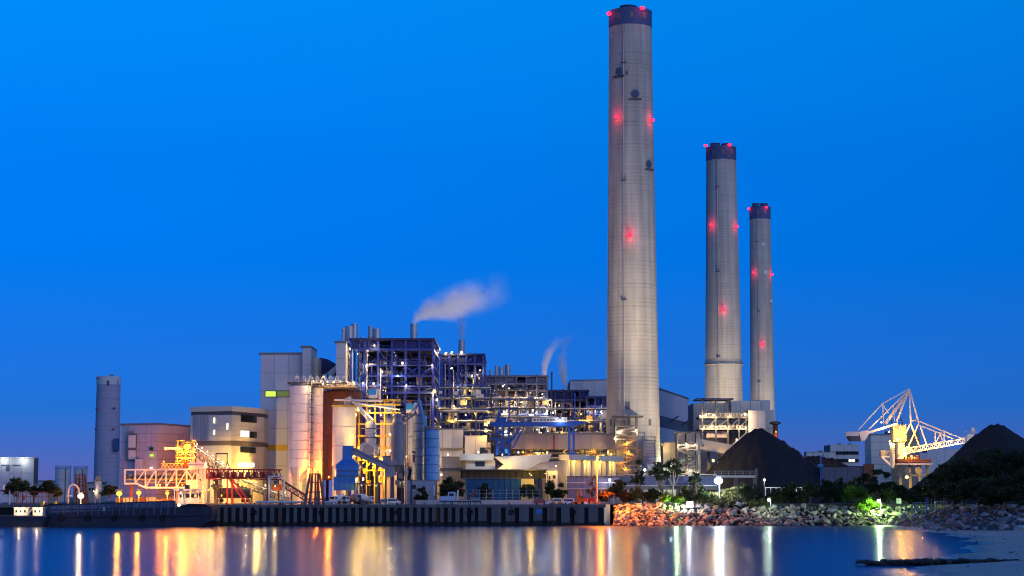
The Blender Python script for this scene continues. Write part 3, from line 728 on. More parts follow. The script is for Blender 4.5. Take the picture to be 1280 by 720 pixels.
# ================================================================== STEEL BOILER FRAMES
def steel_frame(label, px0, px1, pyt, d0, depth, nx, rows, seed, mc, mclad, band_py, stacks, lamps, light_col=WARM, npipe=26, power=1700, group='open steel boiler frames', skylamps=()):
    r_ = random.Random(seed); d1 = d0 + depth; pm = (pyt + 600) / 2
    x0, x1 = X(px0, d0, pm), X(px1, d0, pm); z1 = Z(pyt, d0); zb = Z(band_py, d0)
    T = thing('boiler_structure', label, 'steel frame', ((x0 + x1) / 2, d0, G), group=group)
    lv = [Z(p, d0) for p in rows]                     # floor levels, top down
    xs = [x0 + (x1 - x0) * i / nx for i in range(nx + 1)]; ny = 3; ys = [d0 + depth * j / ny for j in range(ny + 1)]
    for i, x in enumerate(xs):
        for j, y in enumerate(ys):
            if j in (0, ny) or i in (0, nx) or i == nx // 2:
                bar(T, 'column', mc, (x, y, G), (x, y, z1 - .2), .9 if j == 0 else .75)
    # roof deck and the deep cladding band under it
    box(T, 'roof', mclad, x0 - .8, x1 + .8, d0 - .8, d1 + .8, z1 - .15, z1 + .75)
    bw = (x1 - x0) / nx
    for i in range(nx):
        if r_.random() < .82: box(T, 'cladding_panel', mclad, xs[i] + .6, xs[i + 1] - .6, d0 + .6, d0 + .75, zb, z1 - .3)
    for j in range(ny): box(T, 'cladding_panel', mclad, x1 - .75, x1 - .6, ys[j] + .6, ys[j + 1] - .6, (zb + z1) / 2 if j else z1 - 3, z1 - .3)
    box(T, 'back_cladding', mclad, x0 + .5, x1 - .5, d1 - 4, d1 - 3.5, G, z1 - .4)
    # floors: deck, edge beams, railing
    for k, z in enumerate(lv):
        big = .9 if k % 2 == 0 else .55
        bar(T, 'floor_beam', mc, (x0, d0 - .3, z), (x1, d0 - .3, z), .5, big)
        bar(T, 'floor_beam', mc, (x1 + .3, d0, z), (x1 + .3, d1, z), .5, big)
        bar(T, 'floor_beam', mc, (x0, (d0 + d1) / 2, z), (x1, (d0 + d1) / 2, z), .5, big)
        for i in range(1, nx): bar(T, 'cross_beam', mc, (xs[i], d0, z - .1), (xs[i], d1, z - .1), .35, .5)
        a = r_.random() * .5
        box(T, 'floor_deck', steel_dk, x0 + (x1 - x0) * a, x1, d0 + r_.choice((.6, 4, 8)), d1 - 4.2, z + .3, z + .42)
        railing(T, [(x0, d0 - .2), (x1, d0 - .2), (x1, d1)], z + .45, 1.3, mc)
    # bracing
    allz = [z1] + lv + [G]
    for i in range(nx):
        for k in range(len(allz) - 1):
            q = r_.random()
            if q < .34:
                a, b = (xs[i], xs[i + 1]) if r_.random() < .5 else (xs[i + 1], xs[i])
                bar(T, 'brace', mc, (a, d0 + .2, allz[k + 1]), (b, d0 + .2, allz[k] - .4), .42)
                if q < .13: bar(T, 'brace', mc, (b, d0 + .3, allz[k + 1]), (a, d0 + .3, allz[k] - .4), .42)
    for j in range(ny):
        for k in range(len(allz) - 1):
            if r_.random() < .5: bar(T, 'brace', mc, (x1, ys[j], allz[k + 1]), (x1, ys[j + 1], allz[k] - .4), .42)
    # boiler casing, ducts, vessels
    bx0 = x0 + (x1 - x0) * .16; bx1 = x0 + (x1 - x0) * .86
    zt = zb - 1; zm = zb - (zb - G) * .55
    box(T, 'boiler_casing', mclad, bx0, bx1, d0 + depth * .45, d1 - 5, zm, zt)
    prism_xz(T, 'ash_hopper', equip, [(bx0, zm), ((bx0 + bx1) / 2 - 3, zm - 12), ((bx0 + bx1) / 2 + 3, zm - 12), (bx1, zm)], d0 + depth * .45, d1 - 6)
    for k in range(int(npipe * .8)):
        z = r_.uniform(G + 4, zt - 3); x = r_.uniform(x0 + 2, x1 - 3); y = d0 + r_.uniform(1.2, depth * .4)
        w_ = r_.uniform(1.2, 4.2); h_ = r_.uniform(1.0, 3.6); m = r_.choice((equip, tan_eq, pipe_m, equip, white_st, mc))
        if r_.random() < .45: rod(T, 'vessel', m, (x, y, z), (x + w_ * 1.4, y, z), h_ * .42, 14)
        elif r_.random() < .5: rod(T, 'vessel', m, (x, y, z), (x, y, z + h_ * 1.7), w_ * .36, 14)
        else: box(T, 'equipment_box', m, x, x + w_, y, y + 2, z, z + h_)
    for k in range(npipe):
        x = r_.uniform(x0 + 1, x1 - 1); y = d0 + r_.uniform(-.9, depth * .25); rr = r_.choice((.16, .2, .28, .38, .5))
        za = r_.uniform(G + 3, zt - 8); zz = za + r_.uniform(6, 22); zz = min(zz, zb); w_ = r_.uniform(3, 12) * r_.choice((-1, 1)); xx = min(x1 - .5, max(x0 + .5, x + w_))
        m = r_.choice((pipe_m, white_st, steel_dk, mc, mc))
        pts = [(x, y, za), (x, y, zz - rr * 3), (x + math.copysign(rr * 3, xx - x), y, zz), (xx, y, zz)]
        if r_.random() < .5: pts += [(xx + .01, y, zz - r_.uniform(2, 7))]
        pipe(T, 'pipe', m, pts, rr, 7)
    for k in range(nx * 2):
        x = r_.uniform(x0 + .6, x1 - .6); za = r_.uniform(G + 3, zb - 14); rod(T, 'riser_pipe', r_.choice((pipe_m, mc, steel_dk, mc)), (x, d0 - .55 - .3 * r_.random(), za), (x, d0 - .55, min(zb, za + r_.uniform(10, 34))), r_.uniform(.12, .26), 8)
    for px, py, pw, hpx in stacks:
        c = P(px, py, d0 + depth * .3); s = (d0 + depth * .3) / F; rr = pw / 2 * s; zt_ = Z(py - hpx, d0 + depth * .3)
        so_ = lathe(T, 'exhaust_stack', pipe_m, (c.x, d0 + depth * .3, c.z - 2), [(rr, 0), (rr, (zt_ - c.z + 2) * .55), (rr + .18, (zt_ - c.z + 2) * .55 + .05), (rr + .18, (zt_ - c.z + 2) * .55 + .5), (rr, (zt_ - c.z + 2) * .55 + .55), (rr, zt_ - c.z + 1.5), (rr + .15, zt_ - c.z + 1.5), (rr + .15, zt_ - c.z + 2), (rr - .3, zt_ - c.z + 2), (rr - .4, zt_ - c.z)], 24)
    for px, py, col, pw, rr in lamps: fixture(T, P(px, py, d0 - 1.3), col=col, power=pw, r=rr)
    nlv = len(lv)
    for k in range(npipe // 3):
        z = lv[r_.randrange(nlv)] - 1.2; x = r_.uniform(x0 + 2, x1 - 2); y = d0 + r_.uniform(1, depth * .35)
        fixture(T, (x, y, max(G + 3, z)), col=r_.choice((light_col, light_col, YEL, COOL)), power=power * r_.uniform(.4, 1.2), r=r_.uniform(.2, .42))
    return T
W_, S_, Y_, C_ = WARM, SOD, YEL, COOL
steel_frame('leftmost and tallest navy steel boiler frame, with silver flues on its roof', 438, 541, 425, 800, 60, 6, (437, 457, 470, 483, 491, 506, 522, 540, 560, 580), 11, navy, navyd, 437,
    [(437, 432, 12, 24), (443, 431, 8, 26), (429.5, 432, 5, 21), (463, 431, 6, 23), (471, 431, 9, 20), (453, 431, 4, 10), (517, 425, 8.5, 20)],
    [(468, 432, W_, 1500, .5), (459, 456.5, W_, 2600, .55), (503, 454, W_, 1500, .75), (453.5, 479, W_, 1800, .5), (467, 479.5, W_, 2400, .6), (508, 482, W_, 2200, .5), (540, 456.5, W_, 1200, .4), (543, 489.5, Y_, 5200, 1.1), (546, 500, W_, 3600, .7), (497, 470, C_, 1800, .4), (478, 465, W_, 1800, .4)], npipe=64)
T2_ = steel_frame('second navy steel boiler frame, with one steaming flue on top', 551, 604, 444, 872, 55, 5, (455, 470, 481, 494, 508, 524, 545, 565), 12, navy, navyd, 455,
    [(577, 443, 8, 18)], [(577, 440.5, W_, 2200, .8), (557, 442, W_, 900, .6), (564.5, 441, W_, 1200, .8), (548.5, 514, W_, 2400, .7), (572, 484, W_, 2000, .4), (590, 470, W_, 2000, .4), (600, 463, W_, 1600, .45), (580, 500, W_, 2200, .45)], npipe=42)
T3_ = steel_frame('faded violet boiler frame with three flues, lit warm inside', 607, 684, 471, 935, 55, 6, (480, 488, 497, 508, 518, 530, 548, 570), 13, violet, violet, 479,
    [(620.5, 470, 4, 13), (626.5, 471, 6, 12), (634.5, 470, 7, 14), (613.5, 472, 4, 9)], [(640, 509, W_, 2400, .6), (649, 511, C_, 1500, .6), (663, 518, C_, 1800, .8), (666, 512, C_, 1800, .8), (630, 515, W_, 3600, .8), (655, 498, W_, 3000, .4), (672, 498, W_, 2600, .5), (684, 514, C_, 2200, .55), (691, 516, C_, 2200, .5), (640, 501, Y_, 3600, .4)], npipe=54, power=1700)
steel_frame('low dark navy boiler frame just left of the tallest chimney', 684, 735, 489, 1000, 45, 5, (500, 512, 522, 535, 550, 570), 14, navyd, navyd, 503,
    [(705, 489, 5, 3)], [(734, 531, Y_, 2600, .7), (697, 512, W_, 2400, .5), (699, 507, W_, 1800, .45), (728, 512, W_, 1600, .45), (720, 511, W_, 1600, .4)], npipe=34, light_col=SOD)
steel_frame('lowest dark navy frame touching the tallest chimney, with a row of small lamps', 734, 764, 497, 992, 45, 3, (508, 518, 530, 545, 565), 15, navyd, navyd, 506,
    [], [(737, 512, C_, 1500, .45), (744, 514, C_, 1500, .45), (751, 515, C_, 1500, .45), (757, 516.5, W_, 2200, .75)], npipe=24, light_col=SOD)

fill_flood(T2_, P(558, 441, 868), P(560, 378, 818), (1, .9, .8), 90000, 60, .4); fill_flood(T2_, P(565, 440, 866), P(590, 385, 850), (1, .9, .8), 70000, 60, .4)  # extra roof floods added to whiten the steam plume
fill_flood(T3_, P(672, 469, 934), P(690, 440, 985), (1, .9, .8), 90000, 50, .4); fill_flood(T3_, P(682, 470, 934), P(707, 450, 1020), (1, .9, .8), 90000, 50, .4)  # unseen roof floods added to light the faint steam wisps
# masts and floodlight spots over the pipe racks
T = thing('flare_mast', 'thin lattice mast on the right end of the faded violet frame', 'mast', (X(690, 930), 930, G))
bar(T, 'shaft', steel_dk, (X(690, 930), 930, G), (X(690, 930), 930, Z(466, 930)), .7); bar(T, 'head', steel_dk, (X(689, 930), 930, Z(466, 930)), (X(691.2, 930), 930, Z(466, 930)), .9)

def pipe_rack(label, px0, px1, py0, py1, d, seed, nl, cols):
    r_ = random.Random(seed); T = thing('pipe_rack', label, 'pipe rack', (X((px0 + px1) / 2, d), d, G), group='pipe racks in front of the boilers')
    x0, x1 = X(px0, d), X(px1, d); z0, z1 = Z(py1, d), Z(py0, d); n = max(3, int((x1 - x0) / 7))
    for i in range(n + 1):
        x = x0 + (x1 - x0) * i / n
        for y in (d, d + 7): bar(T, 'column', steel_dk, (x, y, G), (x, y, z1), .5)
        for z in (z0, (z0 + z1) / 2, z1): bar(T, 'cross_beam', steel_dk, (x, d, z), (x, d + 7, z), .4)
    for k, z in enumerate((z0, (z0 + z1) / 2, z1)):
        bar(T, 'long_beam', steel_dk, (x0, d, z), (x1, d, z), .4, .6)
        for q in range(3): rod(T, 'pipe', r_.choice((pipe_m, white_st, steel_lt)), (x0 + r_.uniform(0, 4), d + 1 + q * 2, z + .6), (x1 - r_.uniform(0, 4), d + 1 + q * 2, z + .6), r_.uniform(.2, .5), 8)
    for k in range(int((x1 - x0) / 3)):
        x = r_.uniform(x0, x1 - 3); z = r_.uniform(z0, z1 - 1); m = r_.choice((tan_eq, equip, white_st, pipe_m))
        if r_.random() < .5: box(T, 'equipment_box', m, x, x + r_.uniform(1, 4), d + 1, d + 3, z, z + r_.uniform(1, 3))
        else: rod(T, 'vessel', m, (x, d + 3, z), (x, d + 3, z + r_.uniform(2, 5)), r_.uniform(.5, 1.3), 12)
    for k in range(nl): fixture(T, (r_.uniform(x0, x1), d - .6, r_.uniform(z0, z1)), col=r_.choice(cols), power=r_.uniform(900, 2600), r=r_.uniform(.25, .5))
    return T
pipe_rack('pipe rack with warm lamps below the second boiler frame', 548, 618, 515, 540, 842, 21, 7, (W_, Y_))
pipe_rack('pipe rack with white lamps behind the blue gantry crane', 622, 700, 522, 545, 860, 22, 8, (W_, C_, Y_))
pipe_rack('tall pipe rack in front of the gap between the first two boiler frames', 540, 614, 486, 512, 858, 24, 5, (W_, Y_))
pipe_rack('tall pipe rack in front of the faded violet frame', 604, 690, 500, 522, 915, 25, 6, (W_, C_, W_))
pipe_rack('tall pipe rack between the faded violet frame and the tallest chimney', 684, 762, 512, 542, 965, 26, 7, (W_, Y_, S_))
pipe_rack('pipe rack with amber lamps beneath the mauve gallery', 640, 768, 562, 574, 800, 23, 8, (Y_, S_, Y_))

# ================================================================== SILOS (left of the frames)
def legs(T, c, r, z0, z1, n, m, w_=.9):
    for k in range(n):
        a = 2 * math.pi * (k + .5) / n; bar(T, 'leg', m, (c[0] + r * math.cos(a), c[1] + r * math.sin(a), z0), (c[0] + r * math.cos(a), c[1] + r * math.sin(a), z1), w_)
def silo(label, px0, px1, py0, py1, d, nr, m, leg_n=6, hopper=True, skirt=False, top=True, name='silo'):
    rr = (X(px1, d, (py0 + py1) / 2) - X(px0, d, (py0 + py1) / 2)) / 2; c = P((px0 + px1) / 2, (py0 + py1) / 2, d)
    T = thing(name, label, 'silo', (c.x, d, G)); z0, z1 = Z(py1, d), Z(py0, d)
    ring_silo(T, (c.x, d), rr, z0, z1, nr, m)
    if hopper and z0 > G + 3: lathe(T, 'hopper', m, (c.x, d, G), [(.7, max(1, z0 - G - rr * 1.3)), (rr - .1, z0 - G - .02)], 28)
    if leg_n and z0 > G + 1: legs(T, (c.x, d), rr - .3, G, z0, leg_n, m)
    railing(T, [(c.x + rr * math.cos(R(15 * k)), d + rr * math.sin(R(15 * k))) for k in range(25)], z1 + .05, 1.4)
    if top:
        r_ = random.Random(int(px0)); 
        for k in range(5):
            a = r_.uniform(0, 6.28); q = r_.uniform(.2, .7) * rr; rod(T, 'vent_pipe', pipe_m, (c.x + q * math.cos(a), d + q * math.sin(a), z1), (c.x + q * math.cos(a), d + q * math.sin(a), z1 + r_.uniform(1.5, 4.5)), .25, 8)
    return T, c, rr, z0, z1
T, c, rr, z0, z1 = silo('big white banded silo at the left of the silo group, on legs', 361.5, 389, 482.5, 585, 745, 9, siloW)
for k in range(11): box(T, 'ladder_landing', steel_dk, c.x + rr - .4, c.x + rr + 1.2, 745 - 3.2, 745 - 2, z0 + k * 2.9, z0 + k * 2.9 + .25)
bar(T, 'ladder', steel_dk, (c.x + rr + .3, 745 - 3.3, G), (c.x + rr + .3, 745 - 3.3, z1 + 2), .35)
r_ = random.Random(5)
pl = box(T, 'top_platform', steel_dk, c.x - rr - .6, c.x + rr + 14, 742, 752, z1 + .9, z1 + 1.3)
for k in range(8):
    x = c.x - 2 + k * 2.6; pipe(T, 'vent_pipe', white_st, [(x, 744 + k % 2, z1 + 1), (x, 744 + k % 2, z1 + 3.2), (x + .5, 744 + k % 2, z1 + 3.9), (x + 1.2, 744 + k % 2, z1 + 3.2), (x + 1.2, 744 + k % 2, z1 + 2)], .3)
railing(T, [(c.x - rr - .6, 742), (c.x + rr + 14, 742)], z1 + 1.3, 1.3)
for px, py in ((392, 477), (404, 479.5), (417, 478)): pfix(T, px, py, 741, col=WARM, power=1900, r=.4)
T, c, rr, z0, z1 = silo('narrower white banded silo beside the big white one', 389.5, 403.5, 484.5, 585, 752, 9, siloW, 5)
pfix(T, 397, 591, 741, col=(1, .19, .01), power=30000, r=.5, off=(0, -.6, -1))
T, c, rr, z0, z1 = silo('rust-brown silo behind the white silos, glowing orange low down', 402, 452, 490, 600, 775, 2, rust, 0, False, top=False)
railing(T, [(c.x - rr, 758), (c.x + rr, 758)], z1 + 1.3, 1.3); box(T, 'top_platform', tan_eq, c.x - rr * .9, c.x + rr * .9, 757.2, 770, z1 + .9, z1 + 1.3)
for k in range(7):
    x = c.x - rr * .8 + k * rr * .25; rod(T, 'filter_unit', tan_eq, (x, 762, z1 + 1.3), (x, 762, z1 + 3.4), .8, 12)
for k in range(6): fixture(T, (c.x - rr * .85 + k * rr * .32, 757.5, z1 + 3.0), col=WARM, power=1700, r=.38)
pfix(T, 421, 592, 745, col=(1, .19, .01), power=46000, r=.55); pfix(T, 411, 597, 738, col=(1, .19, .01), power=26000, r=.4)
T, c, rr, z0, z1 = silo('plain white silo under the yellow-lit platform, its right side glowing', 415.5, 445, 509, 582, 738, 3, siloW, 6)
bar(T, 'rim', yellow_p, (c.x - rr, 738 - rr - .3, z1 + .3), (c.x + rr + 8, 738 - rr - .3, z1 + .3), .5, .6)
pfix(T, 447.5, 512.5, 722, col=YEL, power=14000, r=.8); pfix(T, 445, 519, 722, col=YEL, power=3500, r=.55)
T, c, rr, z0, z1 = silo('pinkish white silo behind the dark vertical vessel', 475, 497, 525, 568, 750, 2, siloW, 6)
pfix(T, 487.5, 543, 738, col=WARM, power=3600, r=.5); pfix(T, 487.5, 563.5, 738, col=WARM, power=4600, r=.55)
T, c, rr, z0, z1 = silo('pinkish white silo hidden behind the blue banded silos', 505, 530, 522, 570, 758, 2, siloW, 6)
pfix(T, 507.5, 571, 735, col=YEL, power=5200, r=.5)

# platform with machinery; the yellow lamplight is painted into its steel colour
T = thing('steel_platform', 'steel platform coloured as yellow-lit, with pipes above the white silo', 'platform', (X(470, 735), 735, G))
for px in (448, 458, 468, 480, 492): bar(T, 'column', yellow_p, (X(px, 735), 735, G), (X(px, 735), 735, Z(500, 735)), .45)
for py in (500, 506, 516, 530, 545, 560, 575, 588): bar(T, 'beam', yellow_p, (X(446, 734.5), 734.5, Z(py, 734.5)), (X(500, 734.5), 734.5, Z(py, 734.5)), .4, .5)
for k in range(6): bar(T, 'brace', yellow_p, (X(448 + 8 * k, 735), 735.3, Z(588, 735)), (X(456 + 8 * k, 735), 735.3, Z(575, 735)), .3)
for py in (506, 560, 575): railing(T, [(X(446, 734), 734), (X(500, 734), 734)], Z(py, 734), 1.2, yellow_p)
rod(T, 'pipe', white_st, P(418, 500, 733), P(478, 501, 733), .4); rod(T, 'pipe', white_st, P(440, 503, 733), P(500, 512, 733), .35); rod(T, 'pipe', pipe_m, P(436, 496, 733), P(466, 526, 733), .6); rod(T, 'pipe', pipe_m, P(448, 510, 732), P(462, 527, 732), .5)
for px, py, w_ in ((458, 536, 5), (462, 552, 4), (454, 585, 5), (466, 588, 6), (472, 596, 5), (458, 600, 5), (480, 592, 5)): pbox(T, 'equipment_box', yellow_p, px, px + w_, py, py + 7, 737, 740)
for px, py, pw in ((453, 560, 3200), (466, 580, 6500), (474, 596, 5200), (458, 570, 4000), (478, 574, 3600)): pfix(T, px, py, 733, col=YEL, power=pw, r=.35)
pfix(T, 453.5, 599, 722, col=WARM, power=5200, r=.75)
for px, py in ((462, 514), (476, 519), (492, 519)): pfix(T, px, py, 733, col=WARM, power=2600, r=.4)
# blue bin-vent filters
for i, (a, b, p0, p1, lab) in enumerate(((460.5, 470, 486, 497.5, 'light blue filter box with white duct, highest and leftmost of three'), (480.5, 489, 504, 516, 'light blue filter box, middle of three above the silos'), (507.5, 517, 504, 516, 'light blue filter box beside the blue boom, rightmost of three'))):
    d = 742; T = thing('dust_filter', lab, 'filter', (X((a + b) / 2, d), d, Z(p1, d)), group='blue dust filters')
    pbox(T, 'casing', blue_c, a, b, p0, p1 - 4, d, d + 3); pbox(T, 'skirt', white_st, a + .3, b - .3, p1 - 4, p1, d + .2, d + 2.8)
    pipe(T, 'duct', white_st, [P(b + .6, p1, d + 1), P(b + .6, p0 + 3, d + 1), P(b + 2, p0 + .6, d + 1), P(b + 4, p0 + 1.8, d + 1), P(b + 4.6, p1 + 1, d + 1)], .45)
    pbox(T, 'motor', orange_p, a + 2, b - 3, p0 - 3, p0, d + .5, d + 2)
    for px in (a + 1, b - 1): bar(T, 'support', steel_dk, (X(px, d + 1), d + 1.4, G), (X(px, d + 1), d + 1.4, Z(p1, d)), .4)
# grey vessel with elbow
T = thing('cyclone_vessel', 'grey cyclone vessel with a big round elbow duct amid yellow light', 'vessel', (X(463, 725), 725, G))
c = P(463.5, 540, 725); s = 725 / F
lathe(T, 'drum', pipe_m, (c.x, 725, Z(554, 725)), [(2.0, 0), (2.0, 3.5), (2.3, 3.6), (2.3, 4.0), (2.0, 4.1), (2.0, 7.4), (1.2, 8.2)], 24)
for py in (535.5, 547): box(T, 'gantry_ring', steel_dk, c.x - 4.2, c.x + 3.2, 722.6, 727, Z(py, 725) - .15, Z(py, 725) + .15)
pipe(T, 'elbow_duct', pipe_m, [P(450, 566, 724.5) + V((1.8 * 0, 0, 0))] + [P(461 + 9.2 * math.cos(a), 563 - 8.6 * math.sin(a), 724.5) for a in [R(x) for x in range(175, -60, -20)]], 1.0, 12)
rod(T, 'blind_flange', equip, P(461, 563, 723.6), P(461, 563, 724.4), 2.0, 20)
for px in (452, 472): bar(T, 'leg', steel_dk, (X(px, 727), 727, G), (X(px, 727), 727, Z(548, 727)), .5)
bar(T, 'support_beam', steel_dk, (X(452, 727), 727, Z(548, 727)), (X(472, 727), 727, Z(548, 727)), .5)
# dark vertical vessel with cap
T = thing('tall_vessel', 'dark blue-grey vertical vessel with capped neck at the plant centre', 'vessel', (X(497.5, 715), 715, G))
c = P(497.5, 550, 715); ves = mat('vessel_grey_blue', (.20, .23, .30), .5, .12, .2, streak=.15)
lathe(T, 'shell', ves, (c.x, 715, Z(580, 715)), [(1.0, -3), (2.5, 0), (2.5, Z(531, 715) - Z(580, 715)), (1.55, Z(528, 715) - Z(580, 715)), (1.55, Z(521, 715) - Z(580, 715)), (2.0, Z(520.5, 715) - Z(580, 715)), (2.0, Z(519.5, 715) - Z(580, 715)), (.4, Z(516.5, 715) - Z(580, 715))], 28)
legs(T, (c.x, 715), 2.2, G, Z(580, 715), 4, steel_dk, .4)
bar(T, 'ladder', steel_dk, (c.x + 2.9, 714, G), (c.x + 2.9, 714, Z(530, 715)), .3)
for py in (545, 565, 582): box(T, 'gantry', steel_dk, c.x - 3.2, c.x + 3.4, 712, 714.8, Z(py, 715) - .12, Z(py, 715) + .08) if py > 570 else None
for k, (px, py) in enumerate(((490, 588), (498, 592), (505, 588), (494, 600))): pbox(T, 'equipment_box', equip, px, px + 5, py, py + 6, 713, 716)
# crossed blue boom
T = thing('derrick', 'bright blue derrick boom leaning over the blue banded silos', 'derrick', (X(530, 722), 722, G))
bar(T, 'boom', blue_c, P(533.5, 535, 720), P(523.5, 498, 720), .75); bar(T, 'stay', steel_dk, P(504, 526, 720), P(525, 503, 720), .3); bar(T, 'stay', steel_dk, P(504, 528, 720), P(521, 516, 720), .45); bar(T, 'back_leg', crane_b, P(518.5, 516, 722), P(524, 499, 720), .45)
bar(T, 'mast', steel_dk, P(533.5, 535, 720.5), (X(533.5, 721), 721, Z(545, 721)), .5)
# blue banded silos
T, c, rr, z0, z1 = silo('blue-grey banded silo half hidden behind the brighter blue one', 516.5, 533, 519, 602, 724, 8, mat('slate_blue_silo', (.12, .19, .38), .5, .15, .2, streak=.15), 0, False, top=False)
T, c, rr, z0, z1 = silo('bright blue banded silo on the low blue plinth building', 528.5, 549.5, 538, 602, 716, 6, mat('blue_silo', (.10, .27, .56), .5, .15, .2, streak=.15), 0, False, top=False)
bar(T, 'ladder', steel_dk, (c.x - rr * .7, 716 - rr * .8, G), (c.x - rr * .7, 716 - rr * .8, z1 + 1.5), .35)
for k in range(5): lathe(T, 'roof_nozzle', steel_dk, (c.x - 2 + k, 716 - 1, z1 + .2), [(.18, 0), (.18, .9)], 8)
pbox(T, 'inspection_box', ves, 531, 536, 571, 573, 712.4, 713.4)
T = thing('plinth_building', 'low blue-grey building under the blue banded silos', 'building', (X(528, 708), 708, G))
block(T, 'wall', mat('blue_grey_wall', (.26, .32, .42), .7, .12, .2, streak=.12), 508, 545, 601, 706, 712, None, 5, 2, 2, .1); roofcap(T, 508, 545, 601, 706, 712, .3, .2)
pbox(T, 'door', white_st, 541.5, 544, 607, 620, 705.5, 705.8); pbox(T, 'window', glass, 514, 520, 606, 611, 705.6, 705.8)
# blue hopper tower
T = thing('batching_hopper', 'blue hopper tower with flared middle and square head', 'hopper', (X(435, 705), 705, G))
d = 705
pbox(T, 'head', blue_p, 428, 441, 557, 575, d, d + 5)
def frust(T, name, m, a, b, y0, dep0, dep1, d):
    v = []
    for (l, r, py, o) in ((a[0], a[1], b[0], dep0), (y0[0], y0[1], b[1], dep1)):
        z = Z(py, d); v += [(X(l, d), d - o, z), (X(r, d), d - o, z), (X(r, d), d + 5 + o, z), (X(l, d), d + 5 + o, z)]
    o_ = meshobj(T, name, m, v, [(0, 1, 2, 3), (7, 6, 5, 4), (0, 4, 5, 1), (1, 5, 6, 2), (2, 6, 7, 3), (3, 7, 4, 0)]); fixn(o_); return o_
frust(T, 'shoulder', blue_p, (427, 441.5), (574.5, 581), (420, 448), .1, 2, d)
pbox(T, 'bin', blue_p, 420, 448, 581, 594, d - 2, d + 7); pbox(T, 'girdle', band_dk, 419, 449, 588, 588.8, d - 2.25, d + 7.2); pbox(T, 'girdle', band_dk, 419.5, 448.6, 594, 595.6, d - 2.2, d + 7.2)
pbox(T, 'base', blue_p, 417, 444, 595.6, 613, d - 2.4, d + 7.4)
for px in (424, 431, 438): pbox(T, 'door_seam', band_dk, px, px + .35, 598, 613, d - 2.46, d - 2.3)
railing(T, [(X(427, d), d), (X(442, d), d)], Z(557, d), 1.2)
T = thing('conveyor_tube', 'dark enclosed conveyor tube sloping down from the blue hopper head', 'conveyor', (X(463, 706), 706, G))
bar(T, 'casing', mauve_g, P(440, 563, 706), P(486, 584, 706), 2.0, 2.3); bar(T, 'roof_strip', band_bl, P(440, 560.5, 704.7), P(486, 581.6, 704.7), .35, .3)
bar(T, 'trestle', steel_dk, (X(452, 707), 707, G), (X(452, 707), 707, Z(571, 707)), .4); bar(T, 'trestle', steel_dk, (X(470, 707), 707, G), (X(470, 707), 707, Z(579, 707)), .4)
T = thing('transfer_house', 'small mauve transfer house at the lower end of the conveyor tube', 'hut', (X(485, 706), 706, G))
pbox(T, 'upper_box', mauve_g, 478.5, 488, 571, 582, 706, 711); pbox(T, 'roof', band_dk, 478, 488.5, 570, 571, 705.6, 711.4); pbox(T, 'side_box', mauve_g, 484, 496, 576, 581, 704.5, 706.4); pbox(T, 'lower_box', mauve_g, 481, 492, 582, 596, 705.5, 710)
for px in (482, 491): bar(T, 'leg', steel_dk, (X(px, 706), 707, G), (X(px, 706), 707, Z(596, 706)), .4)
T = thing('slender_jib', 'thin dark jib with lamp head standing before the blue silos', 'jib', (X(515, 703), 703, G))
bar(T, 'post', white_st, P(514, 599, 703), P(518, 568, 703), .35); bar(T, 'head', steel_dk, P(515, 564.5, 703), P(520, 566, 703), .9); bar(T, 'arm', steel_dk, P(518, 568, 703), P(517, 578, 703), .8); bar(T, 'base', steel_dk, (X(513.8, 703), 703, G), P(514, 599, 703), .6)
T = thing('lean_to_roof', 'flat dark lean-to roof on posts right of the blue hopper', 'shelter', (X(463, 700), 700, G))
pbox(T, 'roof', band_dk, 442, 476, 604, 605.6, 698, 705)
for px in (443, 459, 475): bar(T, 'post', steel_dk, (X(px, 699), 699, G), (X(px, 699), 699, Z(605, 699)), .25)
for px, py in ((452, 607), (470, 607.5)): pfix(T, px, py, 700, col=YEL, power=1400, r=.25)

# ================================================================== WAREHOUSE AREA (centre)
T = thing('annex_building', 'cream block behind the blue banded silos with a dark stripe', 'building', (X(565, 760), 760, G))
block(T, 'wall', cream, 540, 579, 537, 760, 775, None, 3, 4, 0, .12); roofcap(T, 540, 579, 537, 760, 775, .4, .2); pbox(T, 'stripe', tan_eq, 540, 580, 560, 563, 759.3, 759.7)
pfix(T, 560, 568.5, 752, col=WARM, power=3600, r=.45)
T = thing('pump_house', 'small blue-lit shed behind the tree right of the blue silos', 'shed', (X(566, 745), 745, G))
block(T, 'wall', mat('slate_wall', (.25, .29, .36), .7, .1, .2), 553, 582, 572, 745, 752); roofcap(T, 553, 582, 572, 745, 752, .4, .4)
pbox(T, 'gallery', steel_dk, 550, 578, 585, 589, 738, 741); railing(T, [(X(550, 738), 737.9), (X(578, 738), 737.9)], Z(585, 738), 1.2)
pbox(T, 'window', lit_w, 550, 553, 592, 595, 737.5, 737.8)
T = thing('plant_room', 'cream box on the warehouse roof left of the blue gantry crane', 'plant room', (X(597, 758), 758, G))
block(T, 'wall', cream, 581, 608, 545.5, 758, 768, None, 2, 2, 2, .1); roofcap(T, 581, 608, 545.5, 758, 768, .3, .15, cream)
pbox(T, 'lean_to', tan_eq, 608, 613, 553, 567, 759, 766); pfix(T, 607.5, 538.5, 756, col=YEL, power=4200, r=1.0)
for k in range(3): pbox(T, 'roof_unit', steel_dk, 600 + 3 * k, 603.5 + 3 * k, 560 + k, 567, 751, 754)
pbox(T, 'awning', steel_dk, 599.5, 614, 559.4, 560.4, 749, 755)

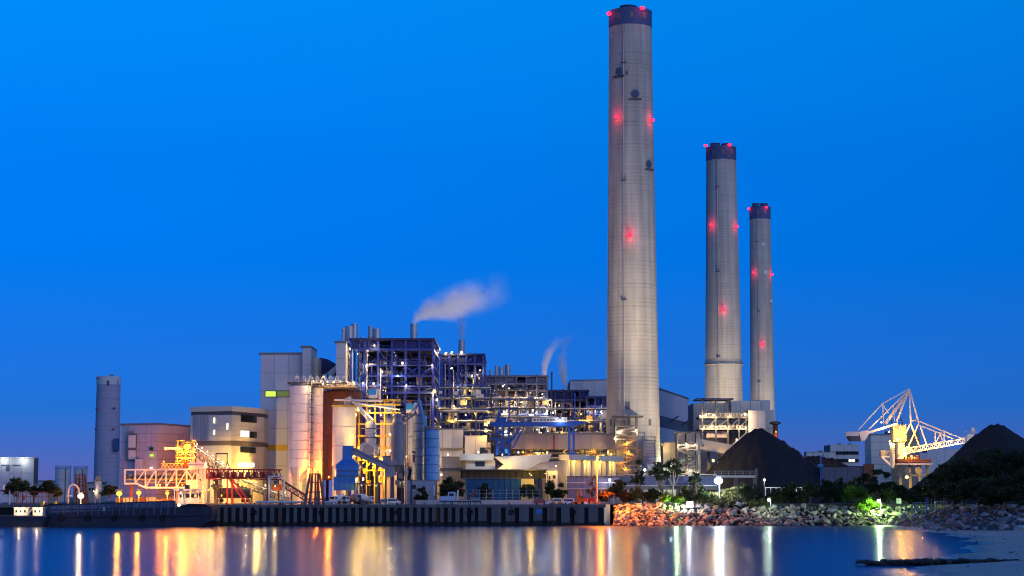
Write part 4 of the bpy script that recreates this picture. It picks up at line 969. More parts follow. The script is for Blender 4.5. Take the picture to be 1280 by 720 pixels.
wh = mat('warehouse_white', (.58, .56, .48), .75, .10, .12, streak=.12, rnd=.05)
T = thing('warehouse', 'long cream warehouse with stepped roof and pillared right wing behind the quay', 'building', (X(660, 735), 735, G))
d = 735
pbox(T, 'eaves_slab', wh, 574.5, 617, 567, 575.5, d - 2, d + 14)
pbox(T, 'upper_wall', wh, 582, 619, 575.5, 587, d, d + 12); pbox(T, 'window', glass, 594, 606, 577, 583, d - .15, d + .1); pbox(T, 'window', glass, 619, 622.5, 582, 586, d - 1.4, d - 1.1)
prism_xz(T, 'roof_slope', wh, [(X(617, d), Z(571, d)), (X(655, d), Z(569.5, d)), (X(690, d), Z(567, d)), (X(686, d), Z(577, d)), (X(677, d), Z(578, d)), (X(660, d), Z(587, d)), (X(619, d), Z(587, d)), (X(630, d), Z(581, d))], d - 1, d + 18)
prism_xz(T, 'gable', wh, [(X(660, d), Z(587, d)), (X(678, d), Z(578, d)), (X(711, d), Z(575, d)), (X(711, d), G), (X(683, d), G), (X(683, d), Z(587.5, d))], d + .3, d + 20)
# open loading front: a near-black sheet stands in for the shade inside
pbox(T, 'opening', conc_dk, 576, 683, 587.3, 598, d + 4, d + 5); pbox(T, 'canopy', steel_dk, 575, 684, 586.6, 588, d - 6, d + 3)
for k in range(14): pbox(T, 'shutter_slat', steel_dk, 578 + k * 7.5, 584.6 + k * 7.5, 589, 598, d + 3.3, d + 3.8)
pbox(T, 'end_wall', wh, 683, 697, 588.5, 612, d - 6, d + .2); pbox(T, 'window', glass, 686, 688, 595, 599, d - 6.2, d - 6); pbox(T, 'window', glass, 691, 694.5, 594, 598, d - 6.2, d - 6)
# pillared wing: receding to the right
wa = V((X(706, d - 4), d - 4, 0)); wb = V((X(770, d + 30), d + 30, 0)); wu = wb - wa
zt_ = Z(575, d - 4); prism_xy(T, 'wing_wall', wh, [(wa.x, wa.y + .8), (wb.x, wb.y + .8), (wb.x - 8, wb.y + 30), (wa.x - 8, wa.y + 30)], G, zt_)
wn = V((wu.y, -wu.x, 0)).normalized()
def along(f0, f1, z0, z1, off, th, name, m):
    a = wa + wu * f0; b = wa + wu * f1; c = (a + b) / 2 + wn * off
    o = bpy.data.objects.new(name, cube_mesh(m)); o.location = V((c.x, c.y, (z0 + z1) / 2)) - org(T); o.scale = ((b - a).length, th, z1 - z0); o.rotation_euler = (0, 0, math.atan2(wu.y, wu.x)); link(o, T)
for k in range(10):
    along(k / 10 + .012, k / 10 + .05, G, zt_ - .1, .6, 1.2, 'pillar', wh); along(k / 10 + .055, k / 10 + .1, G + 3, zt_ - .6, -.35, .3, 'louvre', band_dk if k % 2 == 0 else lav_clad)
along(-.04, 1.03, zt_, zt_ + 2.0, .6, 4.5, 'roof_edge', wh)
for f in (.1, .35, .6, .85): 
    p = wa + wu * f + wn * 2.6; fixture(T, (p.x, p.y, zt_ - .5), col=YEL, power=2600, r=.3, off=(0, -.4, -1))
pfix(T, 662, 592, d - 8, col=YEL, power=4500, r=.3, off=(0, .2, -1)); pfix(T, 695, 583, d - 9, col=YEL, power=4200, r=.3); pfix(T, 632, 579.5, d - 4, col=YEL, power=2400, r=.3, off=(0, -.6, -1))
for px in (598, 648): pfix(T, px, 565.5, d - 6, col=COOL, power=1600, r=.35)

T = thing('site_office', 'low blue flat-roofed site office with a yellow-lit end wall', 'building', (X(620, 715), 715, G))
pbox(T, 'wall', blue_c if False else mat('office_blue', (.02, .09, .19), .7, .1, .2), 582, 651.5, 598.5, 632, 715, 722); pbox(T, 'end_wall', mat('office_end_lit_yellow', (.62, .55, .20), .7, .08, .2), 651.6, 667.5, 598.5, 632, 715, 722); pbox(T, 'roof', band_dk, 581, 668.5, 597.6, 598.4, 714.4, 722.6)  # yellow lamplight on the end wall is put into its colour
for k in range(9): pbox(T, 'wall_rib', MATS['office_blue'], 588 + 7.2 * k, 588.5 + 7.2 * k, 599, 631, 714.8, 715.1)
pfix(T, 664, 594, 708, col=YEL, power=3600, r=.3, off=(0, .3, -1))
T = thing('low_wall', 'low pale wall along the back of the quay road', 'wall', (X(620, 697), 697, G))
for k in range(24): pbox(T, 'wall_panel', conc_lt, 520 + k * 7.2, 527 + k * 7.2, 625, 631, 697, 697.4)
T = thing('mesh_fence', 'tall wire fence with blue posts before the blue site office', 'fence', (X(620, 704), 704, G))
for k in range(12):
    px = 583 + k * 8.3; bar(T, 'post', blue_c if k % 3 == 2 else steel_lt, (X(px, 704), 704, G), (X(px, 704), 704, Z(612, 704)), .16)
for py in (612.5, 617, 622): bar(T, 'rail', steel_lt, (X(583, 704), 704, Z(py, 704)), (X(675, 704), 704, Z(py, 704)), .07)
T = thing('hoarding', 'dark slate corrugated hoarding right of the parked vans', 'hoarding', (X(742, 712), 712, G))
for k in range(9): pbox(T, 'sheet', mat('hoarding_slate', (.13, .15, .24), .6, .15, .3, streak=.15) if k == 0 else MATS['hoarding_slate'], 708.5 + k * 7.3, 715.6 + k * 7.3, 595, 632, 712, 712.3)
for py in (596, 603.5, 611): bar(T, 'rail', steel_lt if py > 600 else steel_dk, (X(708, 711.5), 711.7, Z(py, 711.5)), (X(775, 711.5), 711.7, Z(py, 711.5)), .3)

# blue gantry crane
T = thing('gantry_crane', 'bright blue gantry crane with long beam over the warehouse roof', 'crane', (X(670, 775), 775, G))
d = 775
prism_xz(T, 'main_beam', crane_b, [(X(612, d), Z(527.5, d)), (X(728, d), Z(526.5, d)), (X(734, d), Z(528.5, d)), (X(716, d), Z(533, d)), (X(612, d), Z(533, d))], d, d + 2.4)
pbox(T, 'machinery_house', white_st, 665, 709, 522, 527.6, d - .2, d + 4); 
for k in range(10): pbox(T, 'house_window', equip, 667 + k * 4.1, 670 + k * 4.1, 523.4, 526.2, d - .35, d - .15)
pbox(T, 'house_roof', roofg, 664.5, 709.5, 521.4, 522, d - .4, d + 4.2)
for px in (711.8, 717.4): bar(T, 'leg', crane_b, (X(px, d), d + 1, Z(568, d)), (X(px, d), d + 1, Z(533, d)), .9)
bar(T, 'leg_tie', crane_b, P(711, 541, d + 1), P(718.5, 541, d + 1), .6); bar(T, 'sill', crane_b, P(709.5, 567.5, d + 1), P(720.5, 567.5, d + 1), 1.1)
for px in (621, 629, 636): bar(T, 'leg', crane_b, (X(px, d), d + 1, Z(569, d)), (X(px, d), d + 1, Z(533, d)), .8)
for k in range(4):
    bar(T, 'tower_brace', crane_b, P(621, 569 - k * 9, d + .6), P(629, 560 - k * 9, d + .6), .35); bar(T, 'tower_brace', crane_b, P(629, 569 - k * 9, d + .6), P(621, 560 - k * 9, d + .6), .35); bar(T, 'tower_tie', crane_b, P(620, 560 - k * 9, d + .4), P(636, 560 - k * 9, d + .4), .5)
bar(T, 'diagonal', crane_b, P(631, 566, d + 1), P(649, 534, d + 1), .8); bar(T, 'diagonal', crane_b, P(641, 560, d + 1), P(655, 534, d + 1), .7)
bar(T, 'stair', crane_b, P(631, 562, d), P(645, 545, d), .5)
pbox(T, 'operator_cabin', steel_dk, 614, 627, 543, 547, d - 1, d + 2); pbox(T, 'cabin_base', crane_b, 613.5, 627.5, 547.5, 549.5, d - 1.2, d + 2.2)
bar(T, 'mast', crane_b, P(636.3, 527, d + 1), P(636.3, 496, d + 1), .5); bar(T, 'mast', crane_b, P(718.5, 527, d + 1), P(718.5, 491, d + 1), .5)
pipe(T, 'hook_arm', crane_b, [P(623.5, 526, d), P(623.5, 517, d), P(624.5, 514.5, d), P(627, 514, d), P(628.5, 516, d)], .5)
pbox(T, 'winch', crane_b, 621, 633, 522, 527.4, d - .2, d + 2.5); pbox(T, 'winch_motor', blue_c, 631, 634.5, 561, 566, d - .5, d + 1.5)
railing(T, [(X(634, d), d - .1), (X(664, d), d - .1)], Z(527.4, d), 1.3, crane_b)
for px, py in ((628, 568.5), (700, 525.5)): pfix(T, px, py, d - 1.2, col=COOL, power=900, r=.3)

# mauve conveyor galleries
T = thing('conveyor_gallery', 'long level mauve conveyor gallery behind the warehouse', 'conveyor', (X(705, 790), 790, G))
x0, x1 = X(640, 790), X(768, 790); zt, zb = Z(543, 790), Z(561.5, 790)
box(T, 'core', joint, x0 + .2, x1, 790.2, 795, zb, zt); panels(T, mauve_g, (x0, 790.2, zb), (x1 - x0, 0, 0), zt - zb, 9, 1, .14); box(T, 'roof', roofg, x0, x1 + .2, 789.9, 795.3, zt + .01, zt + .4)
for k in range(5): 
    x = x0 + 3 + k * (x1 - x0 - 6) / 4; bar(T, 'leg', steel_dk, (x, 791, G), (x, 791, zb), .6); bar(T, 'leg', steel_dk, (x, 794, G), (x, 794, zb), .6)
bar(T, 'stripe', maroon, (X(692.7, 789.8), 789.9, zb), (X(692.7, 789.8), 789.9, zt), .6, .2)
for px, py, col in ((654, 565.5, SOD), (672, 567, YEL), (684, 566, YEL), (760, 565.5, YEL), (764, 568, YEL)): pfix(T, px, py, 786, col=col, power=2600, r=.55)
# stair tower at the chimney foot
def stair_frame(label, px0, px1, py0, d, dep, rows, lamps, m=steel_dk, roof=True, nx=2):
    T = thing('steel_stair_tower', label, 'steel frame', (X((px0 + px1) / 2, d), d, G), group='steel stair frames by the chimneys')
    x0, x1 = X(px0, d), X(px1, d); z1 = Z(py0, d); xs = [x0 + (x1 - x0) * i / nx for i in range(nx + 1)]
    for x in xs:
        for y in (d, d + dep): bar(T, 'column', m, (x, y, G), (x, y, z1), .55)
    if roof: box(T, 'roof', m, x0 - 1.2, x1 + 2.6, d - .8, d + dep + .8, z1, z1 + .5)
    zs = [Z(r, d) for r in rows]; prev = z1
    for k, z in enumerate(zs):
        bar(T, 'beam', m, (x0, d, z), (x1, d, z), .4, .5); bar(T, 'beam', m, (x0, d + dep, z), (x1, d + dep, z), .4, .5)
        box(T, 'landing', m, x0, x1, d + .3, d + dep - .3, z + .26, z + .36); railing(T, [(x0, d - .05), (x1, d - .05)], z + .4, 1.2, m)
        nz_ = zs[k + 1] if k + 1 < len(zs) else G
        a, b = (x0, x1) if k % 2 else (x1, x0); bar(T, 'stair_flight', m, (a, d - .2, z), (b, d - .2, nz_), .35, .9)
    for px, py, col, pw, r in lamps: pfix(T, px, py, d - .9, col=col, power=pw, r=r)
    return T
stair_frame('steel stair tower with flat roof at the foot of the tallest chimney', 770, 797, 521, 778, 8, (533, 540, 549, 560, 572, 582, 592), [(774, 539, W_, 3200, .35), (795, 538.5, W_, 3200, .35), (769, 546.5, W_, 2500, .3), (784, 553, S_, 4200, .5), (768, 549, W_, 1500, .3), (786, 565, S_, 4200, .5), (776, 575, S_, 3600, .5), (782, 585, S_, 3000, .4)])
T = thing('lift_cabin', 'slate blue louvred box in a steel frame on the tallest chimney', 'plant box', (X(811, 784), 784, G))
pbox(T, 'casing', mat('slate_box', (.16, .20, .30), .6, .12, .3), 804.5, 818.5, 552, 580, 784, 786.5)
for k in range(6): pbox(T, 'louvre', band_dk, 805.5, 817.5, 554 + k * 4.2, 555 + k * 4.2, 783.7, 783.95)
for px in (803.5, 819.3): bar(T, 'frame_post', steel_dk, (X(px, 783.6), 783.6, G), (X(px, 783.6), 783.6, Z(546, 783.6)), .4)
bar(T, 'frame_beam', steel_dk, P(803, 550.5, 783.4), P(820, 550.5, 783.4), .4); bar(T, 'frame_beam', steel_dk, P(803, 546, 783.4), P(820, 546, 783.4), .25); bar(T, 'deck', steel_dk, P(800, 583.5, 783), P(824, 583.5, 783), .5, 2)
pfix(T, 806, 587.5, 781, col=COOL, power=6500, r=.7); 
# block between chimney one and the right cluster
T = thing('ash_silo_house', 'pale block with a steel frame right of the tallest chimney foot', 'building', (X(845, 800), 800, G))
block(T, 'wall', cream, 829, 847, 553, 806, 818, None, 2, 3, 0, .12); roofcap(T, 829, 847, 553, 806, 818, .3, .2); block(T, 'rear_wall', cream, 847, 875, 541, 808, 822, None, 3, 4, 0, .12)
pfix(T, 839.5, 582, 798, col=GRN, power=9500, r=.95); pfix(T, 827.5, 556, 803, col=YEL, power=1500, r=.3)
stair_frame('steel frame tower with lamps between the tallest chimney and the coal pile', 847.5, 872, 541, 797, 7, (556, 562, 572, 583, 592), [(849, 556.5, W_, 2600, .35), (858, 555.5, W_, 4200, .65), (869, 556, W_, 2600, .45), (862, 588, W_, 2600, .35), (852, 590, W_, 2200, .35), (872, 590.5, W_, 2200, .35)], roof=True, nx=2)
T = thing('conveyor_gallery', 'cream conveyor gallery sloping down towards the coal pile', 'conveyor', (X(893, 830), 830, G))
bar(T, 'casing', cream, P(872, 555, 830), P(916, 563, 830), 4, 4.5); bar(T, 'floor_edge', band_dk, P(872, 562.2, 828), P(916, 570, 828), .5, .4)
for px in (874, 886, 900): bar(T, 'leg', cream if px == 874 else steel_dk, (X(px, 831), 831, G), (X(px, 831), 831, Z(563, 831)), 1.2)
pbox(T, 'porthole', band_dk, 878, 880, 556, 558, 827.5, 828); pfix(T, 891.5, 576, 826, col=YEL, power=6500, r=.8)
T = thing('wall_block', 'mauve wall block below the sloping cream gallery', 'building', (X(885, 845), 845, G)); block(T, 'wall', mauve_g, 873, 906, 563, 845, 855, None, 3, 2, 0, .12); pbox(T, 'roof', roofg, 872.5, 906.5, 562.2, 562.9, 844.7, 855)

# right-hand boiler building with lit decks
T = thing('precipitator_building', 'pale building with two brightly lit steel decks under the middle chimney', 'building', (X(905, 1010), 1010, G))
block(T, 'wall', cream, 867, 932, 504, 1010, 1040, None, 5, 7, 0, .14); block(T, 'block', cream, 914, 951, 501, 1006, 1030, None, 3, 6, 0, .14)
c = P(951, 520, 1016); lathe(T, 'round_corner', cream, (c.x, 1016, G), [(5, 0), (5, Z(500, 1010) - G)], 24)
block(T, 'front_block', white_clad, 936, 957.5, 513, 985, 1000, None, 2, 5, 0, .14); block(T, 'end_block', cream, 957.5, 968, 512.5, 1004, 1025, None, 1, 5, 0, .14)
dk = 985
for py in (521.5, 536):
    x0, x1 = X(875, dk), X(935.5, dk); z = Z(py, dk); box(T, 'deck', steel_dk, x0, x1, dk, dk + 18, z - .5, z + .4); railing(T, [(x0, dk), (x1, dk)], z + .4, 1.4)
box(T, 'canopy_roof', navyd, X(871.5, dk), X(918, dk), dk - 2, dk + 18, Z(499.5, dk), Z(498, dk))
for px in (879, 896, 911): bar(T, 'column', steel_dk, (X(px, dk), dk + .6, G), (X(px, dk), dk + .6, Z(499, dk)), .7)
for px in (925, 934): bar(T, 'column', steel_dk, (X(px, dk), dk + .6, G), (X(px, dk), dk + .6, Z(522, dk)), .7)
for a, b in (((879, 521), (890, 500)), ((896, 512), (911, 500)), ((882, 536), (896, 523)), ((896, 535), (911, 523)), ((912, 535), (924, 523)), ((911, 560), (934, 540)), ((921, 537), (935, 524))): bar(T, 'brace', steel_dk, P(*a, dk + .4), P(*b, dk + .4), .5)
for k in range(11):
    px = 878 + k * 5.3; m = [tan_eq, equip, white_st][k % 3]; pbox(T, 'equipment_box', m, px, px + 3, 529 + (k % 2) * 2, 535.5, dk + 5, dk + 8); pbox(T, 'equipment_box', [equip, tan_eq][k % 2], px, px + 2.5, 514 + (k % 3), 521, dk + 5, dk + 7)
for px, py, pw, r in ((876, 520, 2600, .4), (882.5, 518.5, 5200, .7), (892, 519, 5200, .7), (912, 519, 4200, .5), (931.5, 518, 3600, 1.0), (879.5, 534.5, 3200, .4), (887.5, 534, 4200, .6), (895, 534, 3600, .5), (903, 533, 4200, .5), (911, 534, 3600, .5), (925, 534, 3600, .5), (932, 534.5, 4200, .6), (921, 550, 5200, .7)): pfix(T, px, py, dk - 1, col=WARM, power=pw, r=r)
pbox(T, 'hopper_wall', mauve_g, 883, 909, 539, 547, dk + 3, dk + 12)
T = thing('vent_stack', 'short capped vent stack lit orange behind the coal pile', 'stack', (X(969.5, 990), 990, G))
c = P(969.5, 560, 990); lathe(T, 'pipe', rust, (c.x, 990, G), [(1.3, 0), (1.3, Z(531, 990) - G)], 16); lathe(T, 'cap', steel_dk, (c.x, 990, Z(531, 990)), [(1.4, .01), (2.9, .5), (2.9, 1.2), (1, 1.8)], 16); pfix(T, 970, 540, 986, col=SOD, power=3600, r=.5)

# long low galleries / walls before the chimneys
T = thing('low_gallery', 'long low slate-blue gallery running behind the shore bushes', 'conveyor', (X(830, 730), 730, G))
x0, x1 = X(772, 730), X(896, 730); sl = mat('slate_gallery', (.10, .13, .24), .6, .15, .2, streak=.15)
panels(T, sl, (x0, 730, Z(607, 730)), (x1 - x0, 0, 0), Z(596, 730) - Z(607, 730), 9, 1, .12, .3); box(T, 'core', joint, x0, x1, 730.05, 734, Z(612, 730), Z(595, 730)); bar(T, 'rail', steel_lt, (x0, 729.6, Z(607, 730)), (x1, 729.6, Z(607, 730)), .35); bar(T, 'pipe', steel_lt, (x0, 729.6, Z(593, 730)), (x1, 729.6, Z(593, 730)), .3)
for k in range(9): bar(T, 'leg', steel_dk, (x0 + (x1 - x0) * k / 8, 731, G), (x0 + (x1 - x0) * k / 8, 731, Z(612, 730)), .4)
T = thing('service_bridge', 'pale service bridge with railing at the foot of the coal pile', 'bridge', (X(930, 745), 745, G))
x0, x1 = X(893, 745), X(947, 745); box(T, 'deck', conc_lt, x0, x1, 745, 749, Z(597, 745), Z(594, 745)); railing(T, [(x0, 744.9), (x1, 744.9)], Z(594, 745), 1.6, steel_lt)
for px in (896, 920, 944): bar(T, 'pier', conc, (X(px, 747), 747, G), (X(px, 747), 747, Z(597, 747)), 1.4)
pbox(T, 'end_post', steel_dk, 944.5, 947.5, 585.5, 597, 744.5, 745.5)

# right background
T = thing('office_block', 'white flat-roofed office block with window bands beyond the coal heaps', 'building', (X(1056, 1250), 1250, G))
block(T, 'wall', white_clad, 1038, 1074, 556.5, 1250, 1275, None, 4, 4, 0, .14); roofcap(T, 1038, 1074, 556.5, 1250, 1275, .5, .2, white_clad)
for py in (564, 573.5):
    pbox(T, 'window_band', band_dk, 1044, 1073.5, py, py + 4.2, 1249.3, 1249.7)
    for k in range(7): pbox(T, 'window', lit_w if (py > 570 and k in (4, 5)) else glass, 1044.6 + k * 4.1, 1048 + k * 4.1, py + .6, py + 3.6, 1249.0, 1249.25)
for k, px in enumerate((1048, 1061)): pbox(T, 'roof_unit', equip, px, px + 4, 554, 556.3, 1258, 1262)
T = thing('office_wing', 'lower cream wing left of the white office block', 'building', (X(1022, 1240), 1240, G)); block(T, 'wall', cream, 1008, 1045, 565.5, 1240, 1249, None, 4, 2, 0, .12); pbox(T, 'roof_unit', equip, 1024, 1028, 563, 565.4, 1243, 1246); roofcap(T, 1008, 1045, 565.5, 1240, 1249, .4, .2)
T = thing('panel_tower', 'cream panelled tower behind the white stacker', 'tower', (X(1102, 1150), 1150, G)); block(T, 'wall', cream, 1089, 1114, 544, 1150, 1170, None, 2, 9, 2, .14); block(T, 'right_wall', tan_eq, 1114, 1150, 538, 1156, 1175, None, 3, 6, 0, .12); roofcap(T, 1089, 1114, 544, 1150, 1170)
T = thing('far_shed', 'pale shed under the boom at the right of the stacker', 'shed', (X(1175, 1100), 1100, G)); block(T, 'wall', white_clad, 1159, 1215, 561, 1100, 1115, None, 5, 2, 0, .12); block(T, 'dark_bay', lav_clad, 1150, 1159, 566, 1099, 1110)
T = thing('retaining_wall', 'dark slate retaining wall behind the trees right of the big coal pile', 'wall', (X(1060, 790), 790, G))
for k in range(8): pbox(T, 'wall_panel', band_dk, 1028 + k * 8, 1035.7 + k * 8, 583.5, 632, 790, 790.8)
pbox(T, 'coping', conc_dk, 1027.5, 1092.5, 582.6, 583.4, 789.7, 791.2); pbox(T, 'pier', rust, 1080, 1093, 580, 632, 788.8, 789.9)
T = thing('mobile_crane', 'small blue machine on top of the dark retaining wall', 'machine', (X(1026, 786), 786, G))
bar(T, 'mast', crane_b, (X(1026, 786), 786, G), P(1026, 572, 786), .5); pbox(T, 'cab', blue_p, 1023, 1029, 580, 584, 785, 787); bar(T, 'jib', crane_b, P(1026, 573, 786), P(1029, 568, 786), .4); bar(T, 'jib', crane_b, P(1026, 573, 786), P(1024, 568.5, 786), .4)

# ================================================================== STACKER
T = thing('coal_stacker', 'white coal stacker with triangular mast, counterweight and long boom, lit yellow', 'stacker', (X(1125, 880), 880, G))
d = 880
def B(name, a, b, w_, dy=0.0, m=None): return bar(T, name, m or white_st, P(*a, d + dy), P(*b, d + dy), w_)
for dy in (-2.2, 2.2):
    B('stay', (1136.6, 486), (1102.8, 504.7), .5, dy); B('stay', (1102.8, 504.7), (1072.8, 537.5), .5, dy); B('stay', (1136.6, 487), (1086, 536.6), .5, dy); B('mast_leg', (1136.6, 486), (1120.6, 527), .8, dy)
    B('boom_chord', (1085, 541), (1122, 529.5), 1.0, dy); B('back_stay', (1136.8, 487), (1138.4, 528), .6, dy); B('back_stay', (1137, 487), (1148.3, 528), .6, dy)
    B('tie', (1149.7, 527), (1206, 549.7), .5, dy); B('tie', (1152, 532.5), (1199, 551.6), .45, dy); B('frame_leg', (1138, 530), (1131, 542), .6, dy); B('frame_leg', (1148.6, 529), (1136, 557), .6, dy); B('frame_leg', (1137.5, 528), (1149.7, 559), .6, dy); B('frame_leg', (1149.7, 531), (1159, 558), .55, dy)
    B('strut', (1169, 540.5), (1169, 555), .5, dy); B('strut', (1180, 540), (1180, 555), .5, dy); B('strut_brace', (1169, 555), (1175, 543), .35, dy); B('strut_brace', (1180, 555), (1175, 543), .35, dy)
    B('boom_chord', (1136, 560), (1206, 548), .7, dy); B('boom_chord', (1136, 566), (1206, 553.5), .6, dy)
    for k in range(14): B('lattice', (1137 + 5 * k, 566 - .9 * k), (1139.5 + 5 * k, 559.8 - .86 * k), .3, dy); B('lattice', (1139.5 + 5 * k, 559.8 - .86 * k), (1142 + 5 * k, 565 - .9 * k), .3, dy)
B('thick_stay', (1134, 492), (1107, 529), 1.4); B('strut', (1102.8, 505), (1111, 517), .45); B('strut', (1102.8, 505), (1105, 531), .45); B('strut', (1116.8, 506), (1118, 527), .45); B('strut', (1118, 507), (1126, 518), .45, 0, steel_dk); B('strut', (1112, 522), (1115, 529), .6, 0, steel_dk); B('strut', (1125, 521), (1129, 532), .5, 0, steel_dk)
B('cross_tie', (1138, 526), (1148.6, 525), .7); B('cross_tie', (1169, 541), (1180, 540), .4)
pbox(T, 'counterweight', white_st, 1060, 1074, 539.5, 545, d - 3.2, d + 3.2); prism_xz(T, 'counterweight_base', steel_dk, [(X(1060, d), Z(545, d)), (X(1074, d), Z(545, d)), (X(1076.5, d), Z(551.5, d)), (X(1064, d), Z(551.5, d))], d - 3.1, d + 3.1)
prism_xz(T, 'counterweight_arm', white_st, [(X(1074, d), Z(540, d)), (X(1086, d), Z(537.5, d)), (X(1086, d), Z(543.5, d)), (X(1081, d), Z(551, d)), (X(1076.6, d), Z(551.4, d))], d - 2.8, d + 2.8)
pbox(T, 'machine_house', tan_eq, 1117, 1133, 531, 552, d - 1.5, d + 6); pbox(T, 'machine_house', white_st, 1123, 1131, 553, 574, d + .5, d + 5)
prism_xz(T, 'chute', white_st, [(X(1129, d), Z(561, d)), (X(1136, d), Z(557, d)), (X(1139, d), Z(563, d)), (X(1127, d), Z(574, d)), (X(1122, d), Z(574, d))], d - 3.4, d - 1.6)
lathe(T, 'telescopic_spout', white_st, (X(1116.5, d - 2), d - 2, Z(583, d)), [(.9, 0), (1.15, 1.2), (1.15, Z(557, d) - Z(583, d)), (1.4, Z(556, d) - Z(583, d)), (.8, Z(554, d) - Z(583, d))], 20)
for k, py in enumerate((561, 564, 567)):   # black painted curls on the spout
    c = P(1116.5, py, d - 2); pipe(T, 'painted_mark', rubber, [(c.x + 1.17 * math.sin(a), d - 2 - 1.17 * math.cos(a), c.z + .35 * math.sin(k + 2.2 * a)) for a in [R(x) for x in range(-60, 66, 12)]], .13, 6)
B('spout_arm', (1102, 571), (1117, 585), .9, -2); B('spout_arm', (1104, 571), (1116, 571), .6, -2); pbox(T, 'spout_frame', equip, 1101, 1112, 563, 571, d - 1, d + 3)
pbox(T, 'slewing_deck', rust, 1122, 1164, 574, 578, d - 4, d + 5); pbox(T, 'deck_edge', cream, 1122, 1166, 579, 581, d - 4.2, d + 5.2)
for k in range(7): pbox(T, 'deck_machinery', [rust, equip, tan_eq][k % 3], 1124 + k * 3.6, 1126.5 + k * 3.6, 569 + (k % 2) * 2, 574, d - 2, d + 1)
for px in (1126, 1138, 1150, 1160): bar(T, 'leg', tan_eq, (X(px, d), d, G), (X(px, d), d, Z(580, d)), 1.3)
for px in (1135, 1148): rod(T, 'bogie_drum', tan_eq, P(px, 588, d - 3), P(px, 588, d + 1), 1.5, 16)
bar(T, 'under_beam', equip, P(1122, 594, d), P(1166, 594, d), 1.0)
prism_xz(T, 'boom_tip', white_st, [(X(1204, d), Z(550, d)), (X(1206, d), Z(546, d)), (X(1212, d), Z(542.5, d)), (X(1219, d), Z(543, d)), (X(1217, d), Z(547, d)), (X(1208, d), Z(553, d))], d - 2, d + 2)
lathe(T, 'tip_cabin', white_st, (X(1219, d), d, Z(542, d)), [(1.2, 0), (1.2, 2), (.6, 2.8)], 12); railing(T, [(X(1206, d), d - 2), (X(1216, d), d - 2)], Z(542.6, d), 1.2)
for px, py, pw, r in ((1126, 534.5, 5200, .9), (1122, 549.5, 8500, 1.2), (1111, 540, 1800, .5), (1101.8, 528, 900, .5), (1112, 552, 1500, .45), (1136, 566.5, 3200, .5), (1150, 562, 2600, .35), (1165, 560, 2600, .3), (1180, 557, 2600, .3), (1194, 554, 1800, .3), (1133, 541, 2600, .4)): pfix(T, px, py, d - 4, col=(1, .43, .05) if pw > 2000 else WARM, power=pw * 2.0, r=r * 1.1)
pfix(T, 1133.5, 596.5, d - 8, col=YEL, power=7000, r=1.2)

# ================================================================== COAL JETTY CONVEYORS (left)
T = thing('truss_bridge', 'white steel truss bridge beside the orange-lit transfer tower', 'bridge', (X(200, 700), 700, G))
d = 700
for dy in (0, 5):
    tp, bt = 587.2, 609.5
    bar(T, 'top_chord', white_st, P(155.5, tp, d + dy), P(247, tp - .6, d + dy), .6); bar(T, 'bottom_chord', white_st, P(171, 604.5, d + dy), P(182, 609.5, d + dy), .6); bar(T, 'bottom_chord', white_st, P(155.5, 604.5, d + dy), P(171, 604.5, d + dy), .6); bar(T, 'bottom_chord', white_st, P(182, 609.5, d + dy), P(247, 609.5, d + dy), .6)
    for k in range(8):
        px = 156 + k * 12.9; bt_ = 604.5 if px < 172 else 609.5
        bar(T, 'post', white_st, P(px, tp, d + dy), P(px, bt_, d + dy), .42)
        if 0 < k < 7: bar(T, 'diagonal', white_st, P(px, bt_, d + dy), P(px + 12.9, tp, d + dy), .36)
        if k == 6: bar(T, 'diagonal', white_st, P(px, tp, d + dy), P(px + 12.9, 609.5, d + dy), .36)
box(T, 'walkway', tan_eq, X(157, d), X(247, d), d + 1, d + 4, Z(603.5, d), Z(602.7, d)); bar(T, 'handrail', yellow_p, P(157, 599.5, d + .5), P(247, 599.5, d + .5), .22); rod(T, 'pipe', steel_dk, P(157, 596, d + 2.5), P(246, 596, d + 2.5), .6)
for k in range(12): pbox(T, 'roller_set', equip, 160 + 7 * k, 164 + 7 * k, 592.5 - (k % 3), 601, d + 2, d + 3.4)
for px in (164, 247, 254): bar(T, 'leg', maroon if px < 200 else white_st, (X(px, d + 2), d + 2, G), (X(px, d + 2), d + 2, Z(605 if px < 200 else 578, d)), .9)
pbox(T, 'end_cabin', white_st, 235.5, 255, 578, 586, d - 1.5, d + 5.5); pbox(T, 'cabin_band', tan_eq, 235.3, 255.2, 581, 581.8, d - 1.65, d - 1.45); pbox(T, 'end_wall', white_st, 234, 247, 600, 609, d - .5, d + 4)

tow_st = mat('tower_steel', (.22, .16, .10), .6, .3, .4, rnd=.2)
T = thing('transfer_tower', 'orange-lit conveyor transfer tower with a blazing lamp at its head', 'tower', (X(233, 712), 712, G))
d = 712
for px in (221, 231, 241):
    for dy in (0, 5): bar(T, 'column', tow_st, (X(px, d), d + dy, G), (X(px, d), d + dy, Z(551, d)), .4)
for py in (551, 558, 565, 572, 579, 586, 595, 604): bar(T, 'beam', tow_st, P(220, py, d), P(242.5, py, d), .35); 
for k, py in enumerate((572, 579, 586, 595)): bar(T, 'brace', tow_st, P(221, py, d - .2), P(231, py - 7, d - .2), .28); bar(T, 'brace', tow_st, P(241, py, d - .2), P(231, py - 7, d - .2), .28)
for py in (565, 572, 579): railing(T, [(X(219, d), d - .4), (X(243, d), d - .4)], Z(py, d), 1.1, tow_st); box(T, 'floor_deck', tan_eq, X(219, d), X(243, d), d - .3, d + 5, Z(py, d) - .3, Z(py, d) - .1)
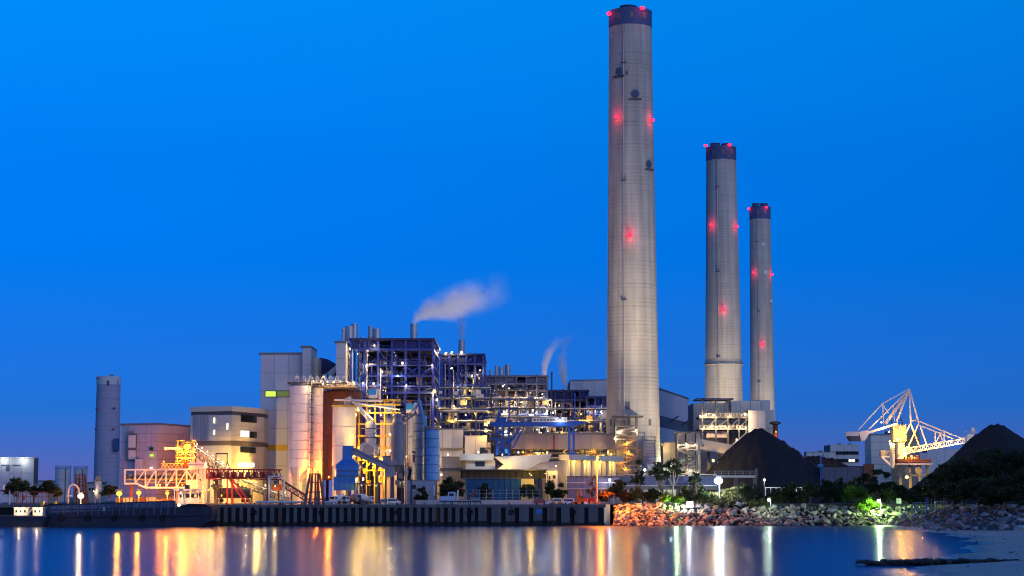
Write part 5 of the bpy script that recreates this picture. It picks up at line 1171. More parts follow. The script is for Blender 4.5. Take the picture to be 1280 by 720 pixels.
pbox(T, 'head_house', tan_eq, 226, 241.5, 551.5, 556, d + 2, d + 5); pbox(T, 'roof', tan_eq, 225, 242.5, 550, 551, d - .5, d + 5.5); bar(T, 'head_arm', white_st, P(205, 560.5, d), P(226, 560.5, d), .8); pbox(T, 'arm_end', white_st, 205, 208, 558.8, 562.4, d - .6, d + .6)
pbox(T, 'lower_frame', tow_st, 201, 228, 584.6, 585.4, d - 1, d + 3)
for k in range(6): bar(T, 'lower_lattice', tow_st, P(202 + 4.4 * k, 585, d - 1), P(204.2 + 4.4 * k, 579.5, d - 1), .25); bar(T, 'lower_lattice', tow_st, P(204.2 + 4.4 * k, 579.5, d - 1), P(206.4 + 4.4 * k, 585, d - 1), .25)
bar(T, 'lower_rail', tow_st, P(201, 579.5, d - 1), P(228, 579.5, d - 1), .25); pbox(T, 'red_panel', red_p, 230, 234, 577, 584, d - .6, d - .2)
pfix(T, 234, 558.5, d - 1.5, col=SOD, power=30000, r=2.2)
fill_flood(T, P(238, 600, d + 45), P(219, 578, 838), (1, .19, .01), 130000, 44, .5); fill_flood(T, P(250, 600, d + 40), P(311, 590, 803), YEL, 120000, 58, .4); pfix(T, 227, 562, d - 1, col=SOD, power=5200, r=.7); pfix(T, 221.5, 573, d - 1.5, col=SOD, power=6500, r=.4); pfix(T, 238, 570, d - 1.5, col=SOD, power=6500, r=.4); pfix(T, 205, 578, d - 3, col=SOD, power=5200, r=.3)  # floods added here to wash the buildings behind in orange and yellow
for px, py, dd in ((215, 600, 704), (200, 607, 696), (186, 600, 706), (243, 604, 697), (247, 594, 696), (255, 614, 694), (228, 607, 702)): pfix(T, px, py, dd, col=(1, .19, .01), power=8500, r=.4)

def conveyor(label, a, b, d, m, th=2.2, lit=0, col=WARM, trestles=(), name='belt_conveyor', dep=3):
    T = thing(name, label, 'conveyor', (X((a[0] + b[0]) / 2, d), d, G))
    n = max(4, int(abs(b[0] - a[0]) / 5)); A, Bq = P(*a, d), P(*b, d)
    for dy in (0, dep):
        o = V((0, dy, 0)); u = V((0, 0, th)); bar(T, 'chord', m, A + o, Bq + o, .35); bar(T, 'chord', m, A + o - u, Bq + o - u, .35)
        for k in range(n):
            p = A.lerp(Bq, k / n) + o; q = A.lerp(Bq, (k + 1) / n) + o; bar(T, 'lattice', m, p - u, (p + q) / 2, .2); bar(T, 'lattice', m, (p + q) / 2, q - u, .2)
    o = V((0, dep / 2, .05)); bar(T, 'belt', rubber, A + o, Bq + o, dep * .6, .3) if False else None
    v = [A + V((0, .4, -.5)), A + V((0, dep - .4, -.5)), Bq + V((0, dep - .4, -.5)), Bq + V((0, .4, -.5))]; v += [p + V((0, 0, .25)) for p in v]
    o = meshobj(T, 'belt', rubber, v, [(0, 1, 2, 3), (7, 6, 5, 4), (0, 4, 5, 1), (1, 5, 6, 2), (2, 6, 7, 3), (3, 7, 4, 0)]); fixn(o)
    for f in trestles:
        p = A.lerp(Bq, f); 
        for dy in (0, dep): bar(T, 'trestle', m, (p.x, p.y + dy, G), (p.x, p.y + dy, p.z - th), .35)
    for k in range(lit):
        p = A.lerp(Bq, (k + .5) / lit); fixture(T, p + V((0, -.5, 1.1)), col=col, power=2600, r=.35)
    return T
conveyor('incline belt conveyor with a row of bright lamps below the orange tower head', (243, 557.5), (302, 598), 716, steel_dk, 3.6, 9, WARM, (.3, .55, .8))
conveyor('dark lower belt conveyor sloping down behind the blue portal', (302, 600), (362, 622), 712, steel_dk, 2.4, 5, WARM, (.2, .5))
conveyor('dark belt conveyor sloping from under the white silos to the quay', (352, 600), (382, 619), 700, steel_dk, 2.2, 0, WARM, (.4,))
T = thing('dark_portal', 'thin dark portal frame above the red gantry', 'frame', (X(277, 706), 706, G))
bar(T, 'beam', steel_dk, P(269.5, 567, 706), P(284.5, 567, 706), .45)
for a, b in (((270, 567), (270, 578)), ((284, 567), (284, 578)), ((270, 577), (267, 588)), ((270, 577), (273, 588)), ((284, 577), (281, 588)), ((284, 577), (288, 588))): bar(T, 'leg', steel_dk, P(*a, 706), P(*b, 706), .3)
T = thing('ship_unloader', 'red and maroon truss gantry with raking red legs on the quay', 'gantry', (X(305, 690), 690, G))
d = 690
for dy in (0, 5):
    for px0, px1, m in ((258, 276, red_p), (276, 352, maroon)):
        bar(T, 'chord', m, P(px0, 586.5, d + dy), P(px1, 587.5, d + dy), .5); bar(T, 'chord', m, P(px0, 598, d + dy), P(px1, 599.5, d + dy), .5)
        n = int((px1 - px0) / 6)
        for k in range(n):
            q = (px1 - px0) / n; bar(T, 'lattice', m, P(px0 + q * k, 598.4, d + dy), P(px0 + q * (k + .5), 587, d + dy), .3); bar(T, 'lattice', m, P(px0 + q * (k + .5), 587, d + dy), P(px0 + q * (k + 1), 598.6, d + dy), .3); bar(T, 'post', m, P(px0 + q * k, 587, d + dy), P(px0 + q * k, 599, d + dy), .3)
box(T, 'belt_deck', maroon, X(258, d), X(352, d), d + .5, d + 4.5, Z(597.5, d), Z(596, d))
for k in range(9): pbox(T, 'machinery', [maroon, steel_dk, equip][k % 3], 262 + 9 * k, 268 + 9 * k, 590, 596, d + 1.5, d + 3.5)
for px in (284, 290): bar(T, 'leg', red_p, (X(px, d), d + .5, G), P(px, 599, d + .5), .45)
for a, b in ((287, 308), (291, 314)): bar(T, 'raking_leg', red_p, P(a, 600, d + .3), (X(b, d), d + .3, G), .5)
for px in (334, 348): bar(T, 'leg', maroon, (X(px, d), d + 2, G), P(px, 600, d + 2), .5)
pbox(T, 'control_cab', steel_dk, 266, 273, 600, 612, d + 1, d + 4); pbox(T, 'control_cab', steel_dk, 264, 277, 606, 609, d, d + 3)
bar(T, 'leg', steel_dk, (X(270, d + 2), d + 2.5, G), P(270, 612, d + 2.5), 1.2)
for px, py in ((297, 591), (309, 592), (318, 592), (327, 592)): pfix(T, px, py, d + 6.5, col=WARM, power=1500, r=.45)
for px, py in ((261, 613), (277, 620), (268, 604)): pfix(T, px, py, d - 4, col=SOD, power=4200, r=.35)
T = thing('hopper_wagon', 'dark rounded tank wagon under the red gantry', 'wagon', (X(292, 694), 694, G))
rod(T, 'barrel', steel_dk, P(268, 615.5, 696), P(314, 615.5, 696), 1.7, 18); bar(T, 'frame', steel_dk, P(267, 622, 696), P(315, 622, 696), .5)
for px in (271, 277, 304, 310): rod(T, 'wheel', rubber, P(px, 625.5, 694.2), P(px, 625.5, 694.8), .75, 14)
for px in (276, 284, 292, 300, 308): bar(T, 'rib', steel_dk, P(px, 609.6, 694.2), P(px, 621, 694.2), .2)
railing(T, [(X(268, 694), 694), (X(314, 694), 694)], Z(622, 694), 1.2, steel_dk)
T = thing('steel_portal', 'pale blue portal frame standing on the quay by the white silos', 'frame', (X(345, 684), 684, G))
pb2 = mat('pale_blue_steel', (.42, .52, .70), .5, .1, .4)
for px in (336, 355): bar(T, 'post', pb2, (X(px, 684), 684, G), P(px, 595.5, 684), .5); 
bar(T, 'beam', pb2, P(335.2, 595.5, 684), P(355.8, 595.5, 684), .5); bar(T, 'knee', pb2, P(336, 601, 684), P(341, 596, 684), .3); bar(T, 'knee', pb2, P(355, 601, 684), P(350, 596, 684), .3)
pbox(T, 'hanging_bin', maroon, 340, 352, 606, 613, 685, 687); pbox(T, 'trolley', steel_dk, 342, 349, 600.5, 605, 685, 687)
pfix(T, 344, 608, 683.6, col=YEL, power=900, r=.35)
T = thing('mooring_dolphin', 'tapered weathered timber tower of posts at the quay edge', 'dolphin', (X(393, 679), 679, G))
for a, b in ((387.5, 381), (390.5, 387), (394, 394), (397, 399), (399.5, 405)):
    for dy in (-1, 1): bar(T, 'timber_post', timber, P(a, 592, 679.5 + dy * .5), (X(b, 679), 679.5 + dy * 1.8, G), .55)
for py, a, b in ((592.5, 387, 400), (603, 386, 401.5), (615, 383.5, 403.5), (624, 381.5, 405)): bar(T, 'crosspiece', timber, P(a, py, 678.4), P(b, py, 678.4), .5)
T = thing('quay_pipe', 'pale blue pipe lying along the quay edge', 'pipe', (X(360, 680), 680, G)); rod(T, 'barrel', pb2, P(320, 627.6, 680), P(422, 627.6, 680), .35)
for k in range(8): pbox(T, 'saddle', conc, 324 + 13 * k, 325.5 + 13 * k, 628, 630.8, 679.6, 680.4)
T = thing('kiosk', 'white kiosk with blue awning lit from inside beside the barge bow', 'kiosk', (X(238, 684), 684, G))
pbox(T, 'wall', white_st, 222, 252, 615, 631, 685, 689); pbox(T, 'awning', pb2, 216, 256, 611.5, 613, 682.5, 689.5)
for px in (218, 228, 238, 248, 254): bar(T, 'post', white_st, (X(px, 683), 683, G), P(px, 612.5, 683), .22)
for k in range(4): pbox(T, 'window', glass, 225 + 7 * k, 229.5 + 7 * k, 617, 622, 684.7, 684.95)
pbox(T, 'black_box', steel_dk, 231, 236, 606, 611, 684, 687)
pfix(T, 226, 616.5, 681.5, col=WARM, power=1800, r=.5); pfix(T, 244, 620, 681.5, col=SOD, power=2600, r=.5); pfix(T, 223.8, 631.2, 673.4, col=WARM, power=2200, r=.8)
# jumbled yard equipment left of the tower, lit by sodium lamps
r_ = random.Random(33)
for i in range(8):
    px = 150 + i * 9.5; d = 700 + r_.uniform(-6, 6); T = thing('yard_skip', ['rusty steel skip nearest the left sodium lamp', 'grey plant box second along the sodium-lit yard', 'tan crate third along the sodium-lit yard', 'rusty skip fourth along the sodium-lit yard', 'grey box under the middle of the truss bridge', 'tan box right of the middle sodium lamp', 'rusty skip near the third sodium lamp', 'grey box closest to the kiosk'][i], 'skip', (X(px, d), d, G), group='boxes in the sodium-lit yard')
    m = [rust, equip, tan_eq][i % 3]; w_ = r_.uniform(1.2, 2.0); h_ = r_.uniform(1.4, 2.6); x = X(px, d)
    prism_xz(T, 'tub', m, [(x - w_ * .8, G), (x + w_ * .8, G), (x + w_, G + h_), (x - w_, G + h_)], d, d + 2.2); bar(T, 'rim', steel_dk, (x - w_ - .1, d - .1, G + h_), (x + w_ + .1, d - .1, G + h_), .2)
    for s in (-.4, .4): bar(T, 'rib', steel_dk, (x + s * w_, d - .1, G), (x + s * w_, d - .1, G + h_), .15)

# ------------------------------------------------------------------ far-left yard bits
T = thing('rusty_tower', 'rust-red open lattice tower in front of the white tanks', 'tower', (X(100, 760), 760, G))
for a, b in ((95, 93), (99, 98), (103, 104), (106, 108)): bar(T, 'post', rust, P(a, 593.5, 760), (X(b, 760), 760, G), .45); bar(T, 'post', rust, P(a, 593.5, 763), (X(b, 760), 764, G), .4)
for py, a, b in ((593.5, 94, 107), (599, 94, 107), (606, 93.5, 107.5), (614, 93, 108)): bar(T, 'beam', rust, P(a, py, 759.8), P(b, py, 759.8), .4)
for k in range(3): bar(T, 'brace', rust, P(94, 606 - 6 * k + 6, 759.9), P(107, 600 - 6 * k + 6, 759.9), .25)
T = thing('arched_pipe', 'white gooseneck pipe arching behind the bright quay lamp', 'pipe', (X(90, 720), 720, G))
pipe(T, 'gooseneck', white_st, [(X(85, 720), 720, G), P(85.5, 612, 720), P(87.5, 607.5, 720), P(91, 605.5, 720), P(95, 607, 720), P(98, 611, 720), P(99, 618, 720)], .42); bar(T, 'valve', white_st, P(83, 620, 719.5), P(90, 619.5, 719.5), .5)
T = thing('lime_silo', 'small white silo with mast left of the far tower', 'silo', (X(122.5, 770), 770, G))
c = P(122.5, 605, 770); lathe(T, 'drum', siloW, (c.x, 770, Z(618, 770)), [(.5, -2), (1.4, 0), (1.4, Z(602, 770) - Z(618, 770)), (.5, Z(600, 770) - Z(618, 770))], 18); box(T, 'head_platform', yellow_p, c.x - 1.6, c.x + 1.6, 768.4, 771, Z(600.5, 770), Z(600, 770)); pbox(T, 'head_unit', tan_eq, 119.5, 125, 595.5, 600, 769.5, 771); rod(T, 'mast', steel_lt, P(124.6, 596, 770), P(124.6, 588, 770), .15)
legs(T, (c.x, 770), 1.2, G, Z(617, 770), 4, steel_lt, .25); pfix(T, 117.5, 614, 768, col=WARM, power=500, r=.3)
T = thing('steel_shelter', 'pale steel shelter frame at the left edge of the quay', 'shelter', (X(4, 688), 688, G))
for px in (-6, 2, 12): bar(T, 'post', pb2, (X(px, 688), 688, G), P(px, 613, 688), .3)
bar(T, 'roof_beam', maroon, P(-8, 613, 688), P(13, 613, 688), .3); pbox(T, 'side_panel', pb2, -8, 4, 606, 612, 690, 692)
T = thing('pergola_fence', 'maroon post and rail frame under the left trees', 'fence', (X(35, 700), 700, G))
for k in range(9): bar(T, 'post', maroon, (X(18 + 5 * k, 700), 700, G), P(18 + 5 * k, 615, 700), .2)
for py in (615, 621): bar(T, 'rail', maroon, P(17, py, 700), P(60, py, 700), .2)

# ------------------------------------------------------------------ barge and workboat
BD = 655.0
hull2 = mat('bulwark_steel', (.10, .12, .20), .7, .4, .5, streak=.4, rnd=.3)
T = thing('barge', 'long dark blue barge with ribbed bulwarks and tyres moored along the quay', 'barge', (X(150, BD), BD, 0))
x0, x1 = X(36, BD), X(264, BD); zt = Z(642, BD)
hv = [(x0, .0), (x0 + .6, zt), (x1 + .5, Z(633, BD)), (x1, 2), (x1 - 5, -.6), (x0 + 2, -.6)]
prism_xz(T, 'hull', hull, hv, BD, BD + 14)
bx1 = X(219, BD); n = 19
for k in range(n):
    xa = x0 + 5 + (bx1 - x0 - 5) * k / n; xb = x0 + 5 + (bx1 - x0 - 5) * (k + 1) / n; f = k / n; zz = Z(632 - 6 * f, BD)
    box(T, 'bulwark_panel', hull2, xa + .12, xb - .12, BD + .3, BD + .6, zt - .3, zz); bar(T, 'bulwark_rib', hull2, (xb, BD + .05, zt - .3), (xb, BD + .05, zz + .15), .32, .5)
bar(T, 'top_rail', hull, (x0 + 5, BD + .3, Z(632, BD)), (bx1, BD + .3, Z(626, BD)), .4, .3); bar(T, 'mid_rail', hull, (x0 + 5, BD + .15, Z(637.5, BD)), (bx1, BD + .15, Z(634.5, BD)), .25)
bar(T, 'rubbing_strake', hull, (x0, BD - .2, Z(646.5, BD)), (x1, BD - .2, Z(644, BD)), .4, .5)
pbox(T, 'coal_cargo', coal, 60, 216, 629.5, 640, BD + 3, BD + 11)
prism_xz(T, 'bow_block', coal, [(bx1, zt), (bx1 + .5, Z(634, BD)), (X(235, BD), Z(629.6, BD)), (X(258, BD), Z(630.5, BD)), (x1 - .2, Z(634, BD)), (x1 - .2, zt)], BD + .8, BD + 11)
for k, px in enumerate((50, 77, 110, 144, 178, 204)):
    c = P(px, 647, BD - .55); pipe(T, 'tyre_fender', rubber, [(c.x + .75 * math.cos(R(a)), c.y, c.z + .75 * math.sin(R(a))) for a in range(0, 361, 30)], .28, 8)
pbox(T, 'white_marker', white_st, 129, 132, 634, 640, BD + .1, BD + .22)
T = thing('workboat', 'small workboat with two brightly lit cabins moored at the far left', 'boat', (X(25, 648), 648, 0))
d = 648; x0, x1 = X(-14, d), X(56, d)
prism_xz(T, 'hull', hull, [(x0, .4), (x0 - .6, Z(644, d)), (x1 + 1, Z(645, d)), (x1 - .5, .3), (x1 - 2, -.5), (x0 + 1, -.5)], d, d + 6)
for k, (a, b) in enumerate(((17.5, 34.5), (41, 53))):
    cb = pbox(T, 'cabin', white_st, a, b, 635.5, 645, d + 1, d + 5); pbox(T, 'cabin_roof', white_st, a - .8, b + .8, 634.3, 635.3, d + .2, d + 5.4)
    for j in range(3 if k == 0 else 2): pbox(T, 'window', glass, a + 2 + 5 * j, a + 4.4 + 5 * j, 637.5, 640.5, d + .85, d + .98)
    pfix(T, (a + b) / 2 - (1.5 if k == 0 else 0), 635.9, d - .2, col=SOD if False else WARM, power=1500, r=.42, off=(0, -.9, -.5))
bar(T, 'gangway', steel_lt, P(34, 643, d + .6), P(41, 636, d + .6), .3); bar(T, 'mast', maroon, P(28.5, 635, d + 2), P(28.5, 617, d + 2), .22); pbox(T, 'flag', red_p, 28.6, 31, 619, 625, d + 2, d + 2.05)
bar(T, 'gunwale', steel_dk, (x0, d - .1, Z(644.5, d)), (x1 + .8, d - .1, Z(645.3, d)), .35)
for a, b, p0, p1 in ((50.5, 54, 627, 633.5), (66.5, 69.5, 626.5, 630)):
    T2 = thing('yellow_drum', 'tall yellow box standing on the barge stern' if a < 60 else 'short yellow box on the barge deck by the trees', 'box', (X(a, BD + 1), BD + 2, Z(p1, BD)))
    pbox(T2, 'casing', yellow_p, a, b, p0, p1, BD + 1.5, BD + 3); pbox(T2, 'lid', steel_dk, a - .2, b + .2, p0 - .5, p0, BD + 1.4, BD + 3.1); bar(T2, 'stand', steel_dk, P((a + b) / 2, p1, BD + 2.2), (X((a + b) / 2, BD + 2.2), BD + 2.2, 3.6), .5)

# ================================================================== VEHICLES (local coordinates: x forward, origin on the ground)
def wheel(T, x, y, r=.36, w_=.24):
    o = rod(T, 'wheel', rubber, (x, y - w_ / 2, r), (x, y + w_ / 2, r), r, 16); s = -1 if y < 0 else 1
    rod(o, 'rim', steel_lt, (x, y + s * w_ / 2, r), (x, y + s * (w_ / 2 + .03), r), r * .55, 12)
def van(label, px, d, paint, rotz, L_=4.9, Hh=2.0):
    T = thing('van', label, 'van', (X(px, d), d, G + .01), rotz, 'vehicles parked on the quay', True)
    prof = [(-L_ / 2, .45), (-L_ / 2, Hh - .25), (-L_ / 2 + .2, Hh), (L_ / 2 - 1.75, Hh), (L_ / 2 - .85, Hh * .6), (L_ / 2 - .1, Hh * .5), (L_ / 2, .75), (L_ / 2, .4)]
    n = len(prof); v = []
    for y, ins in ((-.85, .0), (.85, .0)): v += [(x, y * (1 - .09 * max(0, (z - 1) / 1)), z) for x, z in prof]
    f = [tuple(range(n)), tuple(reversed(range(n, 2 * n)))] + [(i, i + n, (i + 1) % n + n, (i + 1) % n) for i in range(n)]
    o = meshobj(T, 'body', paint, v, f); fixn(o)
    md = o.modifiers.new('bevel', 'BEVEL'); md.width = .07; md.segments = 2
    for s in (-1, 1):
        box(T, 'side_window', glass, -L_ / 2 + .35, L_ / 2 - 2.0, s * .80, s * .835, 1.12, Hh - .28); box(T, 'door_window', glass, L_ / 2 - 1.9, L_ / 2 - 1.25, s * .80, s * .835, 1.12, Hh - .35)
        for x in (-L_ / 2 + .95, L_ / 2 - .9): wheel(T, x, s * .78)
        box(T, 'headlight', white_st, L_ / 2 - .05, L_ / 2 + .03, s * .7 - .16, s * .7 + .16, .68, .86); box(T, 'tail_light', red_p, -L_ / 2 - .03, -L_ / 2 + .05, s * .72 - .08, s * .72 + .08, .8, 1.3)
    bar(T, 'windscreen', glass, (L_ / 2 - .92, 0, Hh * .62 + .05), (L_ / 2 - 1.66, 0, Hh - .1), 1.5, .06); box(T, 'rear_window', glass, -L_ / 2 - .025, -L_ / 2 + .05, -.65, .65, 1.2, Hh - .3)
    box(T, 'bumper', steel_dk, L_ / 2 - .05, L_ / 2 + .1, -.8, .8, .38, .58)
    return T
wpaint = mat('white_car_paint', (.70, .70, .72), .3, .05, .5, rnd=0); rpaint = mat('red_car_paint', (.42, .025, .03), .3, .08, .5, rnd=0)
van('dark red van parked on the quay, left of two white vans', 676, 681, rpaint, R(8))
van('white van with raked windscreen parked next to the dark red van', 693.5, 683, wpaint, R(188), 5.2, 2.15)
van('white van parked closest to the orange excavator', 709, 684.5, wpaint, R(184), 4.9, 2.1)
van('silver-white van parked at the centre of the quay below the tall vessel', 492, 684, wpaint, R(14), 4.9, 2.2)
van('small pale van left of the silver-white one under the yellow lights', 478.5, 690, mat('pale_blue_car', (.45, .52, .62), .3, .05, .5), R(96), 4.4, 1.9)

# orange excavator
T = thing('excavator', 'orange-red excavator with raised boom under the orange lamp', 'excavator', (X(725, 685), 685, G + .01), R(170), local=True)
for s in (-1, 1):
    prism_xz(T, 'track', rubber, [(-1.9, .15), (-1.6, 0), (1.6, 0), (1.9, .15), (1.9, .6), (1.6, .8), (-1.6, .8), (-1.9, .6)], s * 1.2 - .3, s * 1.2 + .3)
box(T, 'house', orange_p, -2.2, 1.0, -1.2, 1.2, .95, 2.1); box(T, 'counterweight', red_p, -2.7, -2.2, -1.15, 1.15, 1.0, 2.2); box(T, 'cab', orange_p, .0, 1.3, -1.15, -.1, 2.1, 3.2); box(T, 'cab_window', glass, .15, 1.33, -1.19, -.3, 2.35, 3.0)
bar(T, 'boom', orange_p, (.8, .3, 2.0), (1.4, .3, 4.6), .7, .5); bar(T, 'boom', orange_p, (1.4, .3, 4.5), (-.2, .3, 5.0), .6, .5); bar(T, 'arm', orange_p, (-.2, .3, 5.0), (-.7, .3, 3.0), .45, .4); box(T, 'bucket', steel_dk, -1.2, -.3, -.2, .8, 2.3, 3.0)
T = thing('dump_truck', 'dark red dump truck half hidden behind the excavator', 'truck', (X(735, 690), 690, G + .01), R(180), local=True)
box(T, 'chassis', steel_dk, -2.6, 2.6, -.9, .9, .7, 1.0); box(T, 'cab', maroon, 1.3, 2.6, -1.1, 1.1, 1.0, 2.7); box(T, 'windscreen', glass, 2.58, 2.63, -.9, .9, 1.7, 2.5); prism_xz(T, 'tipper_body', maroon, [(-2.7, 1.05), (1.1, 1.05), (1.2, 2.4), (-3.0, 2.4)], -1.15, 1.15)
for x in (-1.9, -.9, 1.9):
    for s in (-1, 1): wheel(T, x, s * .95, .5, .3)
# mixer trucks
def mixer(label, px, d, rotz, drum_m):
    T = thing('mixer_truck', label, 'mixer truck', (X(px, d), d, G + .01), rotz, 'concrete mixer trucks on the quay', True)
    box(T, 'chassis', steel_dk, -3.6, 3.8, -.5, .5, .75, 1.05); box(T, 'cab', wpaint, 2.3, 3.9, -1.2, 1.2, 1.0, 2.9); box(T, 'windscreen', glass, 3.88, 3.93, -1.0, 1.0, 1.9, 2.7)
    for s in (-1, 1): box(T, 'door_window', glass, 2.6, 3.6, s * 1.19, s * 1.225, 1.9, 2.6); box(T, 'headlight', white_st, 3.88, 3.95, s * .85 - .15, s * .85 + .15, 1.15, 1.4)
    v, f = lathe_geo((0, 0, 0), [(.35, -3.2), (.75, -2.8), (1.25, -1.0), (1.3, .3), (1.0, 1.6), (.6, 1.9)], 20)
    q = V((1, 0, -.22)).normalized().to_track_quat('Z', 'Y').to_matrix(); v = [q @ V(p) + V((-.5, 0, 2.35)) for p in v]
    meshobj(T, 'drum', drum_m, v, f, smooth=True); prism_xz(T, 'rear_frame', steel_dk, [(-3.6, 1.05), (-3.2, 1.05), (-3.3, 3.4), (-3.9, 3.3)], -.6, .6); bar(T, 'chute', steel_lt, (-3.7, 0, 2.4), (-4.6, .3, 1.2), .5, .15)
    for x in (-2.9, -1.7, 2.9):
        for s in (-1, 1): wheel(T, x, s * 1.0, .52, .32)
mixer('concrete mixer truck with white drum, leftmost of the mixers by the blue hopper', 423, 693, R(240), siloW)
mixer('concrete mixer truck with red-striped frame between two other mixers', 441, 695, R(222), mat('drum_grey_red', (.38, .20, .18), .5, .2, .5))
mixer('concrete mixer truck with white drum, rightmost of the mixers', 456, 690, R(62), siloW)
# crane truck on trailer
T = thing('crane_truck', 'pale blue truck crane with folded red boom at the middle of the quay', 'truck', (X(575, 684), 684, G + .01), R(180), local=True)
box(T, 'chassis', steel_dk, -7.6, 7.2, -1.1, 1.1, .75, 1.35); box(T, 'engine_hood', pb2, 4.0, 7.2, -1.2, 1.2, 1.35, 2.9); box(T, 'cab', pb2, 1.7, 4.2, -1.2, 1.2, 1.35, 4.4); box(T, 'cab_window', glass, 2.2, 3.8, -1.23, 1.23, 2.9, 3.9); box(T, 'cab_window', glass, 4.18, 4.23, -.9, .9, 3.1, 3.9)
bar(T, 'crane_post', wpaint, (.9, 0, 1.35), (.7, 0, 5.0), .6); bar(T, 'boom', red_p, (.9, 0, 4.9), (-.2, 0, 5.9), .35); bar(T, 'boom', red_p, (-.2, 0, 5.9), (-1.2, 0, 4.6), .35); bar(T, 'boom', red_p, (-3.2, 0, 2.2), (-5.5, 0, 4.9), .4); bar(T, 'boom', red_p, (-5.5, 0, 4.9), (-6.0, 0, 3.0), .4); box(T, 'load_box', equip, -6.8, -3.6, -1.1, 1.1, 1.36, 2.2)
for k in range(4): box(T, 'load_slat', wpaint, -6.6 + k * .8, -6.1 + k * .8, -1.14, -1.1, 1.5, 2.1)
for x in (-6.8, -5.2, -3.4, -1.6, .2, 3.0, 5.6):
    for s in (-1, 1): wheel(T, x, s * 1.0, .55, .35)
# small clutter on the quay: orange barrels and cones beside the vans
r_ = random.Random(71)
for i in range(9):
    px = 684 + i * 8; d = 678.5 + r_.uniform(-.6, .6); T = thing('water_barrier', ['plastic water barrier by the dark red van', 'plastic water barrier in front of the first white van', 'plastic water barrier between the white vans', 'plastic water barrier in front of the second white van', 'plastic water barrier just left of the excavator', 'plastic water barrier in front of the excavator', 'plastic water barrier right of the excavator', 'plastic water barrier beside the orange lamp post', 'plastic water barrier at the right end of the quay'][i], 'barrier', (X(px, d), d, G + .06), r_.uniform(-.2, .2), 'barriers along the quay edge', True)
    prism_xz(T, 'body', orange_p if i % 3 else wpaint, [(-.75, 0), (.75, 0), (.7, .3), (.55, .95), (-.55, .95), (-.7, .3)], -.2, .2); box(T, 'foot', steel_dk, -.8, .8, -.3, .3, -.01, .08)

# ================================================================== LAMP POSTS
def post(label, px, py, d, col, power, r, arm=0.0, z0=G, m=steel_dk, th=.13, off=(0, -.8, -.6), aim=None, ang=120):
    p = P(px, py, d); T = thing('lamp_post', label, 'lamp post', (p.x + arm, d, z0))
    rod(T, 'pole', m, (p.x + arm, d + .3, z0 - .3), (p.x + arm, d + .3, p.z + r + .2), th, 10); lathe(T, 'foot', m, (p.x + arm, d + .3, z0), [(.35, 0), (.35, .3), (.2, .5)], 10)
    if arm: bar(T, 'arm', m, (p.x + arm, d + .3, p.z + r + .2), (p.x, d + .1, p.z + r + .2), .18)
    fixture(T, p, col=col, power=0 if aim else power, r=r, off=off)
    if aim:
        dr = (V(aim) - p).normalized(); l = bpy.data.lights.new('lamp_light', 'SPOT'); l.energy = power * K; l.color = col; l.spot_size = R(ang); l.spot_blend = .8; l.shadow_soft_size = r * .4
        o = bpy.data.objects.new('lamp_light', l); o.rotation_mode = 'QUATERNION'; o.rotation_quaternion = dr.to_track_quat('-Z', 'Y'); o.location = p + dr * (r * 1.2) - org(T); link(o, T); NL[0] += 1
        light(T, p + V((.9, -.9, -.5)), col, power * .05, .35)
    return T
post('tall lamp post with a single orange lamp at the right end of the quay', 747, 572, 684, (1, .2, .012), 300000, .95, -.3, th=.3, m=tan_eq, aim=(43, 672, 0), ang=120)
post('dazzling white floodlight on a post above the rock bank', 898, 601, 702, COOL, 46000, 2.3, .4, th=.2)
post('small white lamp post behind the bushes right of the dazzling floodlight', 955.5, 600, 716, GRN, 1600, .6)
post('short lamp post on the rocks in the middle of the shore', 961, 625, 683, GRN, 5200, .75, .7, 4.0)
post('short lamp post beside the bright green bush', 1098, 627, 681, (.62, 1, .28), 38000, .8, .8, 3.0)
BULB[(.62, 1, .28)] = eG
post('bright quay lamp in front of the rusty lattice tower', 101, 620, 690, (1, .62, .22), 14000, 1.7)
BULB[(1, .62, .22)] = eW
post('left sodium lamp under the truss bridge end', 149, 617, 688, SOD, 22000, 1.6)
post('middle sodium lamp under the truss bridge', 173.5, 616, 688, SOD, 18000, 1.4)
post('right sodium lamp near the kiosk', 209, 616.5, 690, SOD, 18000, 1.1)
post('small white lamp behind the hoarding at the warehouse end', 762, 600, 708, COOL, 2600, .7)
post('slim grey lamp post with twin arms between the site office and end wall', 681.5, 592, 705, WARM, 0, .2, .9)
T = thing('floodlight_box', 'white box floodlight lying on the rocks beside a green bush', 'floodlight', (X(862, 687), 687, 4.6))
pbox(T, 'casing', white_st, 858.5, 866.5, 627, 634.5, 688, 689); pbox(T, 'lens', eC, 859.3, 865.7, 627.8, 632.5, 687.7, 687.95); bar(T, 'stand', steel_dk, P(863, 634.5, 688.5), P(863, 640, 688.5), .3)
light(T, P(861, 631, 685.8), COOL, 2600, .5)
T = thing('green_floodlight', 'low green-white floodlight at the foot of the lit bush near the rocks', 'floodlight', (X(846, 688), 688, 6)); fixture(T, P(845, 630.5, 687), col=(.55, 1, .30), power=12000, r=.3); bar(T, 'stand', steel_dk, P(845, 631, 687.4), P(845, 636, 687.4), .2)
T = thing('notice_sign', 'blank pale notice board on two posts near the green-lit bush', 'sign', (X(1123.5, 690), 690, G)); pbox(T, 'board', white_clad, 1120.5, 1126.5, 623, 629.5, 690, 690.15)
for px in (1121.5, 1125.5): bar(T, 'post', steel_dk, P(px, 629.5, 690.2), P(px, 638, 690.2), .14)
T = thing('steel_rack', 'tall blue steel racks standing on the right rock bank', 'rack', (X(1165, 655), 655, G))
for px, t, b in ((1132, 632, 650), (1143, 628, 644), (1158, 621, 643), (1170, 617, 640), (1183, 614, 636), (1196, 609, 634)): bar(T, 'post', crane_b, P(px, t, 655), P(px, b, 655), .32)
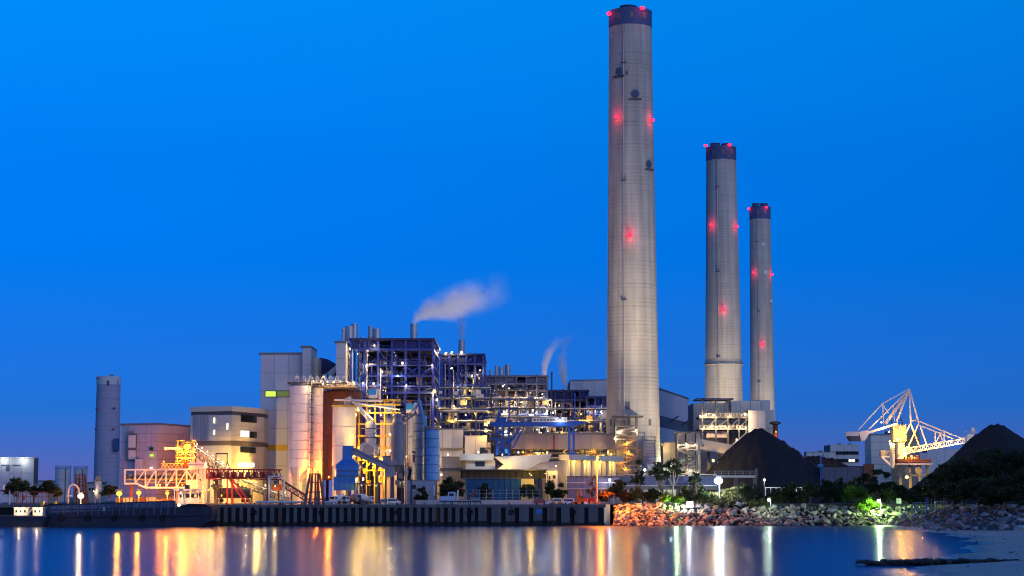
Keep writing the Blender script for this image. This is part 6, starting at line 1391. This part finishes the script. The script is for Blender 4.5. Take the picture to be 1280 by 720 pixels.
for a, b, p in ((1143, 1158, 628.5), (1158, 1170, 623), (1170, 1183, 617.6), (1183, 1196, 614), (1170, 1183, 627), (1183, 1196, 624), (1143, 1158, 636)): bar(T, 'rail', steel_lt if p > 626 else crane_b, P(a, p, 655), P(b, p, 655), .16)
for k in range(6): bar(T, 'bar', steel_lt, P(1160 + k * 4, 622, 655.2), P(1160 + k * 4, 639, 655.2), .07)
# pale gate frames under the trees by the coal pile
T = thing('bay_shelter', 'row of small pale lit bays under the trees at the foot of the coal pile', 'shelter', (X(990, 722), 722, G))
for k in range(10): bar(T, 'post', white_st, P(957 + 6.5 * k, 609, 722), P(957 + 6.5 * k, 620, 722), .2)
bar(T, 'rail', white_st, P(956, 609.5, 722), P(1017, 609.5, 722), .25); pbox(T, 'back_panel', conc_lt, 989, 996, 611, 619, 723, 723.3); pfix(T, 1009, 617.5, 721, col=COOL, power=500, r=.3); pfix(T, 993, 611, 721, col=WARM, power=300, r=.25)
T = thing('blue_roof_shed', 'low shed with a pale blue roof strip under the trees below the stacker', 'shed', (X(1123, 720), 720, G)); pbox(T, 'wall', steel_dk, 1110, 1136, 614.5, 632, 720, 726); pbox(T, 'roof', pb2, 1109, 1137, 612, 614.3, 719.4, 726.5)

# ================================================================== VEGETATION
def leaves(n, lobes, r_, size):
    vs_, fs = [], []
    tot = sum(l[1] ** 2 for l in lobes)
    for c, rad, fl in lobes:
        k = int(n * rad ** 2 / tot)
        # sub-clumps give an uneven outline with gaps
        cl = []
        for _ in range(max(5, int(rad * 7))):
            v = V((r_.gauss(0, 1), r_.gauss(0, 1), r_.gauss(0, 1))).normalized() * rad * (r_.random() ** .45); v.z *= fl; cl.append((V(c) + v, rad * r_.uniform(.22, .45)))
        for _ in range(k):
            cc, cr = r_.choice(cl); p = cc + V((r_.gauss(0, .55), r_.gauss(0, .55), r_.gauss(0, .42))) * cr
            s = size * r_.uniform(.6, 1.35); a = V((r_.gauss(0, 1), r_.gauss(0, 1), r_.gauss(0, .6))).normalized(); b = a.cross(V((r_.gauss(0, 1), r_.gauss(0, 1), r_.gauss(0, 1))))
            if b.length < .1: continue
            b.normalize(); i = len(vs_); vs_ += [p - a * s * .5, p + b * s * .3, p + a * s * .5, p - b * s * .3]; fs.append((i, i + 1, i + 2, i + 3))
    return vs_, fs
def limb_geo(vs_, fs, p, q, r0, r1, n=6):
    d = (q - p); s = d.cross(V((.31, .9, .17))).normalized(); t = d.cross(s).normalized(); k = len(vs_)
    for c, r in ((p, r0), (q, r1)):
        for i in range(n): a = 6.283 * i / n; vs_.append(c + (s * math.cos(a) + t * math.sin(a)) * r)
    fs.extend([(k + i, k + (i + 1) % n, k + n + (i + 1) % n, k + n + i) for i in range(n)])
def tree(label, px, pytop, d, wpx, seed, lm=leafD, bm_=bark, z0=G, name='tree', nleaf=2600, lsize=.62, flat=.75, bare=.35, nl=7, group='trees and bushes along the shore', cat=None, dep=None):
    nleaf = int(nleaf * 1.9); r_ = random.Random(seed); p = P(px, pytop, d); z1 = p.z; h = z1 - z0; wm_ = wpx * d / F / 2
    T = thing(name, label, cat or ('bush' if 'bush' in name else 'tree'), (p.x, d, z0), group=group)
    base = V((p.x, d, z0 - .4)); lobes = []; vs_, fs = [], []
    zc = z0 + h * bare; ch = z1 - zc
    for k in range(nl):
        a = 6.283 * k / nl + r_.uniform(-.4, .4); q = r_.uniform(.25, .72); rad = min(wm_, ch) * r_.uniform(.32, .5)
        zz = zc + ch * r_.uniform(.25, .75); lobes.append(((p.x + wm_ * q * math.cos(a), d + min(wm_, dep or 99) * q * math.sin(a), min(zz, z1 - rad * flat * .9)), rad, flat))
    rad = min(wm_, ch) * .42; lobes.append(((p.x + r_.uniform(-.2, .2) * wm_, d, z1 - rad * flat), rad, flat))
    tt = base.lerp(V((p.x, d, zc + ch * .35)), .55) + V((r_.uniform(-.3, .3), 0, 0)) * h * .1
    tr = max(.1, h * .022)
    limb_geo(vs_, fs, base, tt, tr * 1.5, tr)
    for c, rad, fl in lobes:
        c = V(c); m = tt.lerp(c, .5) + V((0, 0, -.06 * h)); limb_geo(vs_, fs, tt, m, tr * .8, tr * .5, 5); limb_geo(vs_, fs, m, c, tr * .5, tr * .15, 5)
        for _ in range(3):
            e = c + V((r_.gauss(0, .5), r_.gauss(0, .5), r_.gauss(0, .4))) * rad; limb_geo(vs_, fs, m.lerp(c, .6), e, tr * .25, tr * .06, 4)
    meshobj(T, 'trunk', bm_, vs_, fs, smooth=True)
    v, f = leaves(nleaf, lobes, r_, lsize); meshobj(T, 'crown', lm, v, f)
    return T
# trees at the left
tree('spreading dark tree in front of the white hall, leftmost', 22, 597, 712, 36, 1, leafD, nl=8, flat=.5, bare=.35)
tree('round dark tree right of the leftmost tree', 63, 601, 712, 24, 2, leafD, flat=.7)
tree('olive tree lit yellow next to the gooseneck pipe', 73, 610, 705, 14, 3, leafY, nleaf=1500)
tree('small dark tree right of the small white silo', 137, 606, 735, 22, 4, leafD, nleaf=1500, flat=.6)
tree('low dark tree behind the maroon post and rail frame', 44, 607, 720, 22, 5, leafD, nleaf=1500, flat=.6)
# quay trees
tree('round dark tree right of the low blue-grey building', 564, 596, 704, 34, 6, leafD, nleaf=3600, bare=.12)
tree('dark bush at the wall of the low blue-grey building', 528, 609, 700, 22, 7, leafD, nleaf=1600, bare=.05)
tree('dark round tree in front of the blue site office', 606, 604, 708, 20, 8, leafD, nleaf=1800, bare=.1)
tree('yellow-green tree before the lit end wall of the site office', 661, 605, 708, 30, 9, leafY, nleaf=2600, bare=.3, nl=8)
tree('dense green tree right of the yellow-green tree', 690, 601, 706, 26, 10, leafD, nleaf=2600, bare=.2)
tree('small dark tree beside the slim grey lamp post', 702, 604, 708, 18, 11, leafD, nleaf=1600, bare=.2)
# between quay and floodlight
tree('bare russet tree glowing orange beside the tall orange lamp', 741, 592, 690, 22, 12, leafR, nleaf=700, lsize=.4, bare=.2, nl=9)
tree('russet bush at the foot of the orange lamp', 756, 612, 690, 22, 13, leafR, nleaf=1500, bare=.02, name='bush')
tree('dark spiky tree right of the orange lamp', 770, 598, 700, 26, 14, leafD, nleaf=2200, bare=.15)
tree('tall thin tree in front of the chimney stair tower', 798, 574, 712, 26, 15, leafD, nleaf=1500, bare=.25, bm_=barkp, lsize=.5)
tree('pale-trunked tree with flat crown left of two', 826, 579, 708, 28, 16, leafD, nleaf=1500, bare=.42, bm_=barkp, flat=.5)
tree('pale-trunked tree with thin crown right of two', 841, 574, 712, 30, 17, leafD, nleaf=1100, bare=.55, bm_=barkp, flat=.4)
tree('dark round tree left of the dazzling floodlight', 871, 590, 716, 22, 18, leafD, nleaf=2200, bare=.1)
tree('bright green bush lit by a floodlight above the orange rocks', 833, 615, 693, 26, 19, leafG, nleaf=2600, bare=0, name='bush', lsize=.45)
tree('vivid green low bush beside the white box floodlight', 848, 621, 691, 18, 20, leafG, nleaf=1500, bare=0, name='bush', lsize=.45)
rv = random.Random(90)
shrubs = [(780, 611, 26, leafR), (795, 608, 28, leafY), (808, 612, 24, leafR), (818, 609, 26, leafD), (858, 605, 26, leafY), (876, 610, 24, leafD), (888, 614, 24, leafY), (905, 612, 28, leafY), (918, 606, 26, leafY), (930, 603, 28, leafD), (944, 606, 26, leafD), (900, 624, 20, leafY), (915, 626, 18, leafY), (940, 624, 22, leafY), (955, 622, 18, leafD), (970, 612, 30, leafD), (986, 611, 32, leafD), (1002, 612, 30, leafD)]
where = ['russet bush just right of the dark spiky tree', 'olive bush below the tall thin tree', 'russet bush below the chimney stair tower', 'dark bush left of the bright green bush', 'olive bush behind the white box floodlight', 'dark bush under the dark round tree', 'olive bush left of the dazzling floodlight', 'olive bush right under the dazzling floodlight', 'olive bush right of the dazzling floodlight', 'dark bush under the service bridge', 'dark bush at the right end of the service bridge', 'low olive clump on the rocks below the floodlight', 'low olive clump a little right of the floodlight', 'low olive clump left of the short shore lamp', 'low dark clump behind the short shore lamp', 'dark bush right of the short shore lamp', 'dark bush before the pale lit bays', 'dark bush right of the pale lit bays']
for i, (px, py, wd, lm) in enumerate(shrubs):
    low = py > 618
    tree(where[i], px, py, 690 if low else 700 + rv.uniform(-4, 8), wd, 200 + i, lm, nleaf=1100 if low else 2000, bare=0, name='bush', lsize=.45, z0=5.8 if low else G)
mids = [(1012, 602, 24, leafD), (1030, 599, 28, leafD), (1048, 598, 30, leafD), (1062, 600, 30, leafD), (1080, 590, 26, leafD), (1096, 586, 28, leafD), (1108, 590, 26, leafD), (1128, 604, 34, leafD), (1150, 606, 30, leafD), (1040, 608, 28, leafD), (1114, 610, 30, leafD), (985, 604, 34, leafD), (1143, 618, 30, leafD)]
mlab = ['dark tree at the right foot of the big coal pile', 'dark tree in front of the left end of the retaining wall', 'dark tree in front of the middle of the retaining wall', 'low dark tree in front of the right of the retaining wall', 'dark tree left of the stacker spout', 'dark tree directly below the stacker spout', 'dark tree right of the stacker spout', 'dark tree under the stacker base lamp', 'dark tree left of the blue racks', 'dark bush left of the green-lit bush', 'dark bush behind the short lamp post near the green bush', 'wide dark tree on the flank of the big coal pile', 'dark bush behind the left blue racks']
for i, (px, py, wd, lm) in enumerate(mids): tree(mlab[i], px, py, 712 + rv.uniform(-8, 10) if i < 9 else 700, wd, 300 + i, lm, nleaf=2600, bare=.06, name='tree' if 'tree' in mlab[i] else 'bush')
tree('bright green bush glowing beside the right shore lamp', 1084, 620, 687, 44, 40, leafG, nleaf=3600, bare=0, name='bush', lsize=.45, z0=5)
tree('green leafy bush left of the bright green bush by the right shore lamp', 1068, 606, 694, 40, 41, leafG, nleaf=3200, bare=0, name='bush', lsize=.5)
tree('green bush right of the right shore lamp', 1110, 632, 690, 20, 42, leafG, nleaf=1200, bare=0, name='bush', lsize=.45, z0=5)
big = [(1178, 582, 652, 44), (1200, 570, 650, 52), (1226, 560, 648, 58), (1252, 556, 645, 60), (1278, 560, 640, 60), (1190, 602, 625, 50), (1222, 596, 615, 58), (1256, 592, 605, 62), (1288, 588, 600, 60), (1168, 606, 660, 34), (1240, 610, 590, 46), (1275, 606, 580, 50)]
blab = ['dark tree at the left end of the big grove on the right', 'dark tree second from the left in the back row of the right grove', 'tall dark tree in the back row below the right coal pile crest', 'tallest dark tree of the right grove', 'dark tree in the back row at the right picture edge', 'dark tree front left of the right grove', 'dark tree front middle of the right grove', 'dark tree front right of the right grove', 'dark tree in the front row at the right picture edge', 'small dark tree just right of the blue racks', 'dark low bush above the right rocks', 'dark low bush above the right rocks at the picture edge']
for i, (px, py, d, wd) in enumerate(big): tree(blab[i], px, py, d, wd, 400 + i, leafD, nleaf=4200, bare=.06, nl=10, group='trees of the right-hand grove', name='tree' if 'tree' in blab[i] else 'bush')

# ================================================================== STEAM
def steam(label, path, dens, seed):
    """path: (px, py, halfwidth px, d)"""
    pts = [(P(a, b, d), w_ * d / F) for a, b, w_, d in path]; n = 14; vs_, fs = [], []
    # smooth the path
    sm = []
    for i in range(len(pts) - 1):
        for k in range(4):
            f = k / 4; sm.append((pts[i][0].lerp(pts[i + 1][0], f), pts[i][1] * (1 - f) + pts[i + 1][1] * f))
    sm.append(pts[-1]); c0 = sm[0][0]
    for i, (p, r) in enumerate(sm):
        a = sm[max(0, i - 1)][0]; b = sm[min(len(sm) - 1, i + 1)][0]; t = (b - a).normalized(); s = V((0, 1, 0)); q = s.cross(t).normalized()
        for j in range(n): an = 6.283 * j / n; vs_.append(p + (q * math.cos(an) + s * math.sin(an)) * r - c0)
    for i in range(len(sm) - 1):
        for j in range(n): fs.append((i * n + j, i * n + (j + 1) % n, (i + 1) * n + (j + 1) % n, (i + 1) * n + j))
    fs += [tuple(reversed(range(n))), tuple(range((len(sm) - 1) * n, len(sm) * n))]
    m = bpy.data.materials.new('steam_%d' % seed); m.use_nodes = True; t = m.node_tree; N = t.nodes; N.remove(N['Principled BSDF'])
    pv = N.new('ShaderNodeVolumePrincipled'); pv.inputs['Color'].default_value = (.95, .95, .97, 1); pv.inputs['Anisotropy'].default_value = 0
    at = N.new('ShaderNodeTexCoord'); no = N.new('ShaderNodeTexNoise'); no.inputs['Scale'].default_value = .07; no.inputs['Detail'].default_value = 3
    mp = N.new('ShaderNodeMapping'); mp.inputs['Location'].default_value = (seed * 7, 0, 0); t.links.new(at.outputs['Object'], mp.inputs[0]); t.links.new(mp.outputs[0], no.inputs['Vector'])
    # distance from the plume axis, by nearest axis segment
    def vm(op, a, b=None):
        k = N.new('ShaderNodeVectorMath'); k.operation = op
        for i, s in enumerate((a, b)):
            if s is None: continue
            if isinstance(s, (tuple, V)): k.inputs[i].default_value = tuple(s)
            else: t.links.new(s, k.inputs[i])
        return k
    def mm(op, a, b=0.0, c=None, clamp=False):
        k = N.new('ShaderNodeMath'); k.operation = op; k.use_clamp = clamp
        for i, s in enumerate((a, b, c)):
            if s is None: continue
            if isinstance(s, (int, float)): k.inputs[i].default_value = s
            else: t.links.new(s, k.inputs[i])
        return k.outputs[0]
    tot = None; w1 = pts[0][1]
    for i in range(len(pts) - 1):
        A = pts[i][0] - c0; Bv = pts[i + 1][0] - c0; ra, rb_ = pts[i][1], pts[i + 1][1]; ab = Bv - A
        pa = vm('SUBTRACT', at.outputs['Object'], A); dt = vm('DOT_PRODUCT', pa.outputs[0], ab / ab.length_squared)
        h_ = mm('ADD', dt.outputs['Value'], 0, clamp=True); sc_ = vm('SCALE', ab); t.links.new(h_, sc_.inputs['Scale'])
        df = vm('SUBTRACT', pa.outputs[0], sc_.outputs[0]); ln = vm('LENGTH', df.outputs[0]); rad = mm('MULTIPLY_ADD', h_, (rb_ - ra) * .9, ra * .9)
        q = mm('SUBTRACT', 1.0, mm('DIVIDE', ln.outputs['Value'], rad), clamp=True); fo = mm('MULTIPLY_ADD', h_, -1.0 / (len(pts) - 1), 1 - i / (len(pts) - 1))
        fo = mm('MULTIPLY', mm('POWER', q, 1.3), mm('MULTIPLY', mm('POWER', mm('MAXIMUM', fo, 0.0), 1.35), 1.1))
        e = mm('MULTIPLY', fo, mm('DIVIDE', 1.0, mm('ADD', rad, 1.2)))
        tot = e if tot is None else mm('MAXIMUM', tot, e)
    nn = mm('ADD', mm('MULTIPLY', mm('SUBTRACT', no.outputs['Fac'], .36), 3.2, clamp=False), 0, clamp=True)
    t.links.new(mm('MULTIPLY', mm('MULTIPLY', tot, nn), dens), pv.inputs['Density']); t.links.new(pv.outputs[0], N['Material Output'].inputs['Volume'])
    me = bpy.data.meshes.new('steam_plume'); me.from_pydata(vs_, [], fs); me.materials.append(m); o = bpy.data.objects.new('steam_plume', me); C.objects.link(o); fixn(o); o.location = c0
    o['label'] = label; o['category'] = 'steam'; o['group'] = 'steam plumes'
steam('wide white steam plume drifting right from the first boiler frame flue', [(517, 404, 4, 818), (524, 394, 10, 818), (540, 386, 19, 818), (564, 379, 29, 818), (592, 371, 31, 818), (614, 364, 30, 818), (640, 357, 26, 818)], 8.5, 1)
steam('narrow steam column rising from the second boiler frame flue', [(577.5, 427, 4, 888), (577, 412, 6, 888), (577, 400, 10, 888), (579, 388, 18, 888), (590, 376, 24, 888)], 5.5, 2)
steam('faint steam wisp curving up behind the faded violet frame, left of two', [(680, 472, 4, 985), (681, 455, 6, 985), (687, 438, 8, 985), (700, 424, 9, 985), (714, 418, 8, 985)], 9.0, 3)
steam('faint steam wisp from the low navy frame, right of two', [(708, 489, 3, 1025), (704, 468, 7, 1025), (702, 445, 9, 1025), (707, 428, 9, 1025), (716, 418, 8, 1025)], 11.0, 4)
print('lights', NL[0], 'objects', len(bpy.data.objects))
# shingle scattered over the upper beach
r_ = random.Random(55); vv, ff = [], []
for q in range(420):
    y = r_.uniform(250, 560); s_ = abs(r_.gauss(0, 14)) + 1.5; x = shore(y) + s_ + 1.6 * math.sin(y * .11) + .8 * math.sin(y * .31); z = s_ * .055 if s_ < 20 else 1.1 + (s_ - 20) * .08
    k = .03 + .2 * r_.random() ** 4; b0 = len(vv)
    for dx, dy, dz in ((1, 0, 0), (-.8, .3, 0), (0, 1, .1), (.1, -1, 0), (0, 0, .7), (0, 0, -.8)): vv.append(V((x, y, z)) + V((dx, dy, dz)) * k * r_.uniform(.8, 1.3))
    for f in ((0, 2, 4), (2, 1, 4), (1, 3, 4), (3, 0, 4), (2, 0, 5), (1, 2, 5), (3, 1, 5), (0, 3, 5)): ff.append(tuple(b0 + e for e in f))
o = meshobj(None, 'shingle', rock_d, vv, ff); o['kind'] = 'stuff'; o['label'] = 'dark pebbles scattered over the sand of the beach'; o['category'] = 'pebbles'
